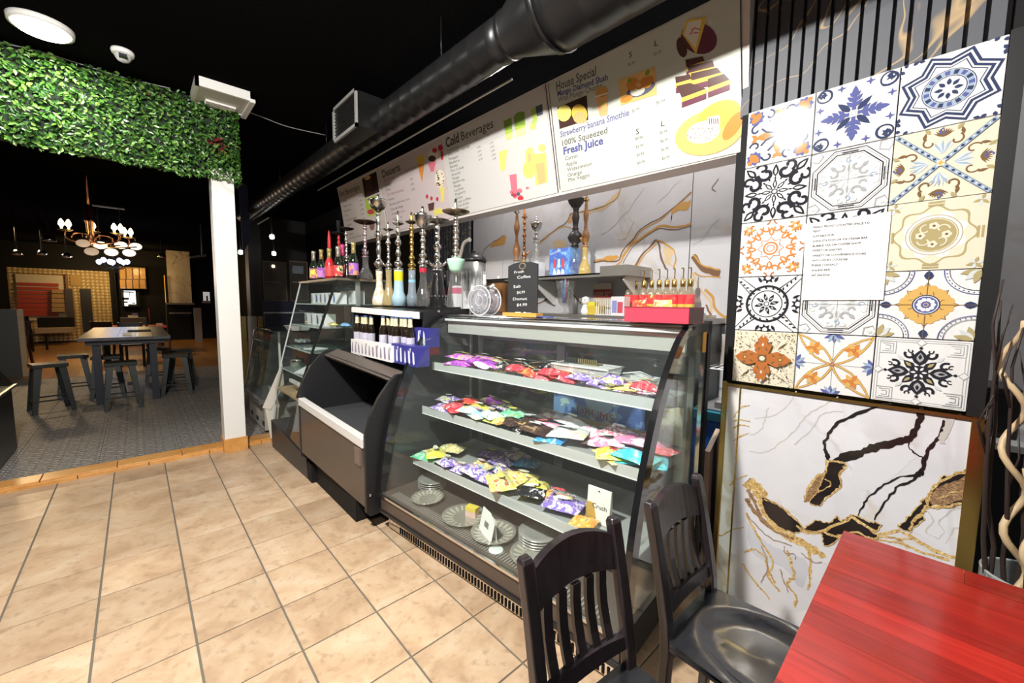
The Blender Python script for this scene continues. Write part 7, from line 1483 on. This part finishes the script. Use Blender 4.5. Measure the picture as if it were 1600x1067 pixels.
# screen
tv = thing('wall_screen', 'lit wall screen showing a bright window scene under the cupboard', 'screen', (0, 0, 0)); slab('bezel', 188.5, 452.5, 219, 479, YF-.12, .08, blackm, tv)
sx0, sx1, sz0, sz1 = rect(190, 454, 213, 478); 
MB().box(sx0, sx1, YF-.203, YF-.2, sz0, sz1).build('picture', mat('screen_white', (.75, .85, .82), .4, emit=1.6), tv)
mb = MB()
for u0, u1, v0, v1 in ((.0, .15, .0, 1), (.1, .9, .88, .95), (.55, .60, .45, .95), (.0, .5, .4, .55), (.1, .4, .2, .3), (.4, 1, .0, .12), (.7, .95, .15, .22)): mb.box(sx0+(sx1-sx0)*u0, sx0+(sx1-sx0)*u1, YF-.206, YF-.204, sz0+(sz1-sz0)*v0, sz0+(sz1-sz0)*v1)
mb.build('dark_shapes', mat('screen_dark', (.02, .03, .03), .5), tv)
tag(slab('grey_counter', 188, 496, 232, 560, YF-.85, .6, mat('counter_taupe', (.13, .10, .08), .5)), 'taupe back counter below the wall screen', 'counter')
tag(slab('magazine_pile', 200, 493, 216, 496, YF-.9, .3, cream), 'flat cream stack of menus on the taupe back counter', 'menus'); tag(slab('violet_box', 206, 489.5, 215, 493, YF-.95, .2, mat('violet', (.15, .10, .35))), 'violet box on the cream stack of menus', 'box')
tag(slab('red_extinguisher', 233, 482, 237, 560, YF-.9, .12, mat('ext_red', (.35, .03, .02), .4)), 'dark red cylinder standing at the end of the taupe counter', 'extinguisher')
# marble pier, fireplace and low panels at the right of the hall
tag(slab('marble_pier', 258, 385, 299, 474, 19.5, .3, marble('beige_marble', (.62, .54, .44), gold=(.30, .20, .12), dark=(.2, .14, .1), sc=1.6, amt=.8)), 'beige veined marble wall panel at the end of the hall', 'panel')
fp = thing('black_fireplace', 'black fireplace front under the beige marble panel', 'fireplace', (0, 0, 0)); slab('surround', 261, 475, 301, 560, 19.4, .3, blackm, fp); slab('mantel', 259, 473, 302, 476, 19.2, .5, mat('mantel_grey', (.20, .19, .18), .5), fp); slab('side_trim', 259, 476, 262, 530, 19.2, .1, mat('mantel_grey', (.20, .19, .18)), fp); slab('grate_bar', 264, 488, 299, 490, 19.05, .04, grey, fp)
tag(slab('pale_panel', 302, 481, 318, 560, 18.0, .1, mat('panel_taupe', (.30, .26, .22), .5)), 'pale upright panel right of the black fireplace', 'panel'); tag(slab('pale_partition', 244, 505, 258, 570, 14.5, .08, mat('part_tan', (.50, .36, .24), .5)), 'tan low partition left of the fireplace', 'partition')
tag(slab('amber_tube', 256, 430, 259.5, 473, 19.1, .06, mat('amber_tube_glow', (.8, .35, .03), .4, emit=.8)), 'glowing amber tube on the edge of the marble panel', 'lamp')
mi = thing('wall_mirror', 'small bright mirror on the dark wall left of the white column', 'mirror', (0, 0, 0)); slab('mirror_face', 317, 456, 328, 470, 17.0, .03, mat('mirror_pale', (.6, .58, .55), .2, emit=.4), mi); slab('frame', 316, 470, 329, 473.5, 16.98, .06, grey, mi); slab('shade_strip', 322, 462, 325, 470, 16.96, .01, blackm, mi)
# dark pier, mirrors and navy booth behind the duct (right wall side of the hall)
tag(MB().box(P(388, 400, Y=8.6).x, P(408, 400, Y=8.6).x, 8.6, 8.9, 1.17, CEIL-.01).build('black_pier', mat('pier_black', (.012, .012, .012), .5)), 'black square pier hanging beside the framed mirrors', 'pier')
t = thing('marble_booth_end', 'pale marble booth end with gold edges below the black pier', 'booth end', (0, 0, 0)); slab('panel', 386, 494, 409, 700, 8.5, .06, mat('booth_grey', (.34, .33, .34), .3), t); slab('edge', 383, 494, 386, 700, 8.48, .07, gold, t); slab('edge', 409, 494, 411.5, 700, 8.48, .07, gold, t)
struct(MB().box(1.75, 3.2, 10.0, 10.1, 0, CEIL).build('wall_1', mat('hall_wall', (.018, .015, .012), .6)))
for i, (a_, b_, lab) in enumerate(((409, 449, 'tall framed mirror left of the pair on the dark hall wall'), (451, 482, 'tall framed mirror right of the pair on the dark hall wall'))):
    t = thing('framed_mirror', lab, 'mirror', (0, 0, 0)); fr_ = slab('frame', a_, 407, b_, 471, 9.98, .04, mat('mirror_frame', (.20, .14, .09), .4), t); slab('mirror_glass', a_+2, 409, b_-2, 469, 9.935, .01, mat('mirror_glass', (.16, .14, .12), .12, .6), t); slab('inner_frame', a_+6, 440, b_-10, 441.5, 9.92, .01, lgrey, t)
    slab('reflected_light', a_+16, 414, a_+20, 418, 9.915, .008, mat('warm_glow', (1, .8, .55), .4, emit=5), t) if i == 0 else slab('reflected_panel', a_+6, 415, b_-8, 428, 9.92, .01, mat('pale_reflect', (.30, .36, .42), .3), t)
t = thing('navy_booth', 'navy upholstered booth seat below the framed mirrors', 'booth', (0, 0, 0)); nv = mat('navy_vinyl', (.012, .015, .045), .4); slab('backrest', 409, 470, 490, 488, 9.6, .12, nv, t); slab('piping', 409, 487.5, 490, 489.5, 9.47, .02, lgrey, t); slab('seat_back', 411, 490, 490, 512, 9.6, .12, nv, t); x0, x1, z0, z1 = rect(411, 500, 490, 520, 9.5); MB().box(x0, x1, 8.95, 9.6, .1, .48).build('seat', nv, t); MB().box(x0, x1, 9.0, 9.6, .02, .1).build('base', blackm, t)
# navy streamer curtain beside the duct
tag(MB().hexa([P(372, 275, Y=7.5), P(385, 275, Y=7.5), P(393, 370, Y=7.5), P(380, 395, Y=7.5)], [v+Vector((0, .04, 0)) for v in (P(372, 275, Y=7.5), P(385, 275, Y=7.5), P(393, 370, Y=7.5), P(380, 395, Y=7.5))]).build('navy_drape', mat('navy_drape', (.025, .03, .09), .6)), 'narrow navy drape hanging right of the white column', 'drape')
# ------------------------------------------------------------------ lights of the hall
warm = mat('warm_bulb', (1, .75, .42), .4, emit=6, ecol=(1, .72, .38)); opal = mat('opal_glow', (1, .93, .82), .4, emit=.7, ecol=(1, .92, .8)); cool = mat('cool_bulb', (.6, .7, 1), .4, emit=5, ecol=(.55, .65, 1)); tanop = mat('opal_tan', (.75, .55, .38), .4, emit=.25)
YC = 7.0; cz_ = P(142, 372, Y=YC); t = thing('chandelier', 'copper chandelier with candle bulbs and hanging glass discs in the hall', 'chandelier', cz_)
zc = CEIL-cz_.z
MB().tube([(0, 0, .36), (0, 0, zc)], .012, 8).build('rod', copper, t); MB().lathe([(.06, zc-.03), (.07, zc-.001)], 16).build('canopy', copper, t)
MB().lathe([(.001, -.08), (.03, -.06), (.04, .0), (.03, .06), (.034, .18), (.045, .20), (.034, .22), (.034, .34), (.02, .38)], 14).build('column', copper, t)
def cp(px, py, y=YC): return P(px, py, Y=y)-cz_
for i, (px, py) in enumerate([(102, 360), (146, 363), (184, 366), (200, 372)]):
    e = cp(px, py, YC+(.12 if i % 2 else -.10)); mid = e*.5; mid.z = e.z-.12
    a_ = MB().tube(smooth_path([Vector((0, 0, -.02)), mid*.5+Vector((0, 0, -.03)), mid, e+Vector((0, 0, -.08)), e], 5), .010, 8).build('arm', copper, t)
    MB().lathe([(.015, -.01), (.06, .005), (.065, .012), (.02, .004)], 16).build('drip_pan', brass, a_, e)
    for dx in ((-.02, .02) if i != 1 else (0,)):
        MB().lathe([(.008, 0), (.010, .03), (.026, .055), (.022, .085), (.008, .115), (.001, .12)], 12).build('bulb', warm, t, e+Vector((dx*1.4, 0, .01)))
for i, (px, py, m) in enumerate([(130, 380, tanop), (143, 393, tanop), (157, 383, opal), (174, 394, opal), (189, 383, opal), (202, 395, opal), (212, 385, opal)]):
    e = cp(px, py, YC+[-.1, -.2, .0, -.15, .1, -.05, .12][i]); ds = MB().lathe([(.001, -.012), (.055, -.006), (.062, 0), (.055, .006), (.001, .012)], 18, caps=False); ds.xf(Matrix.Rotation(.9, 4, 'X')).build('glass_disc', m, t, e)
    MB().tube([e+Vector((0, 0, .07)), e+Vector((0, 0, .11))], .004, 6).build('hook', copper, t)
MB().tube([cp(126, 378), cp(150, 386), cp(185, 387), cp(214, 386)], .007, 6).build('cross_bar', brass, t)
for i, (px, py) in enumerate([(126, 372), (163, 376)]):
    c0 = cp(px, py); MB().tube([c0+Vector((.075*math.cos(a), 0, .06*math.sin(a))) for a in [PI*k/10 for k in range(11)]], .008, 6).build('scroll', copper, t)
light('chandelier_light', 'POINT', cz_+Vector((.05, 0, -.3)), 7, .12, (1, .68, .38))
Y2 = 13.5; c2 = P(178, 415, Y=Y2); t = thing('chandelier', 'dark chandelier with bluish bulbs farther down the hall', 'chandelier', c2)
MB().tube([(0, 0, 0), (0, 0, CEIL-c2.z)], .012, 6).build('rod', blackm, t); MB().lathe([(.001, -.08), (.06, -.03), (.03, .05), (.02, .12)], 12).build('column', blackm, t)
for px, py in [(155, 413), (162, 410), (172, 413), (176, 414), (187, 411), (193, 414), (199, 413)]:
    e = P(px, py, Y=Y2+rnd.uniform(-.3, .3))-c2; MB().tube(smooth_path([Vector((0, 0, 0)), e*.6+Vector((0, 0, -.10)), e], 4), .010, 6).build('arm', blackm, t); MB().lathe([(.001, -.06), (.045, -.02), (.05, .03), (.03, .06), (.001, .07)], 12).build('bulb', cool, t, e+Vector((0, 0, .05)))
light('far_chandelier_light', 'POINT', c2+Vector((0, -.2, -.4)), 12, .2, (.75, .8, 1))
light('wall_wash', 'POINT', (-.95, 18.6, 2.35), 42, .15, (1, .66, .28)); light('cupboard_wash', 'POINT', (.1, 18.4, 2.5), 22, .12, (1, .66, .25))
t = thing('ceiling_track', 'short pale ceiling track with two thin drop rods in the hall', 'light track', P(170, 324, Y=9.5)); o_ = t.location.copy()
MB().box(-.19, .19, -.02, .02, -.01, .01).build('track', lgrey, t)
for x in (-.14, .12): MB().tube([(x, 0, 0), (x, 0, -.75 if x < 0 else -.35)], .006, 6).build('rod', mat('rod_brown', (.12, .09, .07), .5), t)
for i, (px, py, Y) in enumerate([(77, 377, 10.0), (27, 398, 13.0), (66, 398, 13.0), (104, 402, 13.0), (253, 402, 13.0)]):
    p = P(px, py, Y=Y); t = thing('ceiling_spotlight', ['chrome ring spotlight left of the chandelier', 'leftmost chrome spotlight above the red mural', 'second chrome spotlight from left above the mural', 'third chrome spotlight from left above the mural', 'gold globe spotlight beside the marble panel'][i], 'spotlight', p, 0, 'hall ceiling spotlights')
    hh = CEIL-p.z; MB().tube([(0, 0, .05), (0, 0, hh)], .012, 8).build('stem', blackm, t); MB().lathe([(.001, .10), (.05, .09), (.075, .04), (.08, 0), (.072, 0), (.06, .035), (.001, .05)], 18, caps=False).build('shade', chrome if i < 4 else brass, t); MB().lathe([(.001, -.01), (.045, 0), (.045, .03)], 14, caps=False).build('lamp_face', mat('dull_lamp', (.6, .58, .55), .3), t)
for i, (px, py, Y) in enumerate([(425, 370, 7.5), (428, 396, 8.5), (376, 394, 8.5)]):
    p = P(px, py, Y=Y); t = thing('pendant_spot', ['small bright ceiling spot, upper one of the pair near the duct', 'small bright ceiling spot, lower one of the pair near the duct', 'small bright spot just right of the white column'][i], 'spotlight', p, 0, 'small spots behind the duct')
    MB().lathe([(.001, -.04), (.03, -.03), (.036, 0), (.03, .03), (.001, .04)], 12, caps=False).build('bulb', mat('spot_glow', (1, .95, .88), .4, emit=9), t); MB().tube([(0, 0, .035), (0, 0, CEIL-p.z)], .012, 6).build('stem', blackm, t)
t = thing('projector_arm', 'dark angled bracket lamp on the ceiling left of the white column', 'lamp', P(312, 400, Y=12)); MB().hexa([(-.18, -.05, -.06), (.12, -.05, .0), (.12, .05, .0), (-.18, .05, -.06)], [(-.18, -.05, -.03), (.12, -.05, .06), (.12, .05, .06), (-.18, .05, -.03)]).build('head', grey, t); MB().tube([(.05, 0, .03), (.05, 0, CEIL-t.location.z)], .015, 6).build('stem', grey, t)
tag(MB().tube([P(403, 350, Y=8.2), P(420, 340, Y=7.9)], .012, 6).build('conduit', mat('pale_conduit', (.5, .5, .48))), 'short pale pipe end under the far end of the duct', 'pipe')
bpy.context.view_layer.update()
